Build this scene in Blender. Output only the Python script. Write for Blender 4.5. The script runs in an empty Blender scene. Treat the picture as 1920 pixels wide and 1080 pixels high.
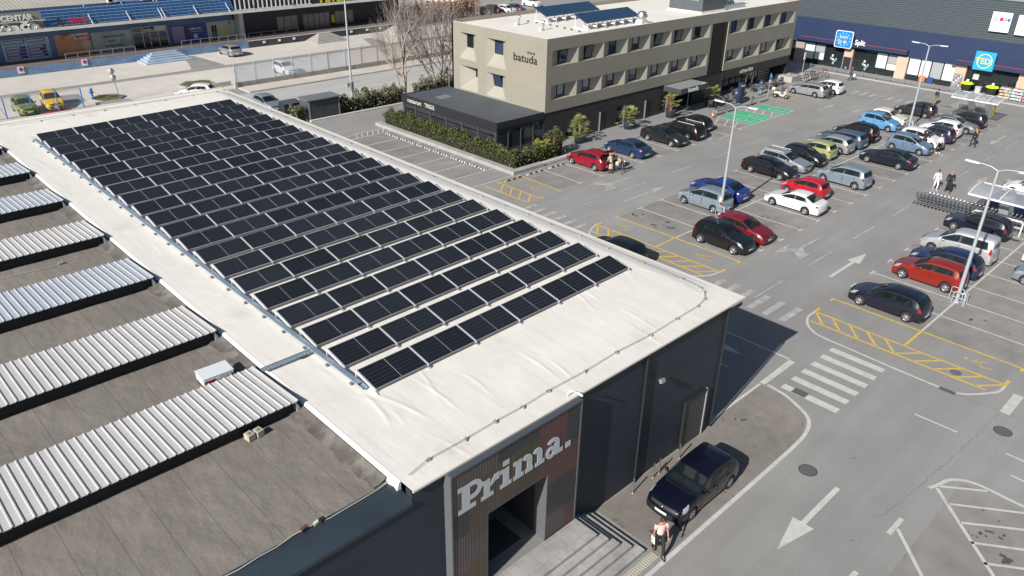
import bpy, bmesh, math, random
from mathutils import Vector, Matrix
random.seed(7)
R = math.radians
scene = bpy.context.scene
C = scene.collection

# ---------------------------------------------------------------- camera
def cam_basis(yaw, pitch, roll):
    y, p, r = R(yaw), R(pitch), R(roll)
    f = Vector((math.sin(y)*math.cos(p), math.cos(y)*math.cos(p), -math.sin(p)))
    rt = Vector((math.cos(y), -math.sin(y), 0.0))
    up = rt.cross(f)
    return math.cos(r)*rt + math.sin(r)*up, math.cos(r)*up - math.sin(r)*rt, f
cr, cu, cf = cam_basis(44.05, 27.459, 1.06)
cam_d = bpy.data.cameras.new("camera"); cam = bpy.data.objects.new("camera", cam_d); C.objects.link(cam)
cam.matrix_world = Matrix(((cr.x, cu.x, -cf.x, 0), (cr.y, cu.y, -cf.y, 0), (cr.z, cu.z, -cf.z, 20.0), (0, 0, 0, 1)))
cam_d.sensor_width = 36.0; cam_d.lens = 1444.0/1920.0*36.0
cam_d.clip_start = 0.1; cam_d.clip_end = 3000.0
scene.camera = cam

# ---------------------------------------------------------------- light
SUN_EL, SUN_AZ = R(32.5), R(8.9)          # azimuth the light travels towards, from +x
world = bpy.data.worlds.new("World"); scene.world = world; world.use_nodes = True
wn = world.node_tree.nodes; wl = world.node_tree.links
sky = wn.new('ShaderNodeTexSky'); sky.sky_type = 'NISHITA'; sky.sun_disc = False
sky.sun_elevation = SUN_EL; sky.sun_rotation = math.atan2(-math.cos(SUN_AZ), -math.sin(SUN_AZ)) % (2*math.pi)
sky.air_density = 1.0; sky.dust_density = 1.0; sky.ozone_density = 1.2
bg = wn['Background']; bg.inputs['Strength'].default_value = 0.058
wl.new(sky.outputs['Color'], bg.inputs['Color'])
sd = bpy.data.lights.new("sun", 'SUN'); sun = bpy.data.objects.new("sun", sd); C.objects.link(sun)
sd.energy = 4.9; sd.angle = R(0.53); sd.color = (1.0, 0.955, 0.89)
ldir = Vector((math.cos(SUN_AZ)*math.cos(SUN_EL), math.sin(SUN_AZ)*math.cos(SUN_EL), -math.sin(SUN_EL)))
sun.rotation_euler = ldir.to_track_quat('-Z', 'Y').to_euler(); sun.location = (-60, -20, 60)
vs = scene.view_settings
vs.view_transform = 'Standard'; vs.look = 'None'; vs.exposure = 0.30; vs.gamma = 1.0; vs.use_curve_mapping = False

# ---------------------------------------------------------------- materials
def srgb(h):
    h = h.lstrip('#'); c = [int(h[i:i+2], 16)/255 for i in (0, 2, 4)]
    return tuple(v/12.92 if v <= 0.04045 else ((v+0.055)/1.055)**2.4 for v in c)
MATS = {}
def M(name, col=(0.5, 0.5, 0.5), rough=0.6, metal=0.0, coat=0.0, spec=0.5, alpha=None, emit=None, trans=0.0, noise=None, bump=None, coat_rough=0.04):
    """noise: list of (scale, amount, (sx,sy,sz), detail) brightness variation; bump: (scale, strength, (sx,sy,sz), dist)"""
    if name in MATS: return MATS[name]
    m = bpy.data.materials.new(name); m.use_nodes = True; MATS[name] = m
    nt = m.node_tree; N = nt.nodes; L = nt.links; b = N['Principled BSDF']
    if isinstance(col, str): col = srgb(col)
    b.inputs['Base Color'].default_value = (*col, 1); b.inputs['Roughness'].default_value = rough
    b.inputs['Metallic'].default_value = metal; b.inputs['Coat Weight'].default_value = coat
    b.inputs['Coat Roughness'].default_value = coat_rough
    b.inputs['Specular IOR Level'].default_value = spec
    if trans: b.inputs['Transmission Weight'].default_value = trans
    if alpha is not None: b.inputs['Alpha'].default_value = alpha
    if emit: b.inputs['Emission Color'].default_value = (*col, 1); b.inputs['Emission Strength'].default_value = emit
    if noise or bump:
        geo = N.new('ShaderNodeNewGeometry')
        def coords(s):
            mp = N.new('ShaderNodeMapping'); mp.inputs['Scale'].default_value = s
            L.new(geo.outputs['Position'], mp.inputs['Vector']); return mp.outputs['Vector']
    if noise:
        cur = None
        for it in noise:
            sc, am = it[0], it[1]; st = it[2] if len(it) > 2 else (1, 1, 1); det = it[3] if len(it) > 3 else 5
            nz = N.new('ShaderNodeTexNoise'); nz.inputs['Scale'].default_value = sc; nz.inputs['Detail'].default_value = det
            L.new(coords(st), nz.inputs['Vector'])
            mr = N.new('ShaderNodeMapRange'); mr.inputs['From Min'].default_value = 0.3; mr.inputs['From Max'].default_value = 0.7
            mr.inputs['To Min'].default_value = 1-am; mr.inputs['To Max'].default_value = 1+am
            L.new(nz.outputs['Fac'], mr.inputs['Value'])
            mx = N.new('ShaderNodeMix'); mx.data_type = 'RGBA'; mx.blend_type = 'MULTIPLY'; mx.inputs['Factor'].default_value = 1
            if cur is None: mx.inputs['A'].default_value = (*col, 1)
            else: L.new(cur, mx.inputs['A'])
            L.new(mr.outputs['Result'], mx.inputs['B']); cur = mx.outputs['Result']
        L.new(cur, b.inputs['Base Color'])
    if bump:
        nz = N.new('ShaderNodeTexNoise'); nz.inputs['Scale'].default_value = bump[0]; nz.inputs['Detail'].default_value = 4
        L.new(coords(bump[2] if len(bump) > 2 else (1, 1, 1)), nz.inputs['Vector'])
        bp = N.new('ShaderNodeBump'); bp.inputs['Strength'].default_value = bump[1]; bp.inputs['Distance'].default_value = bump[3] if len(bump) > 3 else 0.05
        L.new(nz.outputs['Fac'], bp.inputs['Height']); L.new(bp.outputs['Normal'], b.inputs['Normal'])
    return m
def add_spots(m, scale, thr, dark, soft=0.05, stretch=(1, 1, 1), tint=None):
    """blend a second colour over the base where a noise exceeds a threshold: stains, worn paint, patches"""
    nt = m.node_tree; N = nt.nodes; L = nt.links; b = N['Principled BSDF']
    geo = N.new('ShaderNodeNewGeometry'); mp = N.new('ShaderNodeMapping'); mp.inputs['Scale'].default_value = stretch
    L.new(geo.outputs['Position'], mp.inputs['Vector'])
    nz = N.new('ShaderNodeTexNoise'); nz.inputs['Scale'].default_value = scale; nz.inputs['Detail'].default_value = 6; nz.inputs['Roughness'].default_value = 0.6
    L.new(mp.outputs['Vector'], nz.inputs['Vector'])
    mr = N.new('ShaderNodeMapRange'); mr.inputs['From Min'].default_value = thr-soft; mr.inputs['From Max'].default_value = thr+soft
    mr.inputs['To Max'].default_value = dark
    L.new(nz.outputs['Fac'], mr.inputs['Value'])
    mx = N.new('ShaderNodeMix'); mx.data_type = 'RGBA'
    src = b.inputs['Base Color']
    if src.links: L.new(src.links[0].from_socket, mx.inputs['A'])
    else: mx.inputs['A'].default_value = src.default_value
    mx.inputs['B'].default_value = (*(tint or (0.03, 0.03, 0.03)), 1)
    L.new(mr.outputs['Result'], mx.inputs['Factor']); L.new(mx.outputs['Result'], src)
    return m
def add_lines(m, axis, period, width, dark, offset=0.0, col=(0.05, 0.05, 0.055)):
    """a regular grid of thin seam lines across world axis 0/1/2"""
    nt = m.node_tree; N = nt.nodes; L = nt.links; b = N['Principled BSDF']
    geo = N.new('ShaderNodeNewGeometry'); sp = N.new('ShaderNodeSeparateXYZ'); L.new(geo.outputs['Position'], sp.inputs[0])
    ad = N.new('ShaderNodeMath'); ad.operation = 'ADD'; ad.inputs[1].default_value = offset+1000*period; L.new(sp.outputs[axis], ad.inputs[0])
    md = N.new('ShaderNodeMath'); md.operation = 'MODULO'; md.inputs[1].default_value = period; L.new(ad.outputs[0], md.inputs[0])
    lt = N.new('ShaderNodeMath'); lt.operation = 'LESS_THAN'; lt.inputs[1].default_value = width; L.new(md.outputs[0], lt.inputs[0])
    ml = N.new('ShaderNodeMath'); ml.operation = 'MULTIPLY'; ml.inputs[1].default_value = dark; L.new(lt.outputs[0], ml.inputs[0])
    mx = N.new('ShaderNodeMix'); mx.data_type = 'RGBA'; src = b.inputs['Base Color']
    if src.links: L.new(src.links[0].from_socket, mx.inputs['A'])
    else: mx.inputs['A'].default_value = src.default_value
    mx.inputs['B'].default_value = (*col, 1)
    L.new(ml.outputs[0], mx.inputs['Factor']); L.new(mx.outputs['Result'], src)
    return m

# ---------------------------------------------------------------- mesh helpers
class MB:
    def __init__(s): s.v = []; s.f = []; s.mi = []; s.sm = []; s.mats = []
    def mat(s, m):
        if m not in s.mats: s.mats.append(m)
        return s.mats.index(m)
    def add(s, vs, fs, m=None, smooth=False):
        o = len(s.v); s.v += [tuple(v) for v in vs]; k = s.mat(m) if m else 0
        for f in fs: s.f.append([o+i for i in f]); s.mi.append(k); s.sm.append(smooth)
        return s
    def box(s, x0, x1, y0, y1, z0, z1, m=None):
        vs = [(x, y, z) for z in (z0, z1) for y in (y0, y1) for x in (x0, x1)]
        return s.add(vs, [(0, 2, 3, 1), (4, 5, 7, 6), (0, 1, 5, 4), (2, 6, 7, 3), (0, 4, 6, 2), (1, 3, 7, 5)], m)
    def obox(s, c, ax, ay, az, m=None):
        c, ax, ay, az = map(Vector, (c, ax, ay, az))
        vs = [c+i*ax+j*ay+k*az for k in (-1, 1) for j in (-1, 1) for i in (-1, 1)]
        return s.add(vs, [(0, 2, 3, 1), (4, 5, 7, 6), (0, 1, 5, 4), (2, 6, 7, 3), (0, 4, 6, 2), (1, 3, 7, 5)], m)
    def bar(s, a, b, w, h, m=None, up=(0, 0, 1)):
        a, b = Vector(a), Vector(b); d = b-a; u = Vector(up)
        if abs(d.normalized().dot(u)) > 0.99: u = Vector((0, 1, 0))
        sx = d.cross(u).normalized(); sz = sx.cross(d).normalized()
        return s.obox((a+b)/2, d/2, sx*w/2, sz*h/2, m)
    def quad(s, a, b, c, d, m=None): return s.add([a, b, c, d], [(0, 1, 2, 3)], m)
    def poly(s, pts, m=None): return s.add(pts, [tuple(range(len(pts)))], m)
    def prism(s, pts, z0, z1, m=None):
        n = len(pts); vs = [(x, y, z0) for x, y in pts]+[(x, y, z1) for x, y in pts]
        return s.add(vs, [tuple(range(n-1, -1, -1)), tuple(range(n, 2*n))]+[(i, (i+1) % n, n+(i+1) % n, n+i) for i in range(n)], m)
    def extrude(s, pts, d, m=None):
        """closed 3-D outline pushed along d"""
        n = len(pts); d = Vector(d); P = [Vector(p) for p in pts]
        return s.add(P+[p+d for p in P], [tuple(range(n-1, -1, -1)), tuple(range(n, 2*n))]+[(i, (i+1) % n, n+(i+1) % n, n+i) for i in range(n)], m)
    def tube(s, path, r, m=None, n=8, smooth=True, caps=True):
        P = [Vector(p) for p in path]; rr = r if isinstance(r, (list, tuple)) else [r]*len(P)
        vs = []; fs = []; u = None
        for i, p in enumerate(P):
            t = (P[min(i+1, len(P)-1)]-P[max(i-1, 0)]).normalized()
            if u is None: u = t.orthogonal().normalized()
            u = (u-t*u.dot(t)); u = u.normalized() if u.length > 1e-6 else t.orthogonal().normalized(); w = t.cross(u)
            vs += [p+(u*math.cos(2*math.pi*k/n)+w*math.sin(2*math.pi*k/n))*rr[i] for k in range(n)]
        for i in range(len(P)-1):
            fs += [(i*n+k, i*n+(k+1) % n, (i+1)*n+(k+1) % n, (i+1)*n+k) for k in range(n)]
        s.add(vs, fs, m, smooth)
        if caps: s.add(vs[:n], [tuple(range(n-1, -1, -1))], m); s.add(vs[-n:], [tuple(range(n))], m)
        return s
    def lathe(s, prof, c=(0, 0, 0), m=None, n=16, axis='z', smooth=True):
        """prof: list of (r, h)"""
        vs = []; fs = []; c = Vector(c)
        for r, h in prof:
            for k in range(n):
                a = 2*math.pi*k/n; ca, sa = r*math.cos(a), r*math.sin(a)
                vs.append(c+Vector({'z': (ca, sa, h), 'x': (h, ca, sa), 'y': (ca, h, -sa)}[axis]))
        for i in range(len(prof)-1):
            fs += [(i*n+k, i*n+(k+1) % n, (i+1)*n+(k+1) % n, (i+1)*n+k) for k in range(n)]
        return s.add(vs, fs, m, smooth)
    def build(s, name, m=None, parent=None, loc=None, rotz=None):
        me = bpy.data.meshes.new(name); me.from_pydata(s.v, [], s.f)
        mats = s.mats if s.mats else ([m] if m else [])
        for k in mats: me.materials.append(k)
        me.polygons.foreach_set('material_index', s.mi); me.polygons.foreach_set('use_smooth', s.sm); me.update()
        o = bpy.data.objects.new(name, me); C.objects.link(o)
        if parent: o.parent = parent
        if loc: o.location = loc
        if rotz is not None: o.rotation_euler = (0, 0, rotz)
        return o
def tag(o, label, cat, group=None):
    o['label'] = label; o['category'] = cat
    if group: o['group'] = group
    return o
def struct(o, kind='structure'): o['kind'] = kind; return o
def thing(name, label, cat, loc=(0, 0, 0), rotz=0.0, group=None):
    o = bpy.data.objects.new(name, None); C.objects.link(o); o.location = loc; o.rotation_euler = (0, 0, rotz); o.empty_display_size = 0.3
    return tag(o, label, cat, group)
def copy_tree(o, parent=None):
    c = o.copy(); C.objects.link(c); c.parent = parent
    for ch in o.children: copy_tree(ch, c)
    return c
def smooth_by_angle(o, ang=40):
    o.data.polygons.foreach_set('use_smooth', [True]*len(o.data.polygons))
    if hasattr(o.data, 'set_sharp_from_angle'): o.data.set_sharp_from_angle(angle=R(ang))
    return o
def bevel(o, w=0.02, seg=2):
    b = o.modifiers.new('bevel', 'BEVEL'); b.width = w; b.segments = seg; b.limit_method = 'ANGLE'; b.angle_limit = R(40); return o
def text(body, size, origin, ux, uy, m, name='lettering', parent=None, depth=0.02, align='LEFT', bold=0.0, squash=1.0, spacing=1.0):
    """flat raised letters: origin, x direction ux, up direction uy (unit), cap-height-ish size"""
    cu_ = bpy.data.curves.new(name, 'FONT'); cu_.body = body; cu_.size = size; cu_.extrude = depth/2; cu_.align_x = align; cu_.offset = bold
    cu_.space_character = spacing; cu_.resolution_u = 3
    t = bpy.data.objects.new(name, cu_); C.objects.link(t)
    me = bpy.data.meshes.new_from_object(t.evaluated_get(bpy.context.evaluated_depsgraph_get()))
    bpy.data.objects.remove(t); bpy.data.curves.remove(cu_)
    me.materials.clear(); me.materials.append(m); me.name = name
    o = bpy.data.objects.new(name, me); C.objects.link(o)
    ux, uy = Vector(ux), Vector(uy); uz = ux.cross(uy)
    mt = Matrix((( ux.x*squash, uy.x, uz.x, origin[0]), (ux.y*squash, uy.y, uz.y, origin[1]), (ux.z*squash, uy.z, uz.z, origin[2]), (0, 0, 0, 1)))
    me.transform(mt)
    if parent: o.parent = parent
    return o
def joined(objs, name):
    """merge a few small meshes (letters of one sign) into one"""
    base = objs[0]; bm = bmesh.new(); mats = []
    for o in objs:
        for m in o.data.materials:
            if m not in mats: mats.append(m)
    for o in objs:
        n0 = len(bm.faces); bm.from_mesh(o.data); bm.faces.ensure_lookup_table()
        for f in bm.faces[n0:]: f.material_index = mats.index(o.data.materials[f.material_index])
    me = bpy.data.meshes.new(name); bm.to_mesh(me); bm.free()
    for m in mats: me.materials.append(m)
    par = base.parent
    for o in objs: bpy.data.objects.remove(o)
    o = bpy.data.objects.new(name, me); C.objects.link(o); o.parent = par
    return o
ORD = ['first', 'second', 'third', 'fourth', 'fifth', 'sixth', 'seventh', 'eighth', 'ninth', 'tenth', 'eleventh', 'twelfth', 'thirteenth', 'fourteenth',
       'fifteenth', 'sixteenth', 'seventeenth', 'eighteenth', 'nineteenth', 'twentieth', 'twenty-first', 'twenty-second', 'twenty-third', 'twenty-fourth',
       'twenty-fifth', 'twenty-sixth', 'twenty-seventh', 'twenty-eighth', 'twenty-ninth', 'thirtieth', 'thirty-first', 'thirty-second']

# ---------------------------------------------------------------- palette
ASPH = add_spots(M('asphalt', (0.272, 0.267, 0.258), 0.9, noise=[(0.05, 0.10), (0.35, 0.07), (1.1, 0.055, (0.10, 1.3, 1), 3), (18, 0.10, (1, 1, 1), 2)], bump=(60, 0.25, (1, 1, 1), 0.01)), 0.9, 0.76, 0.35)
ASPH_BAY = add_spots(M('asphalt_bay', (0.248, 0.238, 0.226), 0.9, noise=[(0.12, 0.14), (0.9, 0.14), (20, 0.10, (1, 1, 1), 2)], bump=(60, 0.25, (1, 1, 1), 0.01)), 1.1, 0.70, 0.75)
ASPH_ROAD = M('asphalt_street', (0.43, 0.422, 0.405), 0.9, noise=[(0.08, 0.08, (0.3, 1, 1)), (0.6, 0.08, (0.2, 1.5, 1)), (15, 0.06)])
CONC = add_spots(M('concrete_yard', (0.575, 0.54, 0.49), 0.9, noise=[(0.07, 0.10), (0.6, 0.06), (9, 0.05)]), 0.5, 0.72, 0.35, tint=(0.2, 0.19, 0.17))
CONC2 = M('concrete_pavement', (0.52, 0.48, 0.43), 0.9, noise=[(0.3, 0.1), (6, 0.08)])
PATCH = M('asphalt_patch', (0.27, 0.26, 0.25), 0.9, noise=[(0.5, 0.1), (10, 0.08)])
KERB = M('kerb_stone', (0.36, 0.355, 0.34), 0.9, noise=[(0.7, 0.12), (14, 0.1)])
PAVE = add_lines(add_lines(M('grey_paving', (0.27, 0.27, 0.27), 0.85, noise=[(0.4, 0.08), (8, 0.06)]), 0, 0.4, 0.02, 0.5), 1, 0.4, 0.02, 0.5)
WHITEP = add_spots(M('white_road_paint', (0.54, 0.54, 0.52), 0.8, noise=[(3, 0.08), (30, 0.10)]), 2.2, 0.60, 0.35, soft=0.12, tint=(0.28, 0.27, 0.26))
WHITEW = add_spots(M('worn_white_road_paint', (0.45, 0.45, 0.435), 0.85, noise=[(3, 0.08), (30, 0.12)]), 2.0, 0.50, 0.8, soft=0.14, tint=(0.28, 0.27, 0.26))
YELP = add_spots(M('yellow_road_paint', (0.66, 0.44, 0.075), 0.8, noise=[(4, 0.10), (30, 0.10)]), 2.6, 0.60, 0.4, soft=0.12, tint=(0.26, 0.24, 0.2))
GREENP = add_spots(M('green_road_paint', (0.07, 0.42, 0.22), 0.8, noise=[(2, 0.10), (30, 0.10)]), 2.0, 0.68, 0.4, tint=(0.2, 0.25, 0.2))
MEMB = M('roof_membrane', (0.735, 0.71, 0.655), 0.75, noise=[(0.12, 0.035), (0.7, 0.035), (2.5, 0.02)], bump=(0.7, 0.35, (1.8, 0.5, 1), 0.08))
add_lines(MEMB, 0, 1.95, 0.04, 0.16, offset=.4, col=(.45, .40, .33)); add_spots(MEMB, 0.45, 0.69, 0.45, soft=0.08, tint=(0.52, 0.43, 0.32)); add_spots(MEMB, 7.0, 0.78, 0.5, soft=0.02, tint=(0.42, 0.36, 0.28))
DARKW = add_lines(M('dark_panel_wall', (0.026, 0.037, 0.053), 0.55, noise=[(0.4, 0.10), (12, 0.05)], spec=0.35), 2, 1.0, 0.015, 0.6, offset=0.25, col=(0.085, 0.095, 0.11))
FELT = M('roofing_felt', (0.200, 0.181, 0.157), 0.9, noise=[(0.25, 0.12), (1.3, 0.09, (1.6, .5, 1)), (5, 0.06, (2, .7, 1)), (25, 0.08)], bump=(2.0, 0.6, (1.3, 0.8, 1), 0.07))
add_lines(FELT, 0, 1.02, 0.020, 0.55, offset=0.28); add_spots(FELT, 0.3, 0.60, 0.22, soft=0.15, tint=(0.17, 0.175, 0.18))
ALU = M('aluminium', (0.62, 0.63, 0.65), 0.42, metal=0.75)
ALUW = M('white_aluminium', (0.72, 0.73, 0.75), 0.5)
GALV = M('galvanised_steel', (0.42, 0.50, 0.58), 0.42, metal=0.6, noise=[(6, 0.1)])
STEEL = M('brushed_steel', (0.55, 0.55, 0.56), 0.35, metal=0.9)
SHEETW = M('white_sheet_metal', (0.53, 0.52, 0.51), 0.55, noise=[(0.8, 0.05), (8, 0.04)])
add_spots(SHEETW, 2.2, 0.66, 0.3, soft=0.10, tint=(0.52, 0.47, 0.42))
SHEETB = M('bluish_sheet_metal', (0.45, 0.485, 0.525), 0.5, noise=[(0.8, 0.05), (8, 0.04)])
BLACK = M('black_rubber', (0.018, 0.018, 0.019), 0.75)
BLACKP = M('black_plastic', (0.025, 0.025, 0.027), 0.5)
GLASS = M('dark_glass', (0.014, 0.018, 0.022), 0.04, spec=0.7)
GLASSB = M('blue_window_glass', (0.02, 0.045, 0.09), 0.05, spec=0.9)
WHITE = M('white_paint', (0.78, 0.78, 0.78), 0.55)
GREYD = M('dark_grey_metal', (0.055, 0.058, 0.064), 0.5)
GREYM = M('mid_grey_metal', (0.20, 0.21, 0.22), 0.5)
# ================================================================ ground, roads, painted markings
g = MB(); g.quad((-400, -300, 0), (700, -300, 0), (700, 800, 0), (-400, 800, 0), ASPH); struct(g.build('ground'))
g = MB(); g.quad((-150, 66.2, .004), (300, 66.2, .004), (300, 79.3, .004), (-150, 79.3, .004), ASPH_ROAD); struct(g.build('street'))
g = MB()
g.quad((-150, 83.95, .005), (22.0, 83.95, .005), (22.0, 103, .005), (-150, 103, .005), CONC)
g.quad((22.0, 82.2, .005), (88, 82.2, .005), (88, 103, .005), (22.0, 103, .005), CONC)
struct(g.build('concrete_yard'))
g = MB()                                                            # darker strips where the concrete was dug up
g.quad((-60, 93.0, .009), (88, 93.0, .009), (88, 94.4, .009), (-60, 94.4, .009), PATCH)
g.add([(37.2, 94.45, .009), (41.5, 94.45, .009), (41.3, 98.0, .009), (40.9, 102.6, .009), (39.4, 102.6, .009), (38.4, 98.0, .009)], [tuple(range(6))], PATCH)
g.quad((19.5, 86.9, .009), (22.9, 86.6, .009), (23.2, 90.2, .009), (21.2, 90.6, .009), PATCH)
g.quad((63.0, 94.45, .009), (66, 94.45, .009), (66.4, 99.5, .009), (65, 99.5, .009), PATCH)
struct(g.build('yard_paving_patches'))
g = MB(); g.box(37.0, 300, 79.3, 82.0, 0, .13, CONC2); g.box(37.0, 300, 79.18, 79.297, 0, .14, KERB); struct(g.build('street_pavement'))
g = MB()                                                            # parking bays: older, stained asphalt
g.quad((39.2, 5.3, .004), (140, 5.3, .004), (140, 14.8, .004), (39.2, 14.8, .004), ASPH_BAY)
g.quad((39.5, 20.9, .004), (88, 20.9, .004), (88, 30.5, .004), (39.5, 30.5, .004), ASPH_BAY)
g.quad((40.3, 36.8, .004), (67.5, 36.8, .004), (67.5, 41.3, .004), (40.3, 41.3, .004), ASPH_BAY)
g.quad((33, 43.7, .004), (39.95, 43.7, .004), (39.95, 58.6, .004), (33, 58.6, .004), ASPH_BAY)
g.quad((12, -6, .004), (28.5, -6, .004), (28.5, 4.4, .004), (12, 4.4, .004), ASPH_BAY)
g.add([(17, 9.95, .004), (26.5, 9.95, .004), (27.9, 10.5, .004), (28.6, 11.7, .004), (28.7, 13.1, .004), (24.35, 13.1, .004), (24.3, 12.95, .004), (17, 12.95, .004)], [tuple(range(8))],
      add_spots(M('asphalt_by_wall', (0.22, 0.20, 0.18), 0.9, noise=[(0.3, 0.14), (2.2, 0.10), (20, 0.1)]), 1.2, 0.68, 0.6))
struct(g.build('parking_bay_paving'))
STAIN = M('oil_stain', (0.085, 0.08, 0.077), 0.8, noise=[(6, 0.3)])
g = MB(); rs = random.Random(4)
def blob(x, y, r, el=1.0, z=.0065):
    n = 18; ph = rs.random()*6; ang = rs.random()*3
    pts = []
    for k in range(n):
        t = 2*math.pi*k/n; q = r*(1+.35*math.sin(2*t+ph)*rs.uniform(.5, 1)+.25*rs.uniform(-1, 1)); a, b = q*math.cos(t)*el, q*math.sin(t)
        pts.append((x+a*math.cos(ang)-b*math.sin(ang), y+a*math.sin(ang)+b*math.cos(ang), z))
    g.poly(pts, STAIN)
for x, y, r in [(40.7, 29.9, .22), (41.1, 29.7, .18), (40.2, 27.8, .17), (40.7, 26.9, .2), (41.4, 27.6, .18), (40.9, 27.4, .1), (40.6, 28.9, .08),
                (25.5, 1.9, .22), (26.5, 2.5, .10), (26.3, 2.9, .09), (26.0, 3.1, .08), (27.2, 2.6, .06), (42.6, 8.6, .14), (42.9, 8.2, .1), (45.9, 7.0, .12),
                (47.3, 23.7, .16), (47.7, 23.2, .1), (45.6, 22.7, .1), (50.5, 29.0, .12), (43.2, 39.6, .13), (48.1, 12.9, .12), (18.3, 10.7, .12), (18.5, 10.45, .1),
                (17.6, 10.75, .14), (17.5, 10.5, .1), (21.4, 10.12, .06), (25.6, 12.3, .12), (22.6, 5.9, .05), (27.0, 7.9, .04), (23.4, 11.6, .05), (25.0, 13.0, .08)]:
    for k in range(3): blob(x+rs.uniform(-.22, .22), y+rs.uniform(-.22, .22), r*rs.uniform(.3, .75), rs.uniform(.8, 1.8), .0062+.0003*k)
struct(g.build('oil_stains'))
g = MB(); CRK = M('tar_crack', (0.205, 0.197, 0.187), 0.85)           # repaired joint running diagonally over the front asphalt, and a few cracks
def crack(pts, w, jit=.05):
    P = [];
    for (x0, y0), (x1, y1) in zip(pts[:-1], pts[1:]):
        L_ = math.hypot(x1-x0, y1-y0); n = max(2, int(L_/.22))
        for k in range(n): P.append((x0+(x1-x0)*k/n+rs.uniform(-jit, jit), y0+(y1-y0)*k/n+rs.uniform(-jit, jit)))
    for (x0, y0), (x1, y1) in zip(P[:-1], P[1:]):
        d = Vector((x1-x0, y1-y0, 0)); n_ = Vector((-d.y, d.x, 0)).normalized()*w*rs.uniform(.35, 1)/2; a, b = Vector((x0, y0, .0056)), Vector((x1, y1, .0056))
        g.quad(a-n_, b-n_, b+n_, a+n_, CRK)
crack([(34.5, 4.9), (31.0, 5.1), (28.0, 5.35), (25.2, 5.6), (23.6, 6.0)], .04); crack([(24.8, 7.4), (24.9, 8.0)], .03); crack([(22.5, 12.2), (24.2, 11.3)], .02)
crack([(34.62, 7.0), (34.7, 3), (34.75, -4)], .045, .012)
struct(g.build('asphalt_cracks'))

ZM = .0105
def strip(b, pts, w, m, z=ZM):
    P = [Vector((x, y, z)) for x, y in pts]
    for i in range(len(P)-1):
        d = P[i+1]-P[i]; n_ = Vector((-d.y, d.x, 0)).normalized()*w/2
        b.quad(P[i]-n_, P[i+1]-n_, P[i+1]+n_, P[i]+n_, m)
def band(b, pts, w, m, z=ZM):
    """continuous ribbon along a curve"""
    P = [Vector((x, y, z)) for x, y in pts]; vs = []
    for i, p in enumerate(P):
        d = P[min(i+1, len(P)-1)]-P[max(i-1, 0)]; n_ = Vector((-d.y, d.x, 0)).normalized()*w/2; vs += [p-n_, p+n_]
    b.add(vs, [(2*i, 2*i+2, 2*i+3, 2*i+1) for i in range(len(P)-1)], m)
def crv(pts, n=8):
    out = []; P = [Vector((x, y)) for x, y in pts]; P = [2*P[0]-P[1]]+P+[2*P[-1]-P[-2]]
    for i in range(1, len(P)-2):
        for k in range(n):
            t = k/n; a, b, c, d = P[i-1:i+3]
            q = .5*((2*b)+(c-a)*t+(2*a-5*b+4*c-d)*t*t+(3*b-a-3*c+d)*t**3); out.append((q.x, q.y))
    out.append(tuple(P[-2])); return out
w_ = MB(); LW = .11
def baylines(xs, y0, y1, yc, tick=.62, skip=()):
    for x in xs:
        strip(w_, [(x, y0), (x, yc-.062 if yc else y1)], LW, WHITEP)
        if yc: strip(w_, [(x, yc+.062), (x, y1)], LW, WHITEP)
        for ye in (y0-.056, y1+.056): strip(w_, [(x-tick/2, ye), (x+tick/2, ye)], LW, WHITEP)
baylines([39.2+2.49*k for k in range(1, 32)], 5.35, 14.75, 10.04)
strip(w_, [(39.28, 10.04), (140, 10.04)], LW, WHITEP)
baylines([39.5+2.487*k for k in range(1, 20)], 20.95, 30.45, 25.7)
strip(w_, [(39.6, 25.7), (88, 25.7)], LW, WHITEP)
for k in range(11):
    x = 42.72+2.52*k
    if x < 66: strip(w_, [(x, 36.9), (x, 41.2)], LW, WHITEP); strip(w_, [(x-.32, 36.84), (x+.32, 36.84)], LW, WHITEP)
for y in (57.7, 55.36, 53.03, 50.68, 48.4, 46.0, 43.72): strip(w_, [(33, y), (39.9, y)], LW, WHITEP)
strip(w_, [(33, 41.46), (40.0, 41.46)], LW, WHITEP)
strip(w_, [(36.0, 58.62), (37.3, 59.05), (40.05, 58.9)], .1, WHITEP)
for k in range(6): strip(w_, [(36.4+.55*k, 57.8), (37.0+.6*k, 58.85)], .1, WHITEP)
strip(w_, [(24.4, 13.17), (28.66, 13.17)], .13, WHITEP); strip(w_, [(31.62, 17.2), (31.62, 13.3)], .12, WHITEP)
band(w_, [(9, 9.8), (18.6, 9.82), (23.2, 9.84)]+crv([(25.35, 9.86), (26.54, 9.92), (27.36, 10.1), (27.86, 10.38), (28.2, 10.8), (28.42, 11.25), (28.72, 11.95), (28.87, 12.88)]), .16, WHITEP)
band(w_, crv([(37.1, 14.76), (36.7, 14.78), (36.2, 14.74), (35.52, 14.42), (35.04, 13.92), (34.8, 13.3), (34.72, 11.83), (34.6, 9.2), (34.6, 7.1), (34.8, 6.55), (35.13, 6.2), (35.79, 5.72), (36.26, 5.47), (36.8, 5.42), (37.1, 5.44)]), .13, WHITEP)
band(w_, crv([(37.5, 30.6), (36.8, 30.4), (36.0, 30.0), (35.5, 29.4), (35.3, 28.6), (35.3, 26), (35.25, 23.5), (35.4, 22.3), (35.8, 21.6), (36.5, 21.1), (37.3, 20.93)]), .13, WHITEP)
strip(w_, [(23.7, 5.19), (24.82, 5.17)], .17, WHITEP); strip(w_, [(24.2, 5.08), (20.6, 1.75)], .13, WHITEP); strip(w_, [(20.4, 5.24), (21.2, 5.19)], .17, WHITEP)
strip(w_, [(20.6, 5.1), (17.2, 1.75)], .13, WHITEP)
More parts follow.
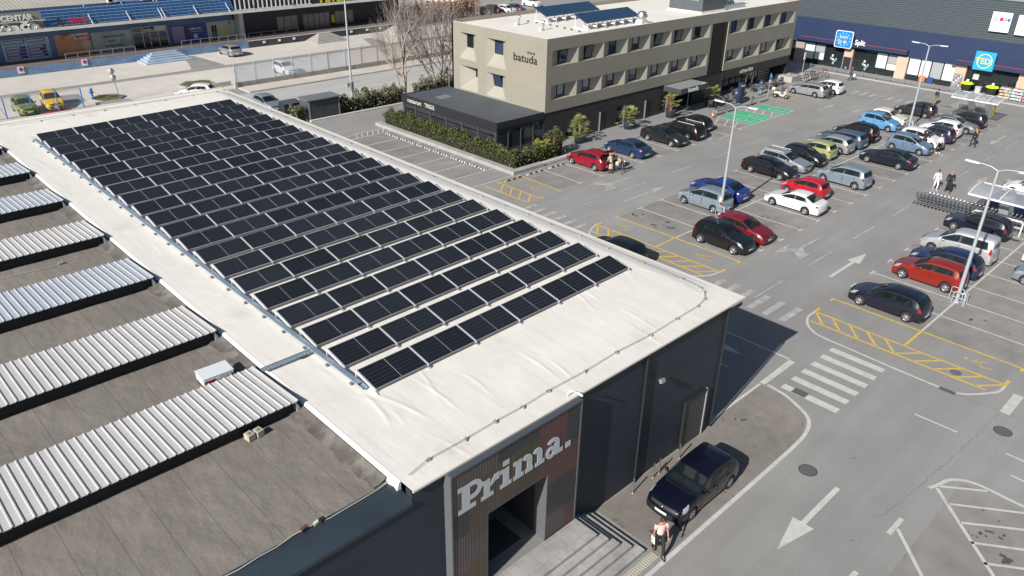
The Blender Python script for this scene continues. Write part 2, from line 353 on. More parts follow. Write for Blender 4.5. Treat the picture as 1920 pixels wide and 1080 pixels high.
band(w_, [(27.24, 5.13), (27.7, 4.95), (28.1, 4.86)]+crv([(28.37, 4.72), (28.68, 4.35), (28.82, 3.9), (28.83, 3.3), (28.8, 2.4), (28.8, -2)]), .14, WHITEP)
strip(w_, [(27.45, 4.93), (22.0, -.3)], .13, WHITEP)
for x0, y0, x1, y1 in [(27.62, 4.9, 28.7, 3.55), (26.87, 4.31, 28.6, 2.0), (26.18, 3.65, 28.6, .55), (25.43, 3.05, 27.8, -.2), (24.75, 2.41, 27.1, -.8), (24.0, 1.75, 26.3, -1.5)]:
    strip(w_, [(x0, y0), (x1, y1)], .11, WHITEP)
for x0, y0, x1, y1 in [(31.63, 7.41, 31.66, 5.66), (31.67, 3.8, 31.66, 2.0), (31.67, .2, 31.66, -1.8), (30.36, 3.25, 30.3, 1.4)]: strip(w_, [(x0, y0), (x1, y1)], .1, WHITEP)
struct(w_.build('white_parking_lines'))

w_ = MB()
for k in range(6): w_.quad((29.12+.934*k, 9.76, ZM), (29.54+.934*k, 9.76, ZM), (29.54+.934*k, 12.4, ZM), (29.12+.934*k, 12.4, ZM), WHITEP)
for y in [15.5, 16.47, 17.4, 18.35, 19.28, 20.2]: w_.quad((34.7, y-.18, ZM), (36.74, y-.18, ZM), (36.74, y+.18, ZM), (34.7, y+.18, ZM), WHITEW)
for y in [31.1, 32.05, 33.0, 33.95, 34.9, 35.85]: w_.quad((34.7, y-.18, ZM), (36.95, y-.18, ZM), (36.95, y+.18, ZM), (34.7, y+.18, ZM), WHITEW)
for y in [4.74, 3.78, 2.85, 1.9, .95, 0]: w_.quad((34.62, y-.2, ZM), (36.6, y-.2, ZM), (36.6, y+.2, ZM), (34.62, y+.2, ZM), WHITEP)
w_.quad((28.77, 12.98, ZM), (31.56, 12.98, ZM), (31.56, 13.29, ZM), (28.77, 13.25, ZM), WHITEP)
for k in range(7): y = 36.6-.98*k; w_.quad((88.1, y-.2, ZM), (90.2, y-.2, ZM), (90.2, y+.2, ZM), (88.1, y+.2, ZM), WHITEW)
for k in range(6): x = 90.6+.88*k; w_.quad((x, 24.7, ZM), (x+.42, 24.7, ZM), (x+.42, 27.35, ZM), (x, 27.35, ZM), WHITEW)
struct(w_.build('zebra_crossings'))

w_ = MB()
def arrow(x0, y, x1, hl=1.85, hw=.40, sw=.2, m=WHITEP):
    s = 1 if x1 > x0 else -1
    strip(w_, [(x0, y), (x1-s*hl, y)], sw, m)
    w_.poly([(x1, y, ZM), (x1-s*hl, y+hw, ZM), (x1-s*hl, y-hw, ZM)], m)
arrow(24.65, 7.5, 20.12); arrow(41.7, 16.22, 46.56); arrow(42.2, 32.07, 47.1, m=WHITEW); arrow(83.1, 19.2, 78.5, m=WHITEW); arrow(78.2, 35.5, 82, m=WHITEW); arrow(64, 16.2, 68.6, m=WHITEW)
for ip_, poly in enumerate(([(44.07, 19.47), (44.37, 19.36), (43.61, 18.78), (42.58, 18.75), (43.36, 19.38)], [(43.2, 20.27), (44.05, 19.52), (43.36, 19.4), (42.7, 19.98)],
             [(41.89, 20.04), (43.2, 20.32), (44.27, 20.1), (43.5, 20.04), (42.66, 20.02)], [(41.91, 18.71), (42.55, 18.74), (43.61, 18.74), (44.17, 18.72), (43.36, 18.58)],
             [(43.83, 35.8), (44.79, 35.16), (44.0, 34.58), (43.05, 34.6), (43.75, 35.2), (43.1, 35.75)], [(42.39, 35.85), (43.68, 36.2), (44.6, 35.85)], [(42.5, 34.5), (44.54, 34.5), (43.6, 34.28), (42.9, 34.28)],
             [(80.6, 32.25), (81.6, 32.75), (80.9, 33.2), (80.2, 32.75)])):
    w_.add([(x, y, ZM+.0012+.0006*ip_) for x, y in poly], [tuple(range(len(poly)))], WHITEW)
strip(w_, [(44.25, 19.43), (46.75, 19.38)], .18, WHITEW); strip(w_, [(44.8, 35.16), (47.2, 35.16)], .16, WHITEW); strip(w_, [(81.3, 32.75), (83.3, 32.75)], .16, WHITEW)
for k in range(9):
    x = 36.0+6.1*k
    strip(w_, [(x, 17.84), (x+3.1, 17.84)], .1, WHITEW); strip(w_, [(x+1.5, 33.6), (x+4.6, 33.6)], .1, WHITEW)
w_.poly([(30.6, 16.4, ZM), (30.24, 14.95, ZM), (29.9, 16.4, ZM)], WHITEP); strip(w_, [(30.25, 16.4), (30.25, 18.5)], .2, WHITEP); strip(w_, [(28.8, 15.5), (28.8, 14.95)], .1, WHITEP)
for x0, y in ((46.8, 76.9), (46.7, 73.1), (58, 76.9)):                 # street lane arrows
    arrow(x0+4.6, y, x0, 2.6, .45, .22, WHITEW)
for k in range(8): strip(w_, [(28+9*k, 74.9), (33+9*k, 74.9)], .13, WHITEW); strip(w_, [(28+9*k, 71.4), (33+9*k, 71.4)], .13, WHITEW)
strip(w_, [(30.5, 86.3), (31.6, 84.4)], .12, WHITEW); strip(w_, [(28.0, 86.3), (28.8, 84.6)], .12, WHITEW); strip(w_, [(53, 98.5), (54.6, 95.5)], .12, WHITEW)
struct(w_.build('painted_arrows'))

y_ = MB(); ZY = .0135
strip(y_, [(39.2, 5.38), (39.2, 14.72)], .12, YELP, ZY); strip(y_, [(37.1, 10.04), (39.14, 10.04)], .13, YELP, ZY)
for ye in (14.8, 5.3): strip(y_, [(38.88, ye), (39.26, ye)], .14, YELP, ZY)
def island(dx, yt, yb):
    ym = (yt+yb)/2
    strip(y_, [(37.05+dx, yb+.04), (37.05+dx, yt-.05)], .12, YELP, ZY); strip(y_, [(35.92+dx, yb+.45), (35.92+dx, yt-.3)], .12, YELP, ZY)
    for ye in (yt+.02, yb-.04): strip(y_, [(36.98+dx, ye), (37.58+dx, ye)], .16, YELP, ZY)
    for k in range(5): strip(y_, [(35.98+dx, yt-.95-.93*k), (36.99+dx, yt-.08-.93*k)], .12, YELP, ZY); strip(y_, [(35.98+dx, ym-.06-.93*k), (36.99+dx, ym-.92-.93*k)], .12, YELP, ZY)
island(0, 14.76, 5.48); island(.32, 30.5, 20.95)
strip(y_, [(39.5, 20.98), (39.5, 30.4)], .12, YELP, ZY); strip(y_, [(37.44, 25.7), (39.43, 25.7)], .12, YELP, ZY)
for ye in (30.48, 20.9): strip(y_, [(39.2, ye), (39.58, ye)], .14, YELP, ZY)
strip(y_, [(38.0, 36.6), (38.0, 41.25)], .12, YELP, ZY); strip(y_, [(36.72, 36.65), (36.72, 41.27)], .12, YELP, ZY); strip(y_, [(40.3, 36.72), (40.35, 41.3)], .12, YELP, ZY)
strip(y_, [(37.9, 36.52), (38.35, 36.52)], .12, YELP, ZY); strip(y_, [(40.0, 36.65), (40.6, 36.65)], .12, YELP, ZY)
for k in range(4): strip(y_, [(36.78, 39.39-.96*k), (37.94, 40.37-.97*k)], .12, YELP, ZY)
for x, y, s in ((38.52, 28.7, 1), (38.46, 22.4, 1), (38.17, 6.6, 1), (39.3, 38.2, 1)):      # little wheelchair symbols
    band(y_, [(x+.32*math.cos(t*.28), y+.32*math.sin(t*.28)) for t in range(17)], .055, YELP, ZY); strip(y_, [(x-.1, y+.25), (x-.05, y+.75)], .06, YELP, ZY); strip(y_, [(x-.07, y+.5), (x+.26, y+.52)], .06, YELP, ZY)
    y_.lathe([(0, ZY), (.09, ZY)], (x-.03, y+.9, 0), YELP, 10)
for x0, y0, x1, y1 in ((60.9, 36.3, 64.6, 36.6), (78.4, 38.2, 79.0, 41.2), (79.2, 39.8, 81.5, 39.8), (80, 38.3, 80.5, 40.5)): strip(y_, [(x0, y0), (x1, y1)], .1, YELP, ZY)
struct(y_.build('yellow_road_markings'))

e_ = MB()                                                           # green charging bays with white outlines
for x0, x1 in ((67.75, 69.86), (69.98, 71.85), (73.75, 75.72)): e_.quad((x0, 37.1, .008), (x1, 37.1, .008), (x1, 40.65, .008), (x0, 40.65, .008), GREENP)
struct(e_.build('green_charging_bays'))
e_ = MB()
for x in (67.7, 69.92, 71.9, 73.7, 75.77): strip(e_, [(x, 37.0), (x, 40.9)], .11, WHITEP, ZY)
strip(e_, [(65.4, 37.03), (75.8, 37.03)], .12, WHITEP, ZY+.001); strip(e_, [(65.4, 37.1), (65.4, 41.9)], .11, WHITEP, ZY)
for k in range(4): strip(e_, [(65.5, 37.6+1.05*k), (67.6, 38.5+1.05*k)], .12, WHITEP, ZY); strip(e_, [(71.98, 37.4+.95*k), (73.6, 38.2+.95*k)], .12, WHITEP, ZY)
for x in (68.75, 70.9, 74.7):
    band(e_, [(x+.5*math.cos(t*.393), 38.75+.42*math.sin(t*.393)) for t in range(15)], .1, WHITEP, ZY); strip(e_, [(x-.1, 38.3), (x-.25, 37.85), (x+.1, 37.7)], .09, WHITEP, ZY)
    for j in range(3): strip(e_, [(x-.55+.42*j, 37.45), (x-.3+.42*j, 37.75)], .09, WHITEP, ZY)
struct(e_.build('charging_bay_lines'))

# pavement in front of the hotel and shops, kerbs, planter edges
p_ = MB()
p_.box(42.9, 67.0, 41.62, 46.5, 0, .12, PAVE); p_.box(67.0, 76.4, 41.62, 46.5, 0, .12, PAVE); p_.box(76.4, 88.4, 42.4, 47.5, 0, .12, PAVE)
p_.box(42.9, 76.4, 41.5, 41.617, 0, .13, KERB); p_.box(76.4, 88.4, 42.28, 42.397, 0, .13, KERB)
struct(p_.build('hotel_pavement'))
p_ = MB(); p_.box(97.0, 100.2, -40, 46.8, 0, .12, PAVE); p_.box(96.88, 96.997, -40, 46.8, 0, .13, KERB); p_.box(88.4, 100.2, 46.8, 58, 0, .12, PAVE); p_.box(92.8, 97.0, 44.3, 46.797, 0, .115, KERB)
struct(p_.build('shopfront_pavement'))
p_ = MB(); SOIL = M('planting_soil', (0.05, 0.035, 0.022), 0.95, noise=[(3, 0.3)])
p_.box(40.02, 40.6, 41.42, 60.2, 0, .28, KERB); p_.box(40.603, 43.5, 41.42, 42.0, 0, .26, KERB); p_.box(40.603, 46.4, 42.003, 43.6, 0, .18, SOIL); p_.box(40.603, 41.4, 43.603, 59.8, 0, .18, SOIL)
p_.box(43.503, 46.9, 41.64, 42.0, 0, .2, M('white_gravel', (0.5, 0.5, 0.5), .9, noise=[(12, .3)]))
struct(p_.build('planter_kerb'))
p_ = MB(); p_.box(36.0, 47.4, 64.9, 65.2, 0, .16, M('pale_kerb', (0.55, 0.54, 0.52), .9, noise=[(2, .1)])); p_.box(36.0, 56, 65.203, 67.4, 0, .1, SOIL); struct(p_.build('hedge_bed'))
for i, (pts, lab) in enumerate([([(23.1, 86.4), (24.5, 87.8), (26.6, 86.1), (25.7, 85.0), (23.9, 84.6)], 'a'), ([(32.4, 86.9), (33.8, 88.3), (35.6, 87.3), (36.6, 84.2), (35.2, 83.6), (33.0, 85.0)], 'b')]):
    b = MB(); b.prism(pts, 0, .16, KERB); cx = sum(p[0] for p in pts)/len(pts); cy = sum(p[1] for p in pts)/len(pts)
    b.poly([(cx+(x-cx)*.9, cy+(y-cy)*.9, .19) for x, y in pts], M('scrubby_grass', (0.12, 0.13, 0.04), .95, noise=[(2.0, .35), (12, .3)]))
    struct(b.build('traffic_island'))
p_ = MB(); p_.bar((23.0, 84.3, .12), (26.2, 83.9, .12), .3, .24, KERB); p_.bar((34.9, 83.72, .25), (37.1, 83.9, .25), .25, .5, CONC2); struct(p_.build('kerb'))
# wheel stops: short rubber kerbs, black and white
def wheel_stop(x, y, L_, axis, cols, label, group):
    t = thing('wheel_stop', label, 'wheel stop', (x, y, .004), 0 if axis == 'x' else math.pi/2, group)
    b = MB(); n = 6
    for k in range(n):
        a0 = -L_/2+L_*k/n; m = cols[k % 2]
        b.extrude([(a0, -.07, 0), (a0, .07, 0), (a0, .045, .09), (a0, -.045, .09)], (L_/n-.001, 0, 0), m)
    b.build('rubber_kerb', None, t); return t
STW, STK, STY = M('stop_white', (.6, .6, .58), .7), M('stop_black', (.02, .02, .02), .7), M('stop_yellow', (.6, .4, .06), .7)
for i, y in enumerate((56.5, 54.2, 51.85, 49.55, 47.2, 44.85)):
    for j, d in enumerate((-.55, .55)): wheel_stop(39.15, y+d, .95, 'y', (STW, STK), f'white and black wheel stop, {"nearer" if j == 0 else "farther"} one in the {ORD[5-i]} empty bay along the hedge kerb', 'wheel stops in the bays along the hedge')
for x, cols, lab in ((39.3, (STY, STK), 'yellow and black wheel stop in the disabled bay by the hedge corner'), (41.7, (STW, STK), 'white and black wheel stop in the first bay right of the hedge corner'), (44.2, (STW, STK), 'white and black wheel stop in the bay left of the red hatchback')):
    wheel_stop(x, 40.75, 1.75, 'x', cols, lab, 'wheel stops facing the hotel')
for x, w, lab in ((68.8, 1.6, 'black wheel stop at the head of the green bay nearest the traffic cone'), (70.9, 1.6, 'black wheel stop at the head of the middle green bay'), (74.6, 1.8, 'black wheel stop at the head of the far green bay'), (77.2, 1.7, 'black wheel stop between the far green bay and the scooter')):
    wheel_stop(x, 41.2, w, 'x', (STK, M('stop_dark', (.035, .03, .025), .7)), lab, 'dark wheel stops at the cafe')
# manholes
def manhole(x, y, r, label):
    b = MB(); IR = M('cast_iron', (.075, .07, .07), .6, noise=[(20, .3)])
    b.lathe([(r, .003), (r, .012), (r*.9, .014), (0, .014)], (x, y, 0), IR, 28, smooth=False)
    for k in range(-4, 5):
        h = math.sqrt(max(0, (r*.85)**2-(k*r*.19)**2)); b.box(x-h, x+h, y+k*r*.19-.02, y+k*r*.19+.02, .0142, .022, M('iron_rib', (.16, .155, .15), .5))
    tag(b.build('manhole_cover'), label, 'manhole cover', 'round manhole covers')
manhole(24.74, 8.77, .36, 'round iron manhole cover in front of the painted arrow near the walking woman'); manhole(33.17, 4.37, .36, 'round iron manhole cover near the right edge below the crossing stripes'); manhole(36.45, 7.4, .25, 'small grey manhole cover inside the yellow hatching')
def grate(x0, x1, y0, y1, label):
    b = MB(); b.box(x0, x1, y0, y1, .003, .014, M('grate_frame', (.09, .085, .085), .6))
    for k in range(7): yy = y0+(y1-y0)*(k+.5)/7; b.box(x0+.04, x1-.04, yy-.018, yy+.018, .0145, .02, M('iron_rib', (.16, .155, .15), .5))
    tag(b.build('drain_grate'), label, 'drain grate')
grate(29.15, 29.62, 11.25, 11.9, 'square drain grate lying in the nearest zebra stripe'); grate(34.42, 34.68, 6.75, 7.45, 'narrow drain grate on the white curve by the yellow island')
b = MB(); b.box(10, 16.9, 10.03, 10.06, 0, .03, KERB); b.box(10, 16.9, 10.34, 10.37, 0, .03, KERB)
for k in range(62): b.box(10.02+.111*k, 10.02+.111*k+.07, 10.063, 10.337, .004, .028, M('beige_slat', (.47, .43, .36), .8))
tag(b.build('slot_drain'), 'beige slatted drain strip at the foot of the entrance steps', 'drain')
# ================================================================ the shop building with the white roof
shop = thing('shop_building', 'dark panelled shop with a wide cream membrane roof and lettered entrance portal', 'building', (9.0, 13.0, 0))
def wm(o):
    m = o.matrix_parent_inverse @ o.matrix_basis
    return (wm(o.parent) @ m) if o.parent else o.matrix_basis.copy()
def part(o, parent):
    """attach o (modelled in world coordinates) to parent without moving it"""
    o.parent = parent; o.matrix_parent_inverse = wm(parent).inverted(); return o
X0, X1, Y0, Y1, ZR = 9.0, 24.3, 13.0, 58.6, 5.74
b = MB()                                                            # walls; the entrance is a real opening 11.46..14.06
b.box(X0, 11.46, Y0, Y0+.25, 0, ZR, DARKW); b.box(14.06, X1, Y0, Y0+.25, 0, ZR, DARKW); b.box(11.463, 14.057, Y0, Y0+.25, 3.58, ZR, DARKW); b.box(11.463, 14.057, Y0, Y0+.25, 0, .74, DARKW)
b.box(X1-.25, X1, Y0+.253, Y1, 0, ZR, DARKW); b.box(X0, X1-.253, Y1-.25, Y1, 0, ZR, DARKW)
part(b.build('wall'), shop)
# roof membrane: a gently crowned sheet with an overhang on the long side
def roof_z(x, y):
    def ss(t): t = max(0, min(1, t)); return t*t*(3-2*t)
    e = ss((x-9.1)/1.6)*ss((25.3-x)/1.3)*ss((y-13.4)/2.2)*ss((58.4-y)/1.5)
    return 5.81-.05*(1-ss((x-9.0)/.3))*0+.015*(x-10.8)*e
b = MB(); nx, ny = 40, 110; xs = [9.0+(25.3-9.0)*i/nx for i in range(nx+1)]; ys = [12.95+(58.7-12.95)*j/ny for j in range(ny+1)]
rr = random.Random(3)
WR = []                                                             # long wrinkles welded into the sheet, mostly near the front
for k in range(26): WR.append((rr.uniform(10, 25), rr.uniform(13.6, 17.2) if k < 18 else rr.uniform(17, 57), rr.uniform(.4, 1.1), rr.uniform(-.35, .35), rr.uniform(.007, .016)))
for k in range(22): WR.append((rr.uniform(9.3, 10.7), rr.uniform(15, 57), rr.uniform(.25, .6), rr.uniform(-.7, .7), rr.uniform(.006, .013)))
def wrinkle(x, y):
    h = 0
    for wx, wy, L_, a, hh in WR:
        dx, dy = x-wx, y-wy
        if abs(dx) < 2 and abs(dy) < 2:
            u = dy*math.cos(a)+dx*math.sin(a); v = dx*math.cos(a)-dy*math.sin(a)+.05*u*u/L_
            h += hh*math.exp(-(v/.065)**2-(u/L_)**2)
    return h
fx = [9.0+(25.3-9.0)*i/400 for i in range(401)]; fyA = [12.95+(18.0-12.95)*j/64 for j in range(65)]; fyB = [18.0+(58.7-18.0)*j/150 for j in range(1, 151)]
fy = fyA+fyB
vs = [(x, y, roof_z(x, y)+wrinkle(x, y)) for y in fy for x in fx]; n = len(fx)
b.add(vs, [(j*n+i, j*n+i+1, (j+1)*n+i+1, (j+1)*n+i) for j in range(len(fy)-1) for i in range(n-1)], MEMB, True)
rf = part(b.build('roof'), shop)
b = MB()                                                            # roof edge trims
EDGE = M('roof_edge_white', (.66, .62, .55), .7)
b.box(9.0, 24.35, 12.90, 12.947, 5.755, 5.815, EDGE); b.box(24.35, 25.36, 12.91, 12.957, 5.7, 5.816, EDGE); b.box(25.303, 25.35, 12.96, 58.7, 5.72, 5.812, EDGE); b.box(9.0, 25.36, 58.703, 58.9, 5.7, 5.95, EDGE)
b.box(24.303, 25.30, 12.99, 58.7, 5.42, 5.72, M('dark_soffit', (.05, .052, .058), .6))
part(b.build('roof_trim'), shop)
# back parapet swelling of membrane
b = MB(); b.tube([(9.0, 58.3, 5.84), (25.1, 58.3, 5.84)], .16, MEMB, 10)
part(b.build('roof_upstand'), shop)
b = MB(); b.extrude([(8.84, 13.45, 5.5), (8.998, 13.45, 5.5), (8.998, 13.45, 5.823), (8.93, 13.45, 5.79)], (0, 45.1, 0), M('white_flashing', (.70, .69, .66), .6, noise=[(1.5, .04)])); part(b.build('side_flashing'), shop)
# long fascia door, downpipe, lamp, bollards
b = MB(); DOORM = M('grey_door', (.055, .058, .066), .5); b.box(22.16, 23.5, 12.94, 12.998, .06, 2.22, DOORM)
d = part(b.build('door'), shop)
b = MB(); b.box(22.06, 22.155, 12.90, 12.998, 0, 2.3, BLACKP); b.box(23.505, 23.57, 12.90, 12.998, 0, 2.3, M('door_edge', (.3, .31, .33), .4)); b.box(22.157, 23.503, 12.90, 12.998, 2.223, 2.3, BLACKP); part(b.build('door_frame'), shop)
b = MB(); b.tube([(19.14, 12.93, 5.6), (19.14, 12.93, .05)], .045, BLACKP, 8); part(b.build('downpipe'), shop)
b = MB(); b.tube([(24.24, 12.93, 5.6), (24.24, 12.93, .05)], .04, BLACKP, 8); part(b.build('corner_pipe'), shop)
b = MB(); b.tube([(19.8, 13.0, 4.45), (19.8, 12.75, 4.5)], .02, BLACKP, 6); b.obox((19.8, 12.68, 4.5), (.1, 0, 0), (0, .06, -.03), (0, .03, .07), M('lamp_housing', (.25, .25, .25), .5)); b.obox((19.86, 12.8, 4.58), (.05, 0, 0), (0, .05, 0), (0, 0, .05), BLACKP)
part(b.build('flood_light'), shop)
b = MB()                                                            # small white lamp over the portal on the roof edge
b.tube([(15.2, 13.1, 5.83), (15.2, 13.05, 6.05), (15.25, 12.7, 6.12)], .018, WHITE, 6); b.tube([(15.25, 12.74, 6.12), (15.27, 12.55, 6.06)], .04, WHITE, 8); part(b.build('portal_lamp'), shop)
# lobby behind the entrance
b = MB(); LOB = M('lobby_dark', (.03, .03, .033), .7)
b.box(10.6, 14.9, 15.6, 15.7, .74, 3.6, LOB); b.box(10.5, 10.6, 13.253, 15.6, .74, 3.6, LOB); b.box(14.06, 14.16, 13.253, 15.6, .74, 3.6, M('reveal_dark', (.045, .047, .052), .5)); b.box(10.5, 14.9, 13.253, 15.7, 3.6, 3.7, LOB); b.box(11.503, 14.017, 12.692, 12.999, .60, .742, M('tile_grey', (.22, .22, .215), .7)); b.box(10.6, 14.057, 13.0, 15.6, .60, .742, M('tile_grey', (.22, .22, .215), .7)) 
part(b.build('lobby'), shop)
b = MB(); b.box(10.6, 14.06, 14.9, 14.93, .745, 3.58, GLASS); gl = part(b.build('glass_doors'), shop)
b = MB()
for x in (10.62, 11.5, 12.4, 13.3, 14.02): b.box(x-.03, x+.03, 14.86, 14.897, .745, 3.57, GREYD)
part(b.build('door_frames'), shop)
b = MB(); b.box(11.7, 13.5, 13.3, 14.6, .7423, .752, M('door_mat', (.05, .05, .055), .95)); part(b.build('door_mat'), shop)
# ---- portal with perforated colour panels and raised letters
PY = 12.72
b = MB(); FR = M('portal_frame', (.085, .092, .105), .45); JAMB = M('portal_jamb', (.115, .122, .13), .5)
b.box(10.09, 10.14, PY-.03, 12.997, 0, 5.75, JAMB); b.box(15.44, 15.49, PY-.03, 12.997, 0, 5.75, FR); b.box(10.143, 15.437, PY-.03, 12.997, 5.70, 5.75, M('portal_cap', (.07, .083, .098), .45))
b.box(14.02, 14.057, PY, 13.25, .745, 3.54, JAMB); b.box(11.463, 11.5, PY, 13.25, .745, 3.54, FR); b.box(11.463, 14.057, PY, 13.25, 3.543, 3.578, FR)
portal = part(b.build('entrance_portal'), shop)
PC = {k: add_lines(M('panel_'+k, c, .55, noise=[(.8, .15)]), 0, .105, .045, .6, col=(.02, .02, .024)) for k, c in
      {'rust': (.135, .065, .060), 'olive': (.115, .102, .055), 'tan': (.145, .112, .070), 'grey': (.07, .072, .078), 'mauve': (.12, .092, .095)}.items()}
for k in ('olive', 'tan', 'grey'): add_lines(PC[k], 2, .085, .036, .7, col=(.012, .013, .016))
def pan(b, x0, x1, z0, z1, k): b.quad((x0, PY, z0), (x1, PY, z0), (x1, PY, z1), (x0, PY, z1), PC[k])
b = MB(); E_ = .003
for x0, x1, z0, z1, k in [(10.14, 10.77, 4.2, 5.70, 'mauve'), (10.14, 10.77, 3.3, 4.2, 'grey'), (10.14, 10.77, 1.9, 3.3, 'mauve'), (10.14, 10.77, 0, 1.9, 'rust'),
                          (10.77, 11.46, 2.9, 5.1, 'tan'), (10.77, 11.46, 2.1, 2.9, 'mauve'), (10.77, 11.46, .7, 2.1, 'tan'), (10.77, 11.46, 0, .7, 'grey'), (10.77, 11.87, 5.1, 5.70, 'mauve'),
                          (11.46, 11.87, 3.58, 5.1, 'tan'), (11.87, 12.6, 3.58, 5.2, 'tan'), (11.87, 12.6, 5.2, 5.70, 'grey'), (12.6, 13.58, 3.58, 5.3, 'olive'), (12.6, 13.58, 5.3, 5.70, 'grey'),
                          (13.58, 14.06, 3.58, 5.70, 'rust'), (14.06, 14.85, 4.3, 5.70, 'rust'), (14.06, 14.85, 3.1, 4.3, 'rust'), (14.06, 14.9, 1.75, 3.1, 'grey'), (14.06, 14.9, 0, 1.75, 'mauve'),
                          (14.85, 15.44, 4.3, 5.70, 'grey'), (14.85, 15.44, 3.1, 4.3, 'rust'), (14.9, 15.44, 1.75, 3.1, 'grey'), (14.9, 15.44, 0, 1.75, 'rust')]:
    pan(b, x0, x1, z0, z1, k)
part(b.build('perforated_panel'), portal)
# slab-serif word "Prima." from overlapping strokes, each a hair prouder than the last
SL = M('sign_letter_grey', (.50, .54, .57), .45)
b = MB(); LZ = [0]
def st(pts):
    LZ[0] += 1; d = .004+.0003*LZ[0]
    b.extrude([(x, PY-.004, z) for x, z in pts], (0, -d, 0), SL)
def rect(x0, x1, z0, z1): st([(x0, z0), (x1, z0), (x1, z1), (x0, z1)])
def arc(cx, cz, ro, ri, a0, a1, sx=1.0, n=14, thin=None):
    pts = []
    for k in range(n):
        A0, A1 = R(a0+(a1-a0)*k/n), R(a0+(a1-a0)*(k+1)/n)
        q = [(cx+ro*sx*math.cos(A0), cz+ro*math.sin(A0)), (cx+ro*sx*math.cos(A1), cz+ro*math.sin(A1)), (cx+ri*sx*math.cos(A1), cz+ri*math.sin(A1)), (cx+ri*sx*math.cos(A0), cz+ri*math.sin(A0))]
        pts.append(q)
    LZ[0] += 1; d = .004+.0003*LZ[0]
    for q in pts: b.extrude([(x, PY-.004, z) for x, z in q], (0, -d, 0), SL)
B0 = 4.20; XH = .70
# P
rect(10.36, 11.02, B0, B0+.17); rect(10.50, 10.80, B0, B0+.98); rect(10.36, 10.95, B0+.81, B0+.98); rect(10.75, 10.98, B0+.33, B0+.50); arc(10.93, B0+.655, .325, .155, -90, 90, 1.05)
# r
rect(11.22, 11.70, B0, B0+.15); rect(11.32, 11.56, B0, B0+XH); rect(11.22, 11.45, B0+XH-.15, B0+XH); st([(11.52, B0+.42), (11.60, B0+.36), (11.86, B0+.56), (11.92, B0+.74), (11.72, B0+.70)]); rect(11.72, 11.93, B0+.48, B0+.73)
# i
rect(11.97, 12.42, B0, B0+.15); rect(12.08, 12.32, B0, B0+XH); rect(11.97, 12.2, B0+XH-.15, B0+XH); rect(12.08, 12.32, B0+.80, B0+.98)
# m
rect(12.50, 12.93, B0, B0+.15); rect(12.60, 12.83, B0, B0+XH); rect(12.50, 12.7, B0+XH-.15, B0+XH); rect(13.0, 13.33, B0, B0+.15); rect(13.07, 13.29, B0, B0+.45); arc(13.06, B0+.46, .255, .04, 0, 150, .9); rect(13.43, 13.83, B0, B0+.15); rect(13.51, 13.73, B0, B0+.45); arc(13.51, B0+.46, .255, .04, 0, 150, .87)
# a
arc(14.12, B0+.20, .235, .085, 0, 360, 1.0, 20); rect(14.27, 14.50, B0+.02, B0+.48); rect(14.3, 14.66, B0, B0+.15); arc(14.20, B0+.45, .275, .12, 0, 150, 1.08)
# full stop
rect(14.80, 15.02, B0, B0+.21)
part(b.build('sign_letters'), portal)
# entrance steps: a stepped platform going down on two sides
b = MB(); TILE = add_lines(add_lines(M('step_tile', (.34, .332, .318), .7, noise=[(.9, .22), (5, .10)]), 0, .6, .012, .45), 1, .6, .012, .45)
cor = [(16.66, 10.50), (16.35, 10.83), (16.02, 11.10), (15.78, 11.39), (15.52, 11.70)]
for i, (cx, cy) in enumerate(cor):
    b.box(2.0, cx, cy, 12.69 if i > 3 else 12.99, .15*i+(0 if i == 0 else .001), .15*(i+1), TILE)
stairs = tag(b.build('entrance_steps'), 'grey tiled entrance steps going down on two sides from the portal', 'steps')
# short steel bollards along the wall
for i, (x, lab) in enumerate([(18.68, 'thin steel post by the wall, nearest the entrance steps'), (19.92, 'thin steel post by the wall, left of the close pair by the blue car'), (20.3, 'thin steel post by the wall, right of the close pair by the blue car'), (21.62, 'thin steel post by the wall, nearest the grey door')]):
    b = MB(); b.tube([(x, 12.62, 0), (x, 12.62, .72)], .028, STEEL, 10); b.lathe([(0, 0), (.06, 0), (.06, .02), (0, .022)], (x, 12.62, .002), STEEL, 12); tag(b.build('bollard'), lab, 'bollard', 'thin posts along the shop wall')

# ================================================================ neighbouring workshop with felt roof
ware = thing('workshop_building', 'low dark workshop with a brownish felt roof joined to the shop', 'building', (-8, 13, 0))
b = MB(); b.box(-40, 8.997, 13.0, 13.25, 0, 5.35, DARKW); b.box(-40, 8.997, 58.3, 58.55, 0, 5.35, DARKW); b.box(-40, -39.75, 13.253, 58.297, 0, 5.35, DARKW); part(b.build('wall'), ware)
b = MB(); n = 0
fx = [-40+.6*i for i in range(64)]+[-1.6+.12*i for i in range(90)]; fy = [13.9+.16*j for j in range(57)]+[23+.5*j for j in range(72)]
fr = random.Random(9)
def felt(x, y): return 5.5+.010*math.sin(x*2.1+y*1.3)*math.sin(y*1.9-x*.7)+.006*math.sin(x*5+1.3*math.sin(y*2.2))*math.sin(y*3.4+x*1.2)
n = len(fx); b.add([(min(x, 8.85), y, felt(x, y)+(.06*max(0, (x-8.3)/.5) if x > 8.3 else 0)) for y in fy for x in fx], [(j*n+i, j*n+i+1, (j+1)*n+i+1, (j+1)*n+i) for j in range(len(fy)-1) for i in range(n-1)], FELT, True)
part(b.build('roof'), ware)
b = MB(); CAP = M('eave_cap', (.029, .043, .057), .5, noise=[(.7, .18)])
b.add([(-40, 13.92, 5.53), (8.99, 13.92, 5.53), (8.99, 13.62, 5.60), (-40, 13.62, 5.60), (8.99, 12.93, 5.42), (-40, 12.93, 5.42), (8.99, 12.93, 5.30), (-40, 12.93, 5.30)], [(0, 1, 2, 3), (3, 2, 4, 5), (5, 4, 6, 7)], CAP)
part(b.build('eave_capping'), ware)
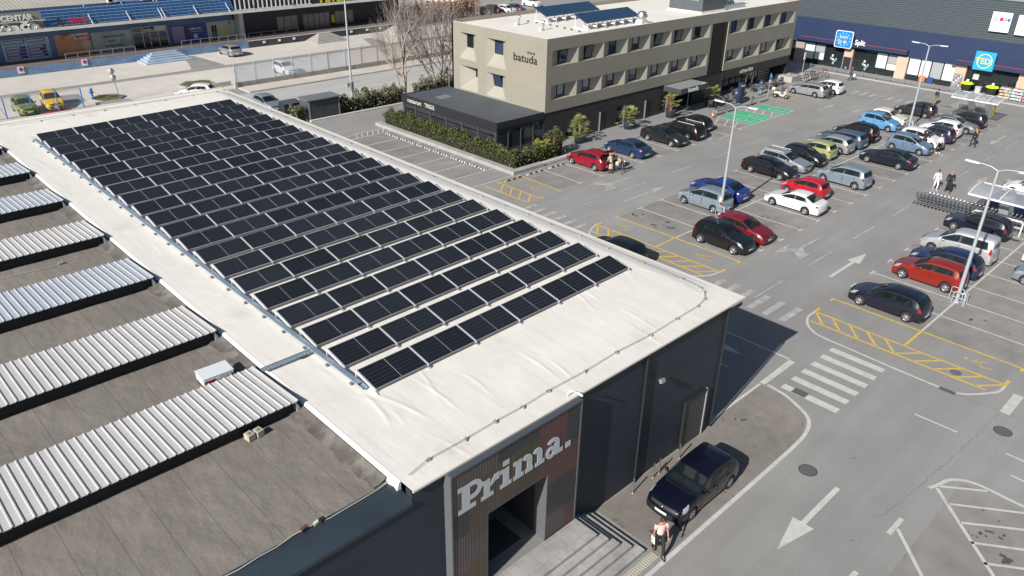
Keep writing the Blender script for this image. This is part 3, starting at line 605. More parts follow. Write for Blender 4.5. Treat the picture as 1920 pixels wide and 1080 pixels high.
b = MB(); UPF = add_spots(M('felt_upturn', (.115, .105, .092), .95, noise=[(1.2, .25), (8, .15)]), 1.3, .56, .6, tint=(.24, .225, .20)); rr = random.Random(8); yy = 13.95; vs = []
while yy < 58: vs += [(8.42+rr.uniform(-.07, .05), yy, 5.575), (8.66, yy, 5.60), (8.80, yy, 5.66), (8.86, yy, 5.72)]; yy += .35
b.add(vs, [(4*i+k, 4*i+k+1, 4*i+k+5, 4*i+k+4) for i in range(len(vs)//4-1) for k in range(3)], UPF, True); part(b.build('felt_upturn'), ware)
b = MB(); rr = random.Random(5)
pts = [(-6+.5*k, 13.82+.05*math.sin(k*1.1)+rr.uniform(-.02, .02), 5.60+.02*math.sin(k*2.1)) for k in range(31)]
b.tube(pts, .014, M('pale_cable', (.5, .48, .44), .7), 6); b.obox((6.3, 13.86, 5.63), (.10, .02, 0), (0, .05, 0), (0, 0, .05), M('rust_lump', (.11, .06, .04), .9)); b.obox((6.62, 13.84, 5.62), (.06, 0, .02), (0, .04, 0), (0, 0, .04), M('pale_block', (.45, .43, .4), .9)); b.obox((6.80, 13.84, 5.62), (.07, 0, 0), (0, .05, 0), (0, 0, .05), BLACKP)
tag(b.build('lightning_cable'), 'thin pale cable lying along the dark eave of the felt roof', 'cable')
# ribbed metal roof lights, seven bands
def rooflight(y, mat, label, rear=2.95):
    t = thing('roof_light', label, 'roof light', (0, y, 5.5), 0, 'ribbed roof lights on the felt roof')
    b = MB(); y0, y1, z0, z1 = -.12, rear-.05, .50, .26; xl, xr = -14.0, 8.62; prof = []; x = xl
    while x < xr-.001:
        prof += [(x, 0), (x+.185, 0), (x+.20, .032), (x+.23, .032)]; x += .25
    prof.append((xr, 0)); n = len(prof)
    vs = [(px, y0, z0+pz) for px, pz in prof]+[(px, y1, z1+pz) for px, pz in prof]+[(px, y0, z0+pz-.02) for px, pz in prof]
    b.add(vs, [(i, i+1, n+i+1, n+i) for i in range(n-1)]+[(2*n+i, 2*n+i+1, i+1, i) for i in range(n-1)], mat)
    b.add([(xr, y0, z0), (xr+.03, y0, z0-.12), (xr+.03, y1, z1-.12), (xr, y1, z1)], [(0, 1, 2, 3)], M('sheet_edge', (.45, .47, .5), .5))
    b.build('ribbed_sheet', None, t)
    b = MB(); b.add([(xl, .06, 0), (xr-.03, .06, 0), (xr-.03, .06, .47), (xl, .06, .47), (xl, rear-.2, 0), (xr-.03, rear-.2, 0), (xr-.03, rear-.2, .26), (xl, rear-.2, .26)], [(0, 1, 2, 3), (5, 4, 7, 6), (1, 5, 6, 2), (4, 0, 3, 7)], M('curb_black', (.012, .013, .018), .7))
    b.build('curb', None, t)
    return t
for i, y in enumerate((18.42, 24.05, 29.67, 35.25, 40.95, 46.6, 52.2)):
    nm = ['nearest white ribbed roof light, beside the inverter box', 'second ribbed roof light from the front, plain white', 'third ribbed roof light from the front, bluish', 'fourth ribbed roof light from the front, greyish white', 'fifth ribbed roof light from the front, bluish', 'sixth ribbed roof light from the front, bluish', 'farthest ribbed roof light, at the back of the felt roof'][i]
    rooflight(y, SHEETB if i in (2, 4, 5, 6) else SHEETW, nm)
b = MB(); UPM = M('upstand_grey', (.30, .36, .43), .5)             # white-lined wedges where each roof light meets the shop wall
for y in (18.42, 24.05, 29.67, 35.25, 40.95, 46.6, 52.2): b.add([(8.655, y-.1, 5.52), (8.655, y-.1, 5.98), (8.655, y+2.85, 5.75), (8.655, y+2.85, 5.5), (8.84, y-.1, 5.52), (8.84, y+2.85, 5.5)], [(0, 1, 2, 3), (1, 4, 5, 2), (0, 4, 1)], UPM)
part(b.build('roof_light_flashing'), ware)
# inverter box and paving blocks
inv = thing('inverter_box', 'white electrical box with red cables standing behind the nearest roof light', 'electrical box', (7.62, 21.75, 5.5), R(-2))
b = MB(); IW = M('inverter_white', (.68, .70, .73), .5); b.box(-.5, .5, -.33, .33, .12, .40, IW); b.obox((0, 0, .41), (.52, 0, 0), (0, .35, 0), (0, 0, .012), IW); bevel(b.build('cabinet', None, inv), .012)
b = MB(); b.box(-.5, -.44, -.3, .3, 0, .118, GREYD); b.box(.44, .5, -.3, .3, 0, .118, GREYD); b.build('feet', None, inv)
b = MB(); b.box(.02, .46, -.336, -.331, .16, .32, BLACKP); 
for k in range(9): b.obox((.05+.045*k, -.34, .24), (.012, 0, .012), (0, .003, 0), (-.02, 0, .06), IW)
b.build('vent_grille', None, inv)
b = MB(); b.box(-.46, -.1, -.336, -.331, .14, .30, M('recess', (.05, .02, .02), .7))
for k in range(6): b.tube([(-.42+.05*k, -.34, .26), (-.43+.055*k, -.38, .14), (-.44+.05*k, -.40, -.0)], .012, M('red_cable', (.45, .01, .02), .5), 6)
b.build('cables', None, inv)
for i, (x, lab) in enumerate([(7.02, 'left beige paving block against the nearest roof light curb'), (7.3, 'right beige paving block against the nearest roof light curb')]):
    b = MB(); b.obox((x, 18.2, 5.61), (.11, .02, 0), (-.02, .13, 0), (0, 0, .10), M('beige_block', (.46, .42, .34), .9, noise=[(6, .15)])); b.obox((x, 18.2, 5.715), (.05, .01, 0), (-.01, .06, 0), (0, 0, .005), M('block_hole', (.2, .18, .15), .9)); bevel(tag(b.build('paving_block'), lab, 'block', 'blocks by the roof light'), .008)
b = MB(); b.tube([(2.2, 34.3, 5.53), (5, 34.45, 5.54), (6.2, 34.35, 5.53), (7.6, 34.6, 5.53)], .012, M('pale_cable', (.5, .48, .44), .7), 6); b.obox((3.2, 34.38, 5.56), (.09, 0, 0), (0, .05, 0), (0, 0, .04), KERB); b.obox((6.6, 34.4, 5.56), (.09, 0, 0), (0, .05, 0), (0, 0, .04), KERB)
tag(b.build('roof_cable'), 'thin cable with clips lying on the felt between two roof lights', 'cable')

# ================================================================ solar array on the roof
CELL = M('solar_cell', (.010, .012, .018), .22, spec=.45)
def cell_material():
    m = bpy.data.materials.new('solar_cells'); m.use_nodes = True; nt = m.node_tree; N = nt.nodes; L = nt.links; bs = N['Principled BSDF']
    bs.inputs['Roughness'].default_value = .30; bs.inputs['Specular IOR Level'].default_value = .10
    tc = N.new('ShaderNodeTexCoord'); sp = N.new('ShaderNodeSeparateXYZ'); L.new(tc.outputs['Object'], sp.inputs[0])
    def grid(sock, period, w):
        a = N.new('ShaderNodeMath'); a.operation = 'ADD'; a.inputs[1].default_value = 100*period+w/2; L.new(sock, a.inputs[0])
        d = N.new('ShaderNodeMath'); d.operation = 'MODULO'; d.inputs[1].default_value = period; L.new(a.outputs[0], d.inputs[0])
        l = N.new('ShaderNodeMath'); l.operation = 'LESS_THAN'; l.inputs[1].default_value = w; L.new(d.outputs[0], l.inputs[0]); return l.outputs[0]
    a = grid(sp.outputs[0], 1.99/24, .009); c = grid(sp.outputs[1], 1.0/6, .011)
    mx = N.new('ShaderNodeMath'); mx.operation = 'MAXIMUM'; L.new(a, mx.inputs[0]); L.new(c, mx.inputs[1])
    oi = N.new('ShaderNodeObjectInfo'); mr = N.new('ShaderNodeMapRange'); mr.inputs['To Min'].default_value = .85; mr.inputs['To Max'].default_value = 1.25; L.new(oi.outputs['Random'], mr.inputs['Value'])
    mc = N.new('ShaderNodeMix'); mc.data_type = 'RGBA'; mc.inputs['A'].default_value = (.005, .006, .0115, 1); mc.inputs['B'].default_value = (.092, .105, .12, 1); L.new(mx.outputs[0], mc.inputs['Factor'])
    mm = N.new('ShaderNodeMix'); mm.data_type = 'RGBA'; mm.blend_type = 'MULTIPLY'; mm.inputs['Factor'].default_value = 1; L.new(mc.outputs['Result'], mm.inputs['A']); L.new(mr.outputs['Result'], mm.inputs['B'])
    L.new(mm.outputs['Result'], bs.inputs['Base Color']); return m
CELLS = cell_material()
PW, PD, PT = 2.03, 1.065, R(11)
slope = math.atan(.015)
ALUF = M('module_frame', (.34, .35, .37), .5, metal=.6)
def make_panel(x, y, z):
    t = thing('solar_module', '', 'solar panel', (x, y, z)); t.rotation_euler = (PT, -slope, 0)
    b = MB(); t_ = .016; h = .035
    b.box(0, PW, 0, t_, -h, .004, ALUF); b.box(0, PW, PD-t_, PD, -h, .004, ALUF); b.box(0, t_, t_+.001, PD-t_-.001, -h, .004, ALUF); b.box(PW-t_, PW, t_+.001, PD-t_-.001, -h, .004, ALUF)
    b.box(PW/2-.007, PW/2+.007, t_+.001, PD-t_-.001, .0012, .0022, M('busbar_white', (.5, .52, .54), .5))
    b.build('frame', None, t)
    b = MB(); b.quad((t_-PW/2, t_-PD/2, 0), (PW/2-t_, t_-PD/2, 0), (PW/2-t_, PD/2-t_, 0), (t_-PW/2, PD/2-t_, 0), CELLS); b.quad((t_-PW/2, t_-PD/2, -.03), (t_-PW/2, PD/2-t_, -.03), (PW/2-t_, PD/2-t_, -.03), (PW/2-t_, t_-PD/2, -.03), ALUW)
    c = b.build('cell_sheet', None, t); c.location = (PW/2, PD/2, 0)
    # mounting rail between this panel and its right neighbour, triangular foot
    b = MB(); b.box(PW+.012, PW+.060, -.03, PD+.03, -.05, -.012, ALUW); b.build('mounting_rail', None, t)
    b = MB(); cs, sn = math.cos(-PT), math.sin(-PT)
    def u(px, py, pz): return (px, py*cs-pz*sn, py*sn+pz*cs)          # undo the tilt: world-aligned support under the rail
    for (p, q) in ((u(PW+.036, .03, -.10), (PW+.036, .0, -.05)), (u(PW+.036, PD*cs-.0, -.13), (PW+.036, PD-.02, -.05))): b.bar(p, q, .035, .03, ALUW)
    b.bar(u(PW+.036, -.10, -.115), u(PW+.036, PD+.12, -.115), .04, .03, ALUW, up=(1, 0, 0)); b.obox(u(PW+.036, -.05, -.09), (.045, 0, 0), (0, .04, 0), (0, 0, .03), STEEL)
    b.build('support', None, t); return t
p0 = None
for r in range(21):
    for c in range(6):
        x = 10.86+2.10*c; y = 17.28+1.75*r; z = 5.955+.015*(x-10.8)
        if p0 is None: o = p0 = make_panel(x, y, z)
        else: o = copy_tree(p0); o.location = (x, y, z)
        col = ['beside the cable tray', 'second from the cable tray', 'third from the cable tray', 'third from the long roof edge', 'second from the long roof edge', 'at the long roof edge'][c]
        row = 'front row' if r == 0 else ('backmost row' if r == 20 else (f'{ORD[r]} row from the front' if r <= 10 else f'{ORD[20-r]} row from the back'))
        tag(o, f'black solar panel in the {row}, {col}', 'solar panel', 'solar panels on the cream roof')
b = MB()                                                            # end supports at the cable-tray side, one frame per row
for r in range(21):
    y = 17.28+1.75*r; z = 5.94
    b.bar((10.82, y-.02, z-.03), (10.82, y+PD*math.cos(PT), z+PD*math.sin(PT)-.03), .04, .05, ALUW); b.bar((10.82, y+PD*.98, 5.83), (10.82, y+PD*.98, z+.13), .05, .03, ALUW); b.bar((10.82, y-.15, 5.845), (10.82, y+PD+.1, 5.845), .04, .03, ALUW, up=(1, 0, 0))
tag(b.build('panel_end_frames'), 'white triangular end frames carrying the solar rows beside the cable tray', 'mounting frames')
# cable tray
tray = thing('cable_tray', 'long blue-grey metal cable tray running along the left end of the solar rows', 'cable tray', (10.66, 17.6, 5.8))
b = MB(); b.box(-.09, .09, 0, 35.6, .09, .10, GALV); b.box(-.09, -.085, 0, 35.6, .1005, .16, GALV); b.box(.085, .09, 0, 35.6, .1005, .16, GALV); b.box(-.084, .084, .3, 35.5, .155, .163, GALV); b.build('trough', None, tray)
for k in range(25):
    b = MB(); b.box(-.16, .12, -.06, .06, .0, .075, M('tray_foot', (.14, .14, .15), .8)); b.build('foot', None, tray, loc=(0, .6+1.45*k, 0))
tray = thing('cable_tray', 'short cable tray branch crossing the cream roof to the nearest roof light', 'cable tray', (8.75, 20.66, 5.8))
b = MB(); b.box(0, 1.8, -.09, .09, .12, .13, GALV); b.box(0, 1.8, -.09, -.085, .1305, .18, GALV); b.box(0, 1.8, .085, .09, .1305, .18, GALV)
for k in range(14): b.box(.1+.12*k, .14+.12*k, -.092, -.0905, .14, .17, GREYD)
b.build('trough', None, tray); b = MB(); b.box(1.4, 1.6, -.1, .1, .0, .118, GREYD); b.build('foot', None, tray, loc=(0, 0, 0))
# lightning conductor round the roof edge
lc = thing('lightning_conductor', 'thin lightning wire on small clips following the edge of the cream roof', 'lightning wire', (0, 0, 0))
WIRE = M('conductor_wire', (.33, .32, .30), .5, metal=.5); CLIP = M('conductor_clip', (.36, .33, .29), .7)
path = [(9.25, 13.45), (10.05, 13.62), (11.4, 13.6), (12.6, 13.63), (13.7, 13.6), (14.9, 13.66), (16.6, 13.62), (18.3, 13.68), (20.1, 13.6), (21.8, 13.66), (23.2, 13.7), (23.9, 13.85), (24.35, 14.2), (24.5, 14.5), (24.55, 15.4), (24.52, 17.4), (24.6, 19.4), (24.75, 21.2), (24.7, 23.0), (24.78, 24.6), (24.7, 26.2), (24.75, 28), (24.7, 30), (24.78, 32), (24.7, 34), (24.74, 36), (24.7, 38), (24.74, 40), (24.7, 42), (24.74, 44), (24.7, 46), (24.74, 48), (24.7, 50), (24.74, 52), (24.7, 54), (24.6, 56.3), (24.2, 57.3), (22.5, 57.6), (20.4, 57.5), (18.3, 57.6), (16.2, 57.5), (14.2, 57.6), (12.2, 57.5), (10.2, 57.6)]
b = MB(); b.tube([(x, y, roof_z(x, y)+.07) for x, y in path], .011, WIRE, 5); b.build('wire', None, lc)
for i, (x, y) in enumerate(path[1:-1]):
    b = MB(); b.obox((0, 0, .03), (.07, 0, 0), (0, .05, 0), (0, 0, .028), CLIP); b.obox((.02, 0, .075), (.015, 0, 0), (0, .012, 0), (0, 0, .05), CLIP); b.obox((-.05, .01, .07), (.03, 0, .02), (0, .012, 0), (0, 0, .01), CLIP)
    b.build('clip', None, lc, loc=(x, y, roof_z(x, y)), rotz=(i*.7) % 3)
# ================================================================ hotel
HB = add_lines(M('beige_cladding', (.290, .270, .222), .6, noise=[(.5, .05), (5, .03)]), 2, .62, .012, .25, offset=.1, col=(.2, .19, .16))
HN = M('beige_niche', (.345, .328, .28), .6, noise=[(.8, .04)])
HD = M('hotel_dark_cladding', (.036, .037, .042), .5, noise=[(.6, .12), (6, .06)], spec=.35)
HFR = M('window_frame_dark', (.03, .032, .036), .4)
HX0, HX1, HY0, HY1, HZ0, HZ1 = 45.6, 86.0, 43.63, 55.5, 3.5, 9.42
hotel = thing('hotel_building', 'three storey beige clad hotel over a dark ground floor with recessed windows', 'building', (45.6, 43.63, 0))
def facade(org, ux, nrm, w, z0, z1, niches, depth=.5):
    """flat wall w wide with splayed window niches cut into it; niches: (a0,a1,b0,b1, ia0,ia1,ib0,ib1[,depth]) in wall coordinates"""
    ux, nrm, o = Vector(ux), Vector(nrm), Vector(org); wall = MB(); nic = MB()
    P = lambda a, z, d=0: o+ux*a+Vector((0, 0, z))-nrm*d
    A = sorted({0, w, *[n[0] for n in niches], *[n[1] for n in niches]}); Zs = sorted({z0, z1, *[n[2] for n in niches], *[n[3] for n in niches]})
    for a0, a1 in zip(A[:-1], A[1:]):
        run = None
        for q0, q1 in zip(Zs[:-1], Zs[1:]):
            am, zm = (a0+a1)/2, (q0+q1)/2
            if any(n[0] < am < n[1] and n[2] < zm < n[3] for n in niches):
                if run: wall.quad(P(a0, run[0]), P(a1, run[0]), P(a1, run[1]), P(a0, run[1]), HB); run = None
            else: run = (run[0], q1) if run else (q0, q1)
        if run: wall.quad(P(a0, run[0]), P(a1, run[0]), P(a1, run[1]), P(a0, run[1]), HB)
    wins = []
    for n in niches:
        a0, a1, b0, b1, c0, c1, d0, d1 = n[:8]; d = n[8] if len(n) > 8 else depth
        O = [P(a0, b0), P(a1, b0), P(a1, b1), P(a0, b1)]; I = [P(c0, d0, d), P(c1, d0, d), P(c1, d1, d), P(c0, d1, d)]
        for k in range(4): nic.quad(O[k], O[(k+1) % 4], I[(k+1) % 4], I[k], HN)
        wins.append((c0, c1, d0, d1, d))
    return wall, nic, wins, P
def add_windows(wins, P, ux, nrm, parent, tilted=(), blinds=()):
    ux, nrm = Vector(ux), Vector(nrm)
    for i, (c0, c1, d0, d1, d) in enumerate(wins):
        f = MB(); t = .055
        for (a0, a1, q0, q1) in ((c0, c1, d0, d0+t), (c0, c1, d1-t, d1), (c0, c0+t, d0+t, d1-t), (c1-t, c1, d0+t, d1-t)):
            f.obox((P(a0, q0, d)+P(a1, q1, d))/2+nrm*.02, ux*(a1-a0)/2, Vector((0, 0, (q1-q0)/2)), nrm*.03, HFR)
        w = part(f.build('window'), parent)
        g = MB(); off = nrm*.0; g.quad(P(c0+t, d0+t, d), P(c1-t, d0+t, d), P(c1-t, d1-t, d), P(c0+t, d1-t, d), GLASSB if i % 3 else GLASS)
        part(g.build('pane'), w)
        if i in blinds:
            g = MB(); h = (d1-d0)*(.45+.35*((i*37) % 10)/10); g.obox((P(c0+.08, d1-t-h, d)+P(c1-.16, d1-t, d))/2+nrm*.012, ux*(c1-c0-.24)/2, Vector((0, 0, h/2)), nrm*.004, M('white_blind', (.42, .43, .46), .8)); part(g.build('blind'), w)
        if i in tilted:
            g = MB(); q0, q1 = P(c0+.04, d0+.05, d)+nrm*.05, P(c1-.04, d0+.05, d)+nrm*.05; q2, q3 = P(c1-.04, d1-.06, d)+nrm*.26, P(c0+.04, d1-.06, d)+nrm*.26
            g.quad(q0, q1, q2, q3, GLASSB)
            for a, b_ in ((q0, q1), (q1, q2), (q2, q3), (q3, q0)): g.bar(a, b_, .05, .05, HFR)
            part(g.build('tilted_sash'), w)
px = [46.2+3.225*i for i in range(8)]; fx = [72.08+3.36*i for i in range(5)]
def rowN(xs, z0, z1): return [(a+.04-HX0, b_-.06-HX0, z0, z1, a+1.2-HX0, a+2.15-HX0, z0+.06, z1-.06) for a, b_ in zip(xs[:-1], xs[1:])]
nich = rowN(px, 7.2, 8.45)+rowN(px, 4.46, 5.68)+rowN(fx, 7.12, 8.42)+rowN(fx, 4.32, 5.56)
LX0, LX1 = 69.1-HX0, 71.95-HX0
wall, nic, wins, P = facade((HX0, HY0, 0), (1, 0, 0), (0, -1, 0), HX1-HX0, HZ0, HZ1, nich+[(LX0, LX1, 3.5, 8.42, LX0, LX1, 3.5, 8.42, .35)])
lw = wins.pop()
part(wall.build('facade_wall'), hotel); part(nic.build('window_niches'), hotel)
add_windows(wins, P, (1, 0, 0), (0, -1, 0), hotel, tilted=(0, 1, 4, 5, 21), blinds=(0, 1, 3, 5, 7, 8, 9, 10, 11, 12, 13, 18, 19, 20, 21))
b = MB(); yv = HY0+.34; b.quad((69.1, yv, 3.5), (71.95, yv, 3.5), (71.95, yv, 8.42), (69.1, yv, 8.42), BLACKP)
for k in range(27): z = 3.55+.18*k; b.obox((70.5, HY0+.17, z), (1.39, 0, 0), (0, .14, -.05), (0, .006, .018), M('louver_bronze', (.10, .085, .07), .5))
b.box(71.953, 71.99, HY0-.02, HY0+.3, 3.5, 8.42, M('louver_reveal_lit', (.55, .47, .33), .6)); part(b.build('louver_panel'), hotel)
# short facade facing -x: coordinate a runs towards -y
Wy = lambda y: HY1-y
nich = [(Wy(54.44), Wy(52.2), 6.38, 8.64, Wy(53.92), Wy(53.08), 7.36, 8.5), (Wy(50.82), Wy(48.35), 6.28, 8.6, Wy(50.26), Wy(49.27), 7.34, 8.5),
        (Wy(54.42), Wy(52.0), 3.7, 5.8, Wy(53.1), Wy(52.35), 4.82, 5.64, .8), (Wy(50.83), Wy(48.38), 3.72, 5.72, Wy(50.28), Wy(49.28), 4.58, 5.62)]
wall, nic, wins, P = facade((HX0, HY1, 0), (0, -1, 0), (-1, 0, 0), HY1-HY0, HZ0, HZ1, nich)
part(wall.build('end_wall'), hotel); part(nic.build('window_niches'), hotel); add_windows(wins, P, (0, -1, 0), (-1, 0, 0), hotel, tilted=(3,), blinds=())
b = MB(); b.box(HX0, HX1, HY1-.2, HY1, HZ0, HZ1, HB); b.box(HX1-.2, HX1, HY0+.001, HY1-.203, HZ0, HZ1, HB); part(b.build('rear_wall'), hotel)
b = MB(); HR = M('hotel_roof_cream', (.76, .725, .655), .8, noise=[(.2, .04), (1.5, .04)]); add_spots(HR, .5, .68, .4, tint=(.5, .45, .38))
b.quad((HX0+.25, HY0+.25, 9.25), (HX1-.22, HY0+.25, 9.25), (HX1-.22, HY1-.25, 9.25), (HX0+.25, HY1-.25, 9.25), HR)
b.box(HX0+.004, HX1-.004, HY0+.004, HY0+.247, 9.1, 9.424, HR); b.box(HX0+.004, HX0+.247, HY0+.25, HY1-.2, 9.1, 9.424, HR); b.box(HX0+.25, HX1-.25, HY1-.247, HY1-.204, 9.1, 9.6, M('parapet_brown', (.33, .29, .25), .8)); b.box(75.0, 86-.25, 48, 48.3, 9.252, 9.35, HR)
part(b.build('roof'), hotel)
b = MB(); b.quad((HX0, HY0, HZ0), (HX0, HY1, HZ0), (HX1, HY1, HZ0), (HX1, HY0, HZ0), HD); part(b.build('soffit'), hotel)
# ground floor
b = MB(); GY = 43.70; gw = [(48.35, 49.35), (55.15, 56.05), (61.75, 62.6)]; xs = [45.62]
for a, c_ in gw: xs += [a, c_]
xs.append(62.7)
for i in range(0, len(xs), 2): b.box(xs[i], xs[i+1], GY, GY+.2, .12, 3.498, HD)
for a, c_ in gw: b.box(a, c_, GY+.003, GY+.197, 2.5, 3.496, HD)
for x in (49.45, 52.75, 56.15, 59.3, 62.7): b.obox((x+.35, GY-.06, 1.3), (.38, .05, 0), (.008, -.02, 0), (0, 0, 1.15), HD); b.box(x-.07, x-.03, GY-.16, GY-.003, .12, 2.45, M('panel_edge', (.16, .165, .17), .45))
b.box(66.9, 72.0, GY, GY+.2, .12, 3.498, HD); b.box(72.05, 72.35, 43.64, 44.95, .12, 3.498, HD); b.box(85.6, 86, 43.7, 55, .12, 3.496, HD); b.box(45.63, 86, 55, 55.2, 0, 3.496, HD)
part(b.build('ground_floor_wall'), hotel)
for a, c_ in gw:
    b = MB(); b.box(a+.03, c_-.03, GY+.06, GY+.09, .13, 2.497, GLASS); w = part(b.build('window'), hotel)
b = MB(); b.box(62.75, 66.85, GY+.5, GY+.55, .12, 3.49, GLASS); part(b.build('lobby_glass'), hotel)
b = MB(); b.box(62.72, 62.9, 42.9, 44.2, .12, 3.0, M('wood_reveal', (.11, .035, .015), .5)); b.box(64.7, 64.75, 42.6, 42.65, .12, 2.6, STEEL); b.box(64.2, 65.4, 42.6, 42.64, 1.0, 1.05, STEEL); part(b.build('lobby_entrance_rails'), hotel)
b = MB(); b.box(72.4, 85.55, 45.3, 45.35, .12, 2.9, GLASS); part(b.build('cafe_glass'), hotel)
b = MB()
for x in [72.5+1.3*k for k in range(11)]: b.box(x-.03, x+.03, 45.24, 45.296, .12, 2.9, HFR)
b.box(72.36, 85.6, 45.22, 45.295, 2.9, 3.497, HD); b.box(72.4, 85.58, HY0+.02, HY0+.16, 2.6, 3.497, HD); b.box(82.2, 84.8, 45.23, 45.29, .5, 2.6, M('striped_film', (.3, .31, .32), .5)); add_lines(MATS['striped_film'], 2, .32, .16, .85, col=(.04, .04, .045))
for x in (77.3, 78.6): b.box(x-.06, x+.06, 43.75, 43.85, .12, 2.6, STEEL)
b.box(77.24, 78.66, 43.75, 43.85, 2.6, 2.72, STEEL); part(b.build('cafe_frames'), hotel)
cano = MB(); cano.box(61.9, 66.4, 41.6, 43.62, 2.95, 3.42, GREYD); cano.box(61.95, 66.35, 41.65, 43.6, 3.423, 3.44, M('canopy_top', (.25, .255, .26), .6)); canopy = part(cano.build('entrance_canopy'), hotel)
LETW = M('letters_cream', (.62, .60, .50), .5); LETG = M('letters_pale_green', (.5, .62, .5), .5, emit=.15); LETD = M('letters_dark', (.02, .018, .018), .5)
part(text('batuda', .62, (63.1, 41.59, 3.0), (1, 0, 0), (0, 0, 1), LETG, 'canopy_lettering', None, .03, bold=.008), canopy)
def stars(n, c0, du, r, m, nrm, name):
    b = MB(); nrm = Vector(nrm)
    for k in range(n):
        c = Vector(c0)+Vector(du)*k; u = Vector(du).normalized(); v = Vector((0, 0, 1)); pts = []
        for j in range(10): rr_ = r if j % 2 == 0 else r*.42; a = math.pi/2+j*math.pi/5; pts.append(c+u*rr_*math.cos(a)+v*rr_*math.sin(a))
        b.extrude(pts, nrm*.03, m)
    return b.build(name)
part(stars(3, (65.2, 41.58, 3.52), (.24, 0, 0), .10, LETG, (0, -1, 0), 'canopy_stars'), canopy)
nm = part(text('batuda', .92, (HX0-.03, 47.48, 7.28), (0, -1, 0), (0, 0, 1), LETD, 'name_lettering', None, .05, bold=.0, squash=1.10, spacing=1.04), hotel)
part(stars(3, (HX0-.03, 45.72, 8.1), (0, -.33, 0), .12, LETD, (-1, 0, 0), 'name_stars'), hotel)
part(text('caffe bar CIRA', .52, (75.5, HY0-.0, 2.78), (1, 0, 0), (0, 0, 1), LETW, 'cafe_lettering', None, .03, bold=.008, squash=.84), hotel)
# roof equipment
BLUEP = M('collector_blue', (.022, .052, .105), .2, spec=.6)
for j, (y, z, lab) in enumerate(((45.3, 9.88, 'front row of tilted blue solar collectors on the hotel roof'), (50.1, 9.88, 'rear row of tilted blue solar collectors on the hotel roof'))):
    t = thing('solar_collector_row', lab, 'solar collectors', (52.1, y, 9.25), 0, 'collector rows on the hotel roof')
    for k in range(6):
        b = MB(); x0 = 1.22*k; zf = z-9.25; b.extrude([(x0+.01, 0, zf), (x0+1.21, 0, zf), (x0+1.21, 1.5, zf+.58), (x0+.01, 1.5, zf+.58)], (0, .03, -.08), BLUEP); b.build('collector', None, t)
        b = MB(); b.bar((x0+.2, .05, .02), (x0+.2, .05, zf-.09), .05, .05, ALUW); b.bar((x0+.2, 1.45, .02), (x0+.2, 1.45, zf+.49), .05, .05, ALUW); b.bar((x0+.2, -.1, .05), (x0+.2, 1.6, .05), .14, .1, WHITE); b.bar((x0+1.0, -.25, .3), (x0+1.0, .6, .28), .08, .12, WHITE); b.build('stand', None, t)
b = MB(); PENT = M('penthouse_grey', (.085, .10, .115), .5, noise=[(1, .08)]); b.box(68.7, 72.7, 44.85, 48.8, 9.26, 12.5, PENT); b.box(68.55, 72.8, 44.75, 48.9, 9.255, 9.45, HR)
for x in (68.66,): b.box(x, 68.697, 45.3, 46.1, 10.4, 12.0, STEEL)
tag(b.build('roof_plant_room'), 'dark grey plant room standing on the hotel roof', 'plant room')
b = MB()
for k in range(4): b.tube([(73.2+.75*k, 46.1-.06*k, 9.3), (73.2+.75*k, 46.1-.06*k, 12.2)], .13, STEEL, 10); b.tube([(73.2+.75*k, 46.1, 9.9+.2*k), (73.5+.75*k, 45.7, 9.6)], .12, STEEL, 8)
b.box(72.9, 77, 45.1, 45.5, 9.27, 9.7, GALV); tag(b.build('roof_ducts'), 'bundle of steel ducts beside the dark plant room on the hotel roof', 'ducts')
t = thing('roof_ventilator', 'round steel roof ventilator beside the front collector row', 'ventilator', (58.75, 44.55, 9.25))
b = MB(); b.box(-.42, .42, -.35, .35, 0, .36, HR); b.build('plinth', None, t); b = MB(); b.lathe([(.3, .36), (.33, .5), (.5, .62), (.5, .8), (.38, .9), (.40, .98), (.25, 1.1), (0, 1.12)], (0, 0, 0), STEEL, 18); b.build('cowl', None, t)
for i, (x, y) in enumerate([(49.6, 51), (49.3, 47.7), (51.4, 51.7), (51.6, 50.8), (51.5, 49.9), (51.6, 49.1), (51.5, 48.2), (51.3, 47.1), (51.2, 46.2), (51.0, 45.1)]):
    lab = ['short vent pipe with a cowl on the hotel roof, the farther from the edge', 'short vent pipe with a cowl on the hotel roof, nearer the lettered end'][i] if i < 2 else f'{ORD[9-i]} small dark roof stub counted from the parapet beside the front collectors'
    b = MB()
    if i < 2: b.tube([(x, y, 9.25), (x, y, 9.9)], .07, STEEL, 8); b.lathe([(.14, 9.9), (.12, 10.05), (0, 10.08)], (x, y, 0), STEEL, 10); b.box(x-.5, x-.3, y-.2, y, 9.25, 9.5, WHITE)
    else: b.lathe([(.10, 9.25), (.10, 9.36), (0, 9.38)], (x, y, 0), GREYD, 10)
    tag(b.build('roof_vent'), lab, 'roof vent', 'small vents on the hotel roof')
# ================================================================ restaurant annex
HOTEL_ROOF_THINGS = [o for o in scene.objects if o.parent is None and (o.get('category') in ('solar collectors', 'plant room', 'ducts', 'ventilator', 'roof vent'))]
an = thing('restaurant_annex', 'single storey dark glazed restaurant with ribbed metal roof and cream lettering on its fascia', 'restaurant', (40.25, 43.65, 0))
AX0, AX1, AY0, AY1 = 40.25, 45.595, 43.66, 56.2
b = MB(); FAS = M('fascia_black', (.022, .022, .026), .45)
b.box(AX0, AX0+.15, AY0, AY1, 3.0, 3.62, FAS); b.box(AX0+.153, AX1, AY0, AY0+.15, 3.05, 3.62, FAS); b.box(AX0+.153, AX1, AY1-.15, AY1, 3.0, 3.62, FAS); fas = part(b.build('fascia'), an)
b = MB(); RIB = M('ribbed_roof_grey', (.085, .097, .11), .5, noise=[(.5, .08)])
n = 50; y = AY0+.155
dy = (AY1-.155-y)/n
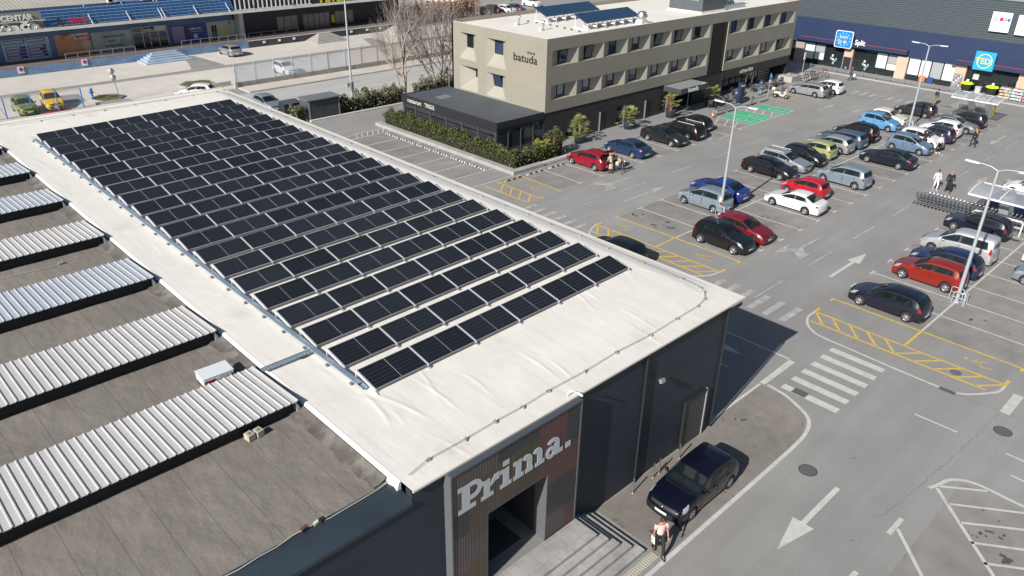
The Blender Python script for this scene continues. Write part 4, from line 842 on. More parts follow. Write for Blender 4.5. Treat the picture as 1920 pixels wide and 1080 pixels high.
for k in range(n): b.add([(AX0+.153, y+k*dy, 3.52), (AX1, y+k*dy, 3.52), (AX1, y+(k+.7)*dy, 3.59), (AX0+.153, y+(k+.7)*dy, 3.59), (AX0+.153, y+(k+1)*dy, 3.52), (AX1, y+(k+1)*dy, 3.52)], [(0, 1, 2, 3), (3, 2, 5, 4)], RIB)
b.box(42, 43.2, 52.6, 53.6, 3.56, 3.6, GREYM); part(b.build('ribbed_roof'), an)
b = MB(); b.box(AX0+.02, AX1, AY0+.02, AY1-.02, 2.9, 2.995, FAS); part(b.build('ceiling'), an)
b = MB()
for yy in (55.9, 54.2, 52.2, 50.0, 47.95, 45.95, 43.85): b.box(AX0+.04, AX0+.2, yy-.09, yy+.09, 0, 2.9, GREYD)
for xx in (41.6, 43.0, 44.4): b.box(xx-.05, xx+.05, AY0+.04, AY0+.16, 0, 2.9, GREYD)
part(b.build('posts'), an)
b = MB(); AG = M('restaurant_glass', (.03, .035, .042), .06, spec=.7); b.box(AX0+.1, AX0+.13, AY0+.2, AY1-.1, .1, 2.9, AG); b.box(AX0+.2, AX1, AY0+.1, AY0+.13, .1, 2.9, AG); b.box(AX0+.1, AX0+.16, AY0+.2, AY1-.1, 2.45, 2.52, GREYM); part(b.build('glazing'), an)
part(text('restaurant', .50, (AX0-.03, 55.25, 3.14), (0, -1, 0), (0, 0, 1), LETW, 'fascia_lettering', None, .03, bold=.003, squash=.95), fas)
part(text('TINGUL', .52, (AX0-.03, 52.8, 3.12), (0, -1, 0), (0, 0, 1), LETW, 'fascia_lettering', None, .03, bold=.003, squash=.74), fas)

# the hotel block was drawn a little small: enlarge it and set it on its foundations below pavement level
KS = 1.0314
for o in [hotel, an]+HOTEL_ROOF_THINGS:
    o.location = Vector(o.location)*KS+Vector((0, 0, -.628)); o.scale = (KS, KS, KS)
# ================================================================ supermarket
mk = thing('supermarket_building', 'long dark ribbed supermarket with a navy band over its shopfront', 'building', (100, 0, 0))
NAVY = M('navy_band', (.016, .032, .088), .55, noise=[(.3, .08), (3, .05)]); add_lines(NAVY, 2, 1.5, .02, .35, offset=.2, col=(.05, .08, .17))
PINK = M('pilaster_pink', (.56, .42, .33), .8, noise=[(.8, .06)]); RIBD = M('ribbed_cladding', (.075, .095, .11), .5)
MY0, MY1 = -40, 58
b = MB(); z = 5.78; pts = []
while z < 9.85: pts += [(0, z), (0, z+.10), (-.08, z+.13), (-.08, z+.19)]; z += .235
n = len(pts); b.add([(100+dx, MY0, zz) for dx, zz in pts]+[(100+dx, MY1, zz) for dx, zz in pts], [(i, i+1, n+i+1, n+i) for i in range(n-1)], RIBD); b.box(100.002, 101, MY0, MY1, 9.7, 9.95, GREYD)
part(b.build('ribbed_cladding'), mk)
b = MB(); b.box(99.9, 100.4, MY0, MY1, 2.76, 5.77, NAVY); part(b.build('navy_band'), mk)
b = MB(); b.quad((100.3, MY0, 9.6), (150, MY0, 9.6), (150, MY1, 9.6), (100.3, MY1, 9.6), M('market_roof', (.45, .44, .43), .8, noise=[(.2, .1)])); b.box(100.3, 150, MY1-.2, MY1, 0, 9.6, RIBD); part(b.build('roof'), mk)
b = MB(); PG = M('pilaster_grey', (.33, .29, .27), .8)
pil = [(48.92, 50.12), (42.37, 43.48), (35.6, 36.87), (29.0, 30.2), (22.4, 23.6), (15.8, 17)]
for i, (y0, y1) in enumerate(pil): b.box(99.85, 100.35, y0, y1, .12, 2.757, PG if i == 0 else PINK)
part(b.build('pilasters'), mk)
DG = M('shop_glass', (.018, .024, .026), .06, spec=.6); FILM = M('white_window_film', (.62, .70, .70), .5, noise=[(.6, .05)]); FILM2 = M('grey_window_blind', (.34, .36, .38), .6); add_lines(FILM2, 1, .12, .05, .3, col=(.2, .21, .22))
b = MB(); b.box(100.2, 100.24, MY0, MY1, .12, 2.757, DG); part(b.build('shop_glazing'), mk)
b = MB(); b.box(104, 104.1, MY0, MY1, 0, 2.7, M('interior_dark', (.04, .04, .04), .9)); part(b.build('interior_wall'), mk)
def film(y0, y1, z0, z1, m): b = MB(); b.box(100.17, 100.197, y0, y1, z0, z1, m); part(b.build('window_film'), mk)
for a in ((47.6, 48.85, .75, 2.7, FILM), (46.2, 47.45, 1.7, 2.7, FILM2), (46.2, 47.45, .8, 1.65, FILM), (38.2, 39.4, .95, 2.7, FILM), (36.9, 38.05, 1.65, 2.7, FILM2), (36.9, 38.05, .9, 1.6, FILM),
          (34.25, 35.5, .8, 2.7, FILM), (33.0, 34.1, .7, 2.7, FILM), (31.65, 32.85, .75, 2.7, FILM2), (30.3, 31.5, .75, 2.7, FILM)): film(*a)
b = MB()
for y in (47.5, 46.1, 45.3, 44.4, 43.55, 41.4, 40.4, 39.47, 38.1, 34.18, 32.92, 31.57, 27.9, 25.8, 24.2): b.box(100.12, 100.168, y-.035, y+.035, .12, 2.75, HFR)
part(b.build('mullions'), mk)
b = MB(); b.box(99.78, 99.848, 42.42, 43.4, .12, 1.7, NAVY); b.box(99.76, 99.779, 42.55, 43.25, .6, 1.6, BLACKP); b.lathe([(0, -.02), (.11, -.02), (.11, 0), (0, 0)], (99.775, 42.9, .38), M('yellow_disc', (.6, .45, .05), .5), 14, 'x'); part(b.build('notice_board'), mk)
RED = M('red_light_strip', (.45, .05, .03), .5)
b = MB(); b.box(99.25, 99.897, 35.7, 50.0, 3.05, 3.52, NAVY); part(b.build('canopy'), mk); b = MB(); b.box(99.25, 99.33, 35.75, 49.6, 3.523, 3.56, RED); part(b.build('canopy_light_strip'), mk)
b = MB(); b.box(99.25, 99.897, 10, 30.6, 2.9, 3.36, NAVY); part(b.build('canopy'), mk); b = MB(); b.box(99.25, 99.33, 10, 30.3, 3.363, 3.40, RED); part(b.build('canopy_light_strip'), mk)
SKYB = M('sign_blue', (.01, .22, .62), .45); CYAN = M('sign_cyan', (.02, .36, .68), .45); YEL = M('sign_yellow', (.78, .55, .02), .5); SW = M('sign_white', (.82, .82, .82), .5)
def rsquare(b, x, yc, zc, hw, hh, r, d, m):
    pts = []
    for cy, cz, a0 in ((hw-r, hh-r, 0), (-hw+r, hh-r, 90), (-hw+r, -hh+r, 180), (hw-r, -hh+r, 270)):
        for k in range(6): a = R(a0+18*k); pts.append((x, yc+cy+r*math.cos(a), zc+cz+r*math.sin(a)))
    b.extrude(pts, (-d, 0, 0), m)
sg = thing('shop_sign', 'rounded blue sign with a ring of stars and the words EURO Spin over the entrance', 'sign', (99.2, 43.55, 3.85))
b = MB(); rsquare(b, 0, 0, 0, 1.12, 1.02, .25, .14, SW); b.box(.02, .7, -.6, .6, -.5, .5, GREYD); b.build('sign_case', None, sg)
b = MB(); rsquare(b, -.143, 0, 0, 1.04, .95, .22, .015, SKYB); b.build('sign_face', None, sg)
b = MB()
for k in range(12):
    a = R(90+30*k+15); c = Vector((-.17, -.80*math.cos(a), .74*math.sin(a))); pts = [c+Vector((0, -(.085 if j % 2 == 0 else .035)*math.cos(math.pi/2+j*math.pi/5), (.085 if j % 2 == 0 else .035)*math.sin(math.pi/2+j*math.pi/5))) for j in range(10)]; b.extrude(pts, (-.01, 0, 0), SW)
b.build('stars', None, sg)
text('EURO', .44, (-.17, .52, .12), (0, -1, 0), (0, 0, 1), SW, 'lettering', sg, .02, bold=.0, squash=.84, spacing=1.08); text('Sp', .66, (-.17, .66, -.46), (0, -1, 0), (0, 0, 1), YEL, 'lettering', sg, .02, bold=.004, squash=.84); text('in', .66, (-.17, -.03, -.46), (0, -1, 0), (0, 0, 1), SW, 'lettering', sg, .02, bold=.004, squash=.84)
sg = text('Split', .86, (99.2, 42.12, 3.4), (0, -1, 0), (0, 0, 1), SW, 'sign_letters', None, .06, bold=.012, squash=.86); tag(sg, 'white letters Split beside the rounded blue sign', 'sign')
sg = thing('shop_sign', 'square cyan sign with yellow letters TEDi in a thin white ring', 'sign', (99.0, 27.2, 3.68))
b = MB(); b.box(0, .25, -1.04, 1.04, -1.0, 1.0, CYAN); b.build('sign_case', None, sg)
b = MB(); vs = []
for k in range(32): a = 2*math.pi*k/32; vs += [(-.012, .78*math.cos(a), .78*math.sin(a)), (-.012, .71*math.cos(a), .71*math.sin(a))]
b.add(vs, [(2*k, 2*k+1, (2*k+3) % 64, (2*k+2) % 64) for k in range(32)], SW); b.build('ring', None, sg)
text('TEDi', .86, (-.03, .88, -.30), (0, -1, 0), (0, 0, 1), YEL, 'lettering', sg, .03, bold=.016, squash=.97)
sg = thing('shop_sign', 'white square sign reading GLOBO with a red square and a blue disc', 'sign', (99.75, 26.88, 7.83))
b = MB(); rsquare(b, 0, 0, 0, .98, 1.02, .06, .16, SW); b.build('sign_case', None, sg)
LG = M('sign_light_grey', (.16, .16, .165), .5); LGB = M('sign_fine_grey', (.68, .68, .68), .5); text('GL', .52, (-.18, .84, .12), (0, -1, 0), (0, 0, 1), LG, 'lettering', sg, .01, bold=.008, squash=.92); text('B', .52, (-.18, -.26, .12), (0, -1, 0), (0, 0, 1), LG, 'lettering', sg, .01, bold=.008, squash=.92)
b = MB(); b.box(-.18, -.162, -.20, .16, .11, .48, M('sign_red', (.72, .02, .09), .5)); b.build('red_square', None, sg); b = MB(); b.lathe([(0, -.02), (.18, -.02), (.18, 0)], (-.162, -.74, .30), M('sign_disc_blue', (.03, .22, .72), .5), 20, 'x'); b.build('blue_disc', None, sg)
b = MB(); b.box(-.168, -.162, -.85, .85, -.16, -.12, LGB); b.box(-.168, -.162, -.6, .6, -.38, -.34, LGB); b.build('fine_lines', None, sg)
sg = thing('shop_sign', 'white square sign cut off by the right edge of the photo, beside the GLOBO sign', 'sign', (99.75, 24.3, 7.75))
b = MB(); rsquare(b, 0, 0, 0, .98, 1.02, .06, .16, SW); b.build('sign_case', None, sg); b = MB(); b.box(-.17, -.162, .48, .54, -.15, .40, GREYM); b.build('bar_mark', None, sg); text('F', .28, (-.18, .62, -.5), (0, -1, 0), (0, 0, 1), GREYM, 'lettering', sg, .01)
# rail of hoops along the shopfront
rail = thing('guard_rail', 'low steel guard rail along the supermarket pavement', 'rail', (97.15, 29.5, .12))
for k in range(11): b = MB(); b.box(-.05, .05, -.05, .05, 0, .68, GREYM); b.build('post', None, rail, loc=(0, 1.68*k, 0))
b = MB(); b.box(-.02, .02, .05, 16.8, .5, .56, GREYM); b.box(-.02, .02, .05, 16.8, .25, .30, GREYM); b.build('bars', None, rail)
# goods displayed outside
rc = random.Random(11); COLS = ['c98f6a', 'd8c9b4', 'b6a6cf', '8fd0c0', 'e3b6c6', 'd9d0c2', '9ecfd8', 'd6a24a', 'e6e2dc', 'c7798d']
for i, (y, lab) in enumerate([(24.2, 'rack of beige and pink packets outside the shop, nearest the lime display'), (23.0, 'rack of mint and lilac packets outside the shop, second from the lime display'), (21.8, 'rack of pale packets outside the shop at the right edge')]):
    t = thing('display_rack', lab, 'display rack', (98.75, y, .12), 0, 'packet racks outside the shop')
    b = MB(); b.box(.32, .36, -.57, .57, 0, 1.25, M('rack_brown', (.16, .10, .07), .7)); b.box(-.45, .32, -.57, -.54, 0, 1.0, M('rack_white', (.7, .66, .62), .7)); 
    for z in (.12, .42, .72, 1.0): b.box(-.45+.18*z*2, .32, -.54, .57, z-.03, z, STEEL)
    b.build('shelves', None, t)
    for z in (.12, .42, .72, 1.0):
        b = MB(); yy = -.52
        while yy < .5:
            w = rc.uniform(.08, .2); b.box(-.42+.36*z, .1+.2*z, yy, min(yy+w, .56), z+.002, z+rc.uniform(.12, .22), M('packet_'+(c_ := rc.choice(COLS[i*3:i*3+4] if i < 2 else COLS[6:])), c_, .6)); yy += w+.01
        b.build('packets', None, t)
for i, (y, lab) in enumerate([(28.3, 'round display with lime yellow top near the postcard rack'), (25.65, 'round display with lime yellow top beside the beige packet rack')]):
    t = thing('hat_display', lab, 'display', (99.0, y, .12), 0, 'lime displays outside the shop')
    b = MB(); b.lathe([(.42, .05), (.5, .4), (.55, .85), (.2, .9)], (0, 0, 0), M('black_clothes', (.02, .02, .024), .9), 18); b.build('black_skirt', None, t)
    b = MB(); b.lathe([(.3, .93), (.68, .90), (.72, .97), (.5, 1.03), (.2, 1.0), (0, 1.06)], (0, 0, 0), M('lime_yellow', (.55, .80, .02), .6), 18)
    for k in range(8): b.lathe([(.16, 1.0), (.12, 1.07), (0, 1.1)], (.48*math.cos(k*.785), .48*math.sin(k*.785), 0), MATS['lime_yellow'], 8)
    b.build('lime_top', None, t); b = MB(); b.box(-.02, .02, -.12, .12, 1.1, 1.4, SW); b.box(-.012, .012, -.012, .012, 1.0, 1.1, STEEL); b.build('price_card', None, t)
t = thing('postcard_rack', 'white rack of small postcards leaning on the pink pilaster', 'rack', (99.5, 29.6, .12)); b = MB()
for k in range(5):
    for j in range(4): b.box(-.06, -.03, -.4+.2*j, -.24+.2*j, .35+.26*k, .55+.26*k, M('card_'+'abcd'[(k+j) % 4], [(.7, .7, .7), (.15, .15, .2), (.45, .3, .35), (.3, .35, .4)][(k+j) % 4], .6))
b.box(-.02, .0, -.45, .45, 0, 1.7, STEEL); b.build('cards', None, t)
b = MB(); b.box(98.7, 99.2, 26.7, 27.25, .12, .85, M('bin_grey', (.45, .45, .44), .6)); b.box(98.66, 99.24, 26.66, 27.29, .853, .92, M('bin_lid', (.52, .52, .5), .6)); tag(b.build('bargain_bin'), 'grey box bin standing between the two lime displays', 'bin')
for i, (y, z, col, lab) in enumerate([(33.6, .9, (.62, .16, .03), 'orange poster in the shop window behind the guard rail'), (32.7, .85, (.02, .06, .22), 'blue crate display inside the shop window beside the orange poster')]):
    b = MB(); b.box(100.05, 100.115, y-.35, y+.35, .2, z, M('poster_%s' % 'ab'[i], col, .6)); tag(b.build('poster'), lab, 'poster')
for i, (y, z, lab) in enumerate([(44.9, 1.1, 'cluster of notices on the left glass door of the supermarket'), (40.7, 1.0, 'cluster of notices on the right glass door of the supermarket')]):
    b = MB()
    for k, (dy_, dz) in enumerate(((0, 0), (.25, .1), (-.25, -.15), (.1, .45), (-.1, -.45), (-.4, .05))): b.box(100.10, 100.117, y+dy_-.11, y+dy_+.11, z+dz-.14, z+dz+.14, M('notice_'+'abc'[k % 3], [(.6, .66, .66), (.3, .45, .35), (.25, .35, .5)][k % 3], .6))
    tag(b.build('door_notices'), lab, 'notice', 'notices on the supermarket doors')
for y, z, lab in ((27.9, 1.75, 'pale poster in the dark window under the left side of the cyan sign'), (23.4, 1.6, 'pale green poster in the dark window above the packet racks')):
    b = MB(); b.box(100.10, 100.117, y-.3, y+.3, z-.35, z+.35, M('pale_poster', (.55, .6, .52), .6)); tag(b.build('poster'), lab, 'poster')

# ================================================================ blue shop hall across the street
hall = thing('blue_shop_hall', 'long weathered blue shop hall with louvred fascia and raised platform across the street', 'building', (0, 103, 0))
BLW = add_spots(M('weathered_blue', (.17, .27, .43), .8, noise=[(.5, .22, (1, 1, 2)), (3, .12)]), .6, .64, .6, soft=.08, stretch=(1, 1, 2.2), tint=(.42, .40, .34)); BLD = M('blue_wall', (.10, .17, .30), .8, noise=[(.6, .2)]); DKP = M('dark_cladding', (.018, .02, .026), .5)
PLT = M('platform_top', (.16, .13, .125), .85, noise=[(1, .15)])
b = MB(); b.box(-60, 48.9, 103, 107.5, 0, .9, BLW); part(b.build('blue_platform'), hall); b = MB(); b.box(48.903, 77, 103, 107.5, 0, .9, M('dark_platform', (.055, .058, .065), .7)); part(b.build('dark_platform'), hall)
b = MB(); b.box(-60, 48.9, 103.05, 107, .902, .915, PLT); b.box(48.903, 77, 103.2, 107, .902, .915, PLT); b.box(48.903, 77, 102.97, 103.2, .86, .93, M('kerb_white', (.55, .55, .54), .7)); part(b.build('platform_paving'), hall)
b = MB(); b.box(-60, 48.9, 107, 107.3, .91, 6.6, BLD); b.box(48.903, 77, 107, 107.3, .91, 8, DKP); b.box(49.2, 49.8, 105.5, 106.99, .92, 4.3, M('end_wall_white', (.42, .43, .44), .8)) ; b.box(76.7, 77, 107.303, 130, 0, 7, DKP); part(b.build('wall'), hall)
b = MB(); b.box(-60, 48.4, 104.4, 107, 4.38, 4.5, M('canopy_under', (.12, .12, .13), .8)); b.box(48.403, 77, 104.4, 107, 4.38, 4.5, MATS['canopy_under']); b.box(-60, 77, 104.3, 104.397, 4.34, 4.66, M('canopy_edge_white', (.72, .71, .68), .7, noise=[(1.2, .1)])); b.box(-60, 48.4, 104.4, 105, 4.503, 4.64, M('canopy_gutter', (.22, .13, .10), .8)); b.box(48.403, 77, 104.4, 105, 4.503, 4.6, M('canopy_gutter_pale', (.6, .6, .58), .8)); part(b.build('canopy'), hall)
LB = M('louver_blue', (.026, .105, .27), .55, noise=[(.4, .15)]); LBL = M('louver_pale_blue', (.13, .26, .45), .5)
b = MB()
b.quad((25.3, 105.6, 4.64), (48.4, 105.6, 4.64), (48.4, 106.3, 6.48), (25.3, 106.3, 6.48), M('louver_back', (.012, .05, .16), .7))
for k in range(11): z = 4.72+.165*k; y = 105.05+.085*k; b.obox((36.85, y, z), (11.55, 0, 0), (0, .07, .03), (0, -.01, .04), LB if k % 2 else LBL)
for k in range(32): x = 25.3+.745*k; b.bar((x, 105.0, 4.66), (x, 105.98, 6.5), .05, .05, LBL)
part(b.build('louver_screen'), hall)
b = MB()
for x in (30.3, 34.7, 38.6, 39.0, 43.2, 47.6, 51.2, 57.0): b.bar((x, 106.6, 6.6), (x, 104.35, 4.66), .07, .07, ALUW if x < 50 else GREYD)
part(b.build('canopy_braces'), hall)
b = MB(); RR = M('hall_roof', (.46, .43, .38), .8, noise=[(.4, .1)]); add_lines(RR, 0, .45, .18, .55, col=(.2, .185, .165)); b.quad((-60, 107.0, 6.62), (34.5, 107.0, 6.62), (34.5, 130, 9.5), (-60, 130, 9.5), RR); b.quad((34.5, 107.3, 6.6), (77, 107.3, 6.6), (77, 130, 8.5), (34.5, 130, 8.5), BLD); part(b.build('roof'), hall)
for x in (33.6, 37.6, 39.7): b = MB(); b.box(x-.45, x+.45, 106.5, 106.95, 6.62, 7.3, M('ac_white', (.7, .69, .66), .6)); b.lathe([(.24, -.03), (.24, 0), (0, 0)], (x-.1, 106.5, 6.96), GREYM, 14, 'y'); part(b.build('air_conditioner'), hall)
# left sign boards
SCR = M('sign_screen', (.36, .33, .29), .8); add_lines(SCR, 0, .18, .07, .8, col=(.12, .11, .10)); b = MB(); b.box(-20, 25.1, 105.0, 105.06, 4.66, 6.55, SCR); b.box(-20, 25.4, 104.8, 104.9, 5.5, 5.62, M('sign_bar', (.55, .55, .45), .6)); part(b.build('sign_screen'), hall)
part(text('CENTAR', .82, (20.95, 104.9, 5.72), (1, 0, 0), (0, 0, 1), SW, 'sign_lettering', None, .08, bold=.03, squash=1.02), hall); part(text('I', .82, (19.9, 104.9, 5.72), (1, 0, 0), (0, 0, 1), SW, 'sign_lettering', None, .08, bold=.03), hall)
part(text('ova\u010da', 1.12, (19.65, 104.55, 4.68), (1, 0, 0), (0, 0, 1), SW, 'sign_lettering', None, .08, bold=.05, squash=1.75, spacing=1.06), hall)
b = MB(); b.tube([(21.2+.42*math.cos(a*.4), 104.5, 5.0+.38*math.sin(a*.4)) for a in range(17)], .06, STEEL, 6); b.tube([(23.9+.42*math.cos(a*.4), 104.5, 5.0+.38*math.sin(a*.4)) for a in range(17)], .06, STEEL, 6); part(b.build('sign_rings'), hall)
part(text('lip', 1.0, (26.5, 104.75, 4.92), (1, 0, 0), (0, 0, 1), M('letters_navy', (.03, .03, .05), .5), 'sign_lettering', None, .08, bold=.03, squash=1.1), hall); part(text('bled', 1.0, (27.85, 104.75, 4.92), (1, 0, 0), (0, 0, 1), M('letters_red', (.55, .015, .035), .5), 'sign_lettering', None, .08, bold=.03, squash=1.12), hall)
def ad(x0, x1, z0, z1, m, name='advert_panel'): b = MB(); b.box(x0, x1, 106.93, 106.997, z0, z1, m); return part(b.build(name), hall)
PUR = M('ad_violet', (.07, .045, .22), .6); TEAL = M('ad_teal', (.12, .40, .48), .6); PAL = M('ad_pale', (.38, .45, .55), .6)
p_ = ad(20.75, 25.75, .95, 3.4, PAL); b = MB(); SWD = M('ad_letters_white', (.6, .6, .65), .6)
for j, (x0, x1) in enumerate(((21.0, 23.15), (23.35, 25.3))):
    b.box(x0, x1, 106.9, 106.929, 2.95, 3.3, PUR); b.box(x0, x1+.2*j, 106.9, 106.929, 2.7, 2.88, TEAL)
    for k in range(4):
        z = 2.28-.36*k; b.box(x0, x1, 106.9, 106.929, z, z+.3, PUR); xx = x0+.12
        rt = random.Random(j*7+k)
        while xx < x0+1.1+.5*rt.random(): w = rt.uniform(.07, .13); b.box(xx, xx+w, 106.88, 106.899, z+.07, z+.23, SWD); xx += w+.035
    xx = x0+.1
    while xx < x1-.2: w = .12; b.box(xx, xx+w, 106.88, 106.899, 3.03, 3.22, SWD); xx += w+.04
b.add([(25.3, 106.9, .99), (25.7, 106.9, .99), (25.7, 106.9, 2.6), (25.45, 106.9, 2.2), (25.6, 106.9, 1.9), (25.3, 106.9, 1.5)], [tuple(range(6))], TEAL); part(b.build('advert_print'), p_)
OR = M('ad_orange', (.50, .24, .12), .6); add_spots(OR, .55, .53, .9, soft=.10, tint=(.62, .46, .36)); add_spots(OR, .40, .60, .95, soft=.06, tint=(.30, .02, .03)); add_spots(OR, .45, .64, .95, soft=.06, tint=(.05, .02, .015))
p_ = ad(26.4, 30.35, .95, 3.4, OR); b = MB(); b.box(28.55, 30.2, 106.9, 106.928, 2.75, 3.38, SWD); part(b.build('advert_print'), p_)
part(text('lip', .55, (28.68, 106.88, 2.9), (1, 0, 0), (0, 0, 1), MATS['letters_navy'], 'advert_lettering', None, .02, bold=.015), p_); part(text('bled', .55, (29.22, 106.88, 2.9), (1, 0, 0), (0, 0, 1), MATS['letters_red'], 'advert_lettering', None, .02, bold=.015), p_)
GA = M('ad_grey_green', (.36, .41, .40), .6, noise=[(.4, .12)]); add_spots(GA, .3, .56, .5, soft=.06, tint=(.12, .17, .25)); p_ = ad(30.5, 35.2, .95, 3.3, GA)
for k, s_ in enumerate(('UNUTARNJE PLO\u010cICE', 'PLO\u010cICE', 'VANJSKE PLO\u010cICE')): part(text(s_, .36, (31.9 if k != 1 else 32.3, 106.9, 2.55-.55*k), (1, 0, 0), (0, 0, 1), M('ad_letters_dark', (.05, .06, .09), .6), 'advert_lettering', None, .02, squash=.72), p_)
b = MB(); b.box(35.3, 39.8, 106.9, 106.99, .92, 3.4, GLASS); dr = part(b.build('shop_entrance'), hall); b = MB(); FRW = M('frame_pale', (.5, .49, .46), .6)
for x in (35.3, 36.6, 37.5, 38.6, 39.75): b.box(x-.05, x+.05, 106.84, 106.897, .92, 3.4, FRW)
for z in (2.75, 3.35): b.box(35.3, 39.8, 106.85, 106.896, z, z+.08, FRW)
b.box(35.4, 39.7, 106.87, 106.895, 2.2, 2.32, M('blue_film', (.05, .09, .4), .5)); b.box(38.2, 39.6, 106.86, 106.894, 2.85, 3.33, SWD); part(b.build('entrance_frame'), dr); part(text('kolpa-san', .34, (36.75, 106.84, 2.95), (1, 0, 0), (0, 0, 1), SWD, 'entrance_lettering', None, .02, bold=.01), dr)
KB = M('ad_blue', (.045, .08, .30), .6, noise=[(.3, .2)]); p_ = ad(40.3, 45.0, .95, 3.15, KB); b = MB(); b.box(40.4, 42.0, 106.9, 106.928, 1.0, 3.05, M('ad_lilac', (.30, .22, .36), .6)); b.box(41.35, 42.7, 106.91, 106.927, 1.0, 3.0, M('ad_plum', (.07, .04, .13), .6)) if 0 else b.box(42.0, 42.7, 106.9, 106.928, 1.0, 3.0, M('ad_plum', (.07, .04, .13), .6)); b.box(42.9, 44.6, 106.9, 106.928, 2.2, 2.24, SWD); b.box(43.2, 43.7, 106.9, 106.928, 1.35, 1.9, SWD); part(b.build('advert_print'), p_)
part(text('kolpa-san', .42, (42.75, 106.89, 2.5), (1, 0, 0), (0, 0, 1), SWD, 'advert_lettering', None, .02, bold=.01), p_)
p_ = ad(45.15, 49.15, .95, 3.2, M('ad_white', (.47, .47, .46), .7, noise=[(.5, .08)])); b = MB(); AK = M('ad_black', (.03, .03, .03), .6); AY = M('ad_yellow', (.6, .52, .06), .6)
for x0 in (45.75, 46.15): b.box(x0, x0+.32, 106.9, 106.928, 1.9, 2.75, AK); b.box(x0+.02, x0+.13, 106.9, 106.928, .98, 1.88, AK); b.box(x0+.19, x0+.3, 106.9, 106.928, .98, 1.88, AK)
b.box(47.1, 47.9, 106.9, 106.928, 1.4, 2.05, AY); b.add([(46.6, 106.9, 2.2), (47.9, 106.9, 2.35), (47.9, 106.9, 2.5), (46.6, 106.9, 2.4)], [(0, 1, 2, 3)], AY); b.box(48.2, 48.5, 106.9, 106.928, 2.75, 2.98, M('ad_brown', (.25, .1, .06), .6)); part(b.build('advert_print'), p_)
# dark half of the hall
b = MB(); DW = M('dusty_glass', (.16, .15, .145), .15, noise=[(1, .2)])
for x0, x1, n in ((55.5, 58.85, 3), (59.7, 64.2, 5), (65.1, 68.4, 3)):
    for k in range(n): w = (x1-x0)/n; b.box(x0+k*w+.05, x0+(k+1)*w-.05, 106.95, 106.997, 1.15 if n == 3 else .95, 3.0, DW)
part(b.build('dark_windows'), hall)
b = MB(); b.box(64.5, 65.0, 106.9, 106.99, 1.45, 2.55, M('yellow_sign', (.65, .52, .02), .6)); part(b.build('yellow_sign'), hall); b = MB()
b.box(48.5, 60.2, 104.95, 105.05, 4.7, 6.6, DKP)
for k in range(18): x = 48.6+.66*k; b.box(x, x+.16, 104.88, 104.947, 4.75, 6.6, ALUW)
b.box(48.5, 60.2, 104.86, 104.946, 4.66, 4.75, ALUW); b.box(60.25, 77, 104.95, 105.05, 4.62, 6.8, DKP); part(b.build('upper_windows'), hall)
part(text('PEVEX', 1.7, (61.6, 104.9, 4.75), (1, 0, 0), (0, 0, 1), M('letters_yellow', (.72, .58, .02), .5), 'sign_lettering', None, .08, bold=.06), hall)
for x in (51.2, 53.5, 55.8, 65.3, 68.1, 70.5): b = MB(); b.box(x-.18, x+.18, 102.93, 102.998, .42, .7, SW); part(b.build('platform_light'), hall)
rw = MB()
def steps3(x0, x1, n, m, name, lab):
    b = MB()
    for k in range(n):
        z = .9-.9*k/n; d = 2.9*(k+1)/n if n < 8 else 3.3*(k+1)/n; e = .42*k if n < 8 else .30*k
        b.box(x0+.0-e, x1+e*.55, 103-d, 102.998, 0 if k == n-1 else z-.9/n-.002, z-(.002*k), m)
    tag(b.build(name), lab, 'steps', 'stepped stairs up to the platform')
steps3(35.7, 39.0, 5, M('blue_steps', (.36, .44, .54), .8, noise=[(.8, .15)]), 'platform_steps', 'weathered pale blue steps up to the blue platform')
steps3(59.6, 61.6, 8, M('grey_steps', (.40, .38, .35), .8, noise=[(.8, .1)]), 'platform_steps', 'grey stone steps in front of the dark glass doors')
steps3(73.2, 75.2, 8, MATS['grey_steps'], 'platform_steps', 'grey stone steps seen behind the bare tree branches')
for lab, xs in (('grey railing on the blue platform left of the blue steps', [26.2+1.33*k for k in range(7)]), ('grey railing on the blue platform right of the blue steps', [40.0+1.25*k for k in range(8)]), ('thin dark railing along the dark platform', [49.2+1.9*k for k in range(5)])):
    t = thing('platform_railing', lab, 'railing', (xs[0], 103.3, .91), 0, 'railings on the platform'); m = M('rail_grey', (.30, .29, .29), .5) if 'dark' not in lab else GREYD
    for x in xs: b = MB(); b.box(-.025, .025, -.025, .025, 0, .95, m); b.build('post', None, t, loc=(x-xs[0], 0, 0))
    b = MB(); b.box(0, xs[-1]-xs[0], -.02, .02, .9, .95, m); b.box(0, xs[-1]-xs[0], -.015, .015, .45, .48, m); b.build('bars', None, t)
for x, lab in ((21.2, 'round red no-stopping sign on the blue platform, left one'), (28.0, 'round red no-stopping sign on the blue platform, right one')):
    t = thing('no_stopping_sign', lab, 'sign', (x, 102.95, .3), 0, 'signs on the blue platform'); b = MB(); b.box(-.33, .33, 0, .03, 0, .75, SW); b.build('plate', None, t); b = MB(); b.lathe([(0, -.035), (.22, -.035), (.22, 0)], (0, 0, .45), M('sign_red_dull', (.5, .03, .08), .5), 18, 'y'); b.lathe([(0, -.04), (.14, -.04)], (0, 0, .45), M('sign_disc_dull', (.25, .08, .25), .5), 14, 'y'); b.build('disc', None, t)
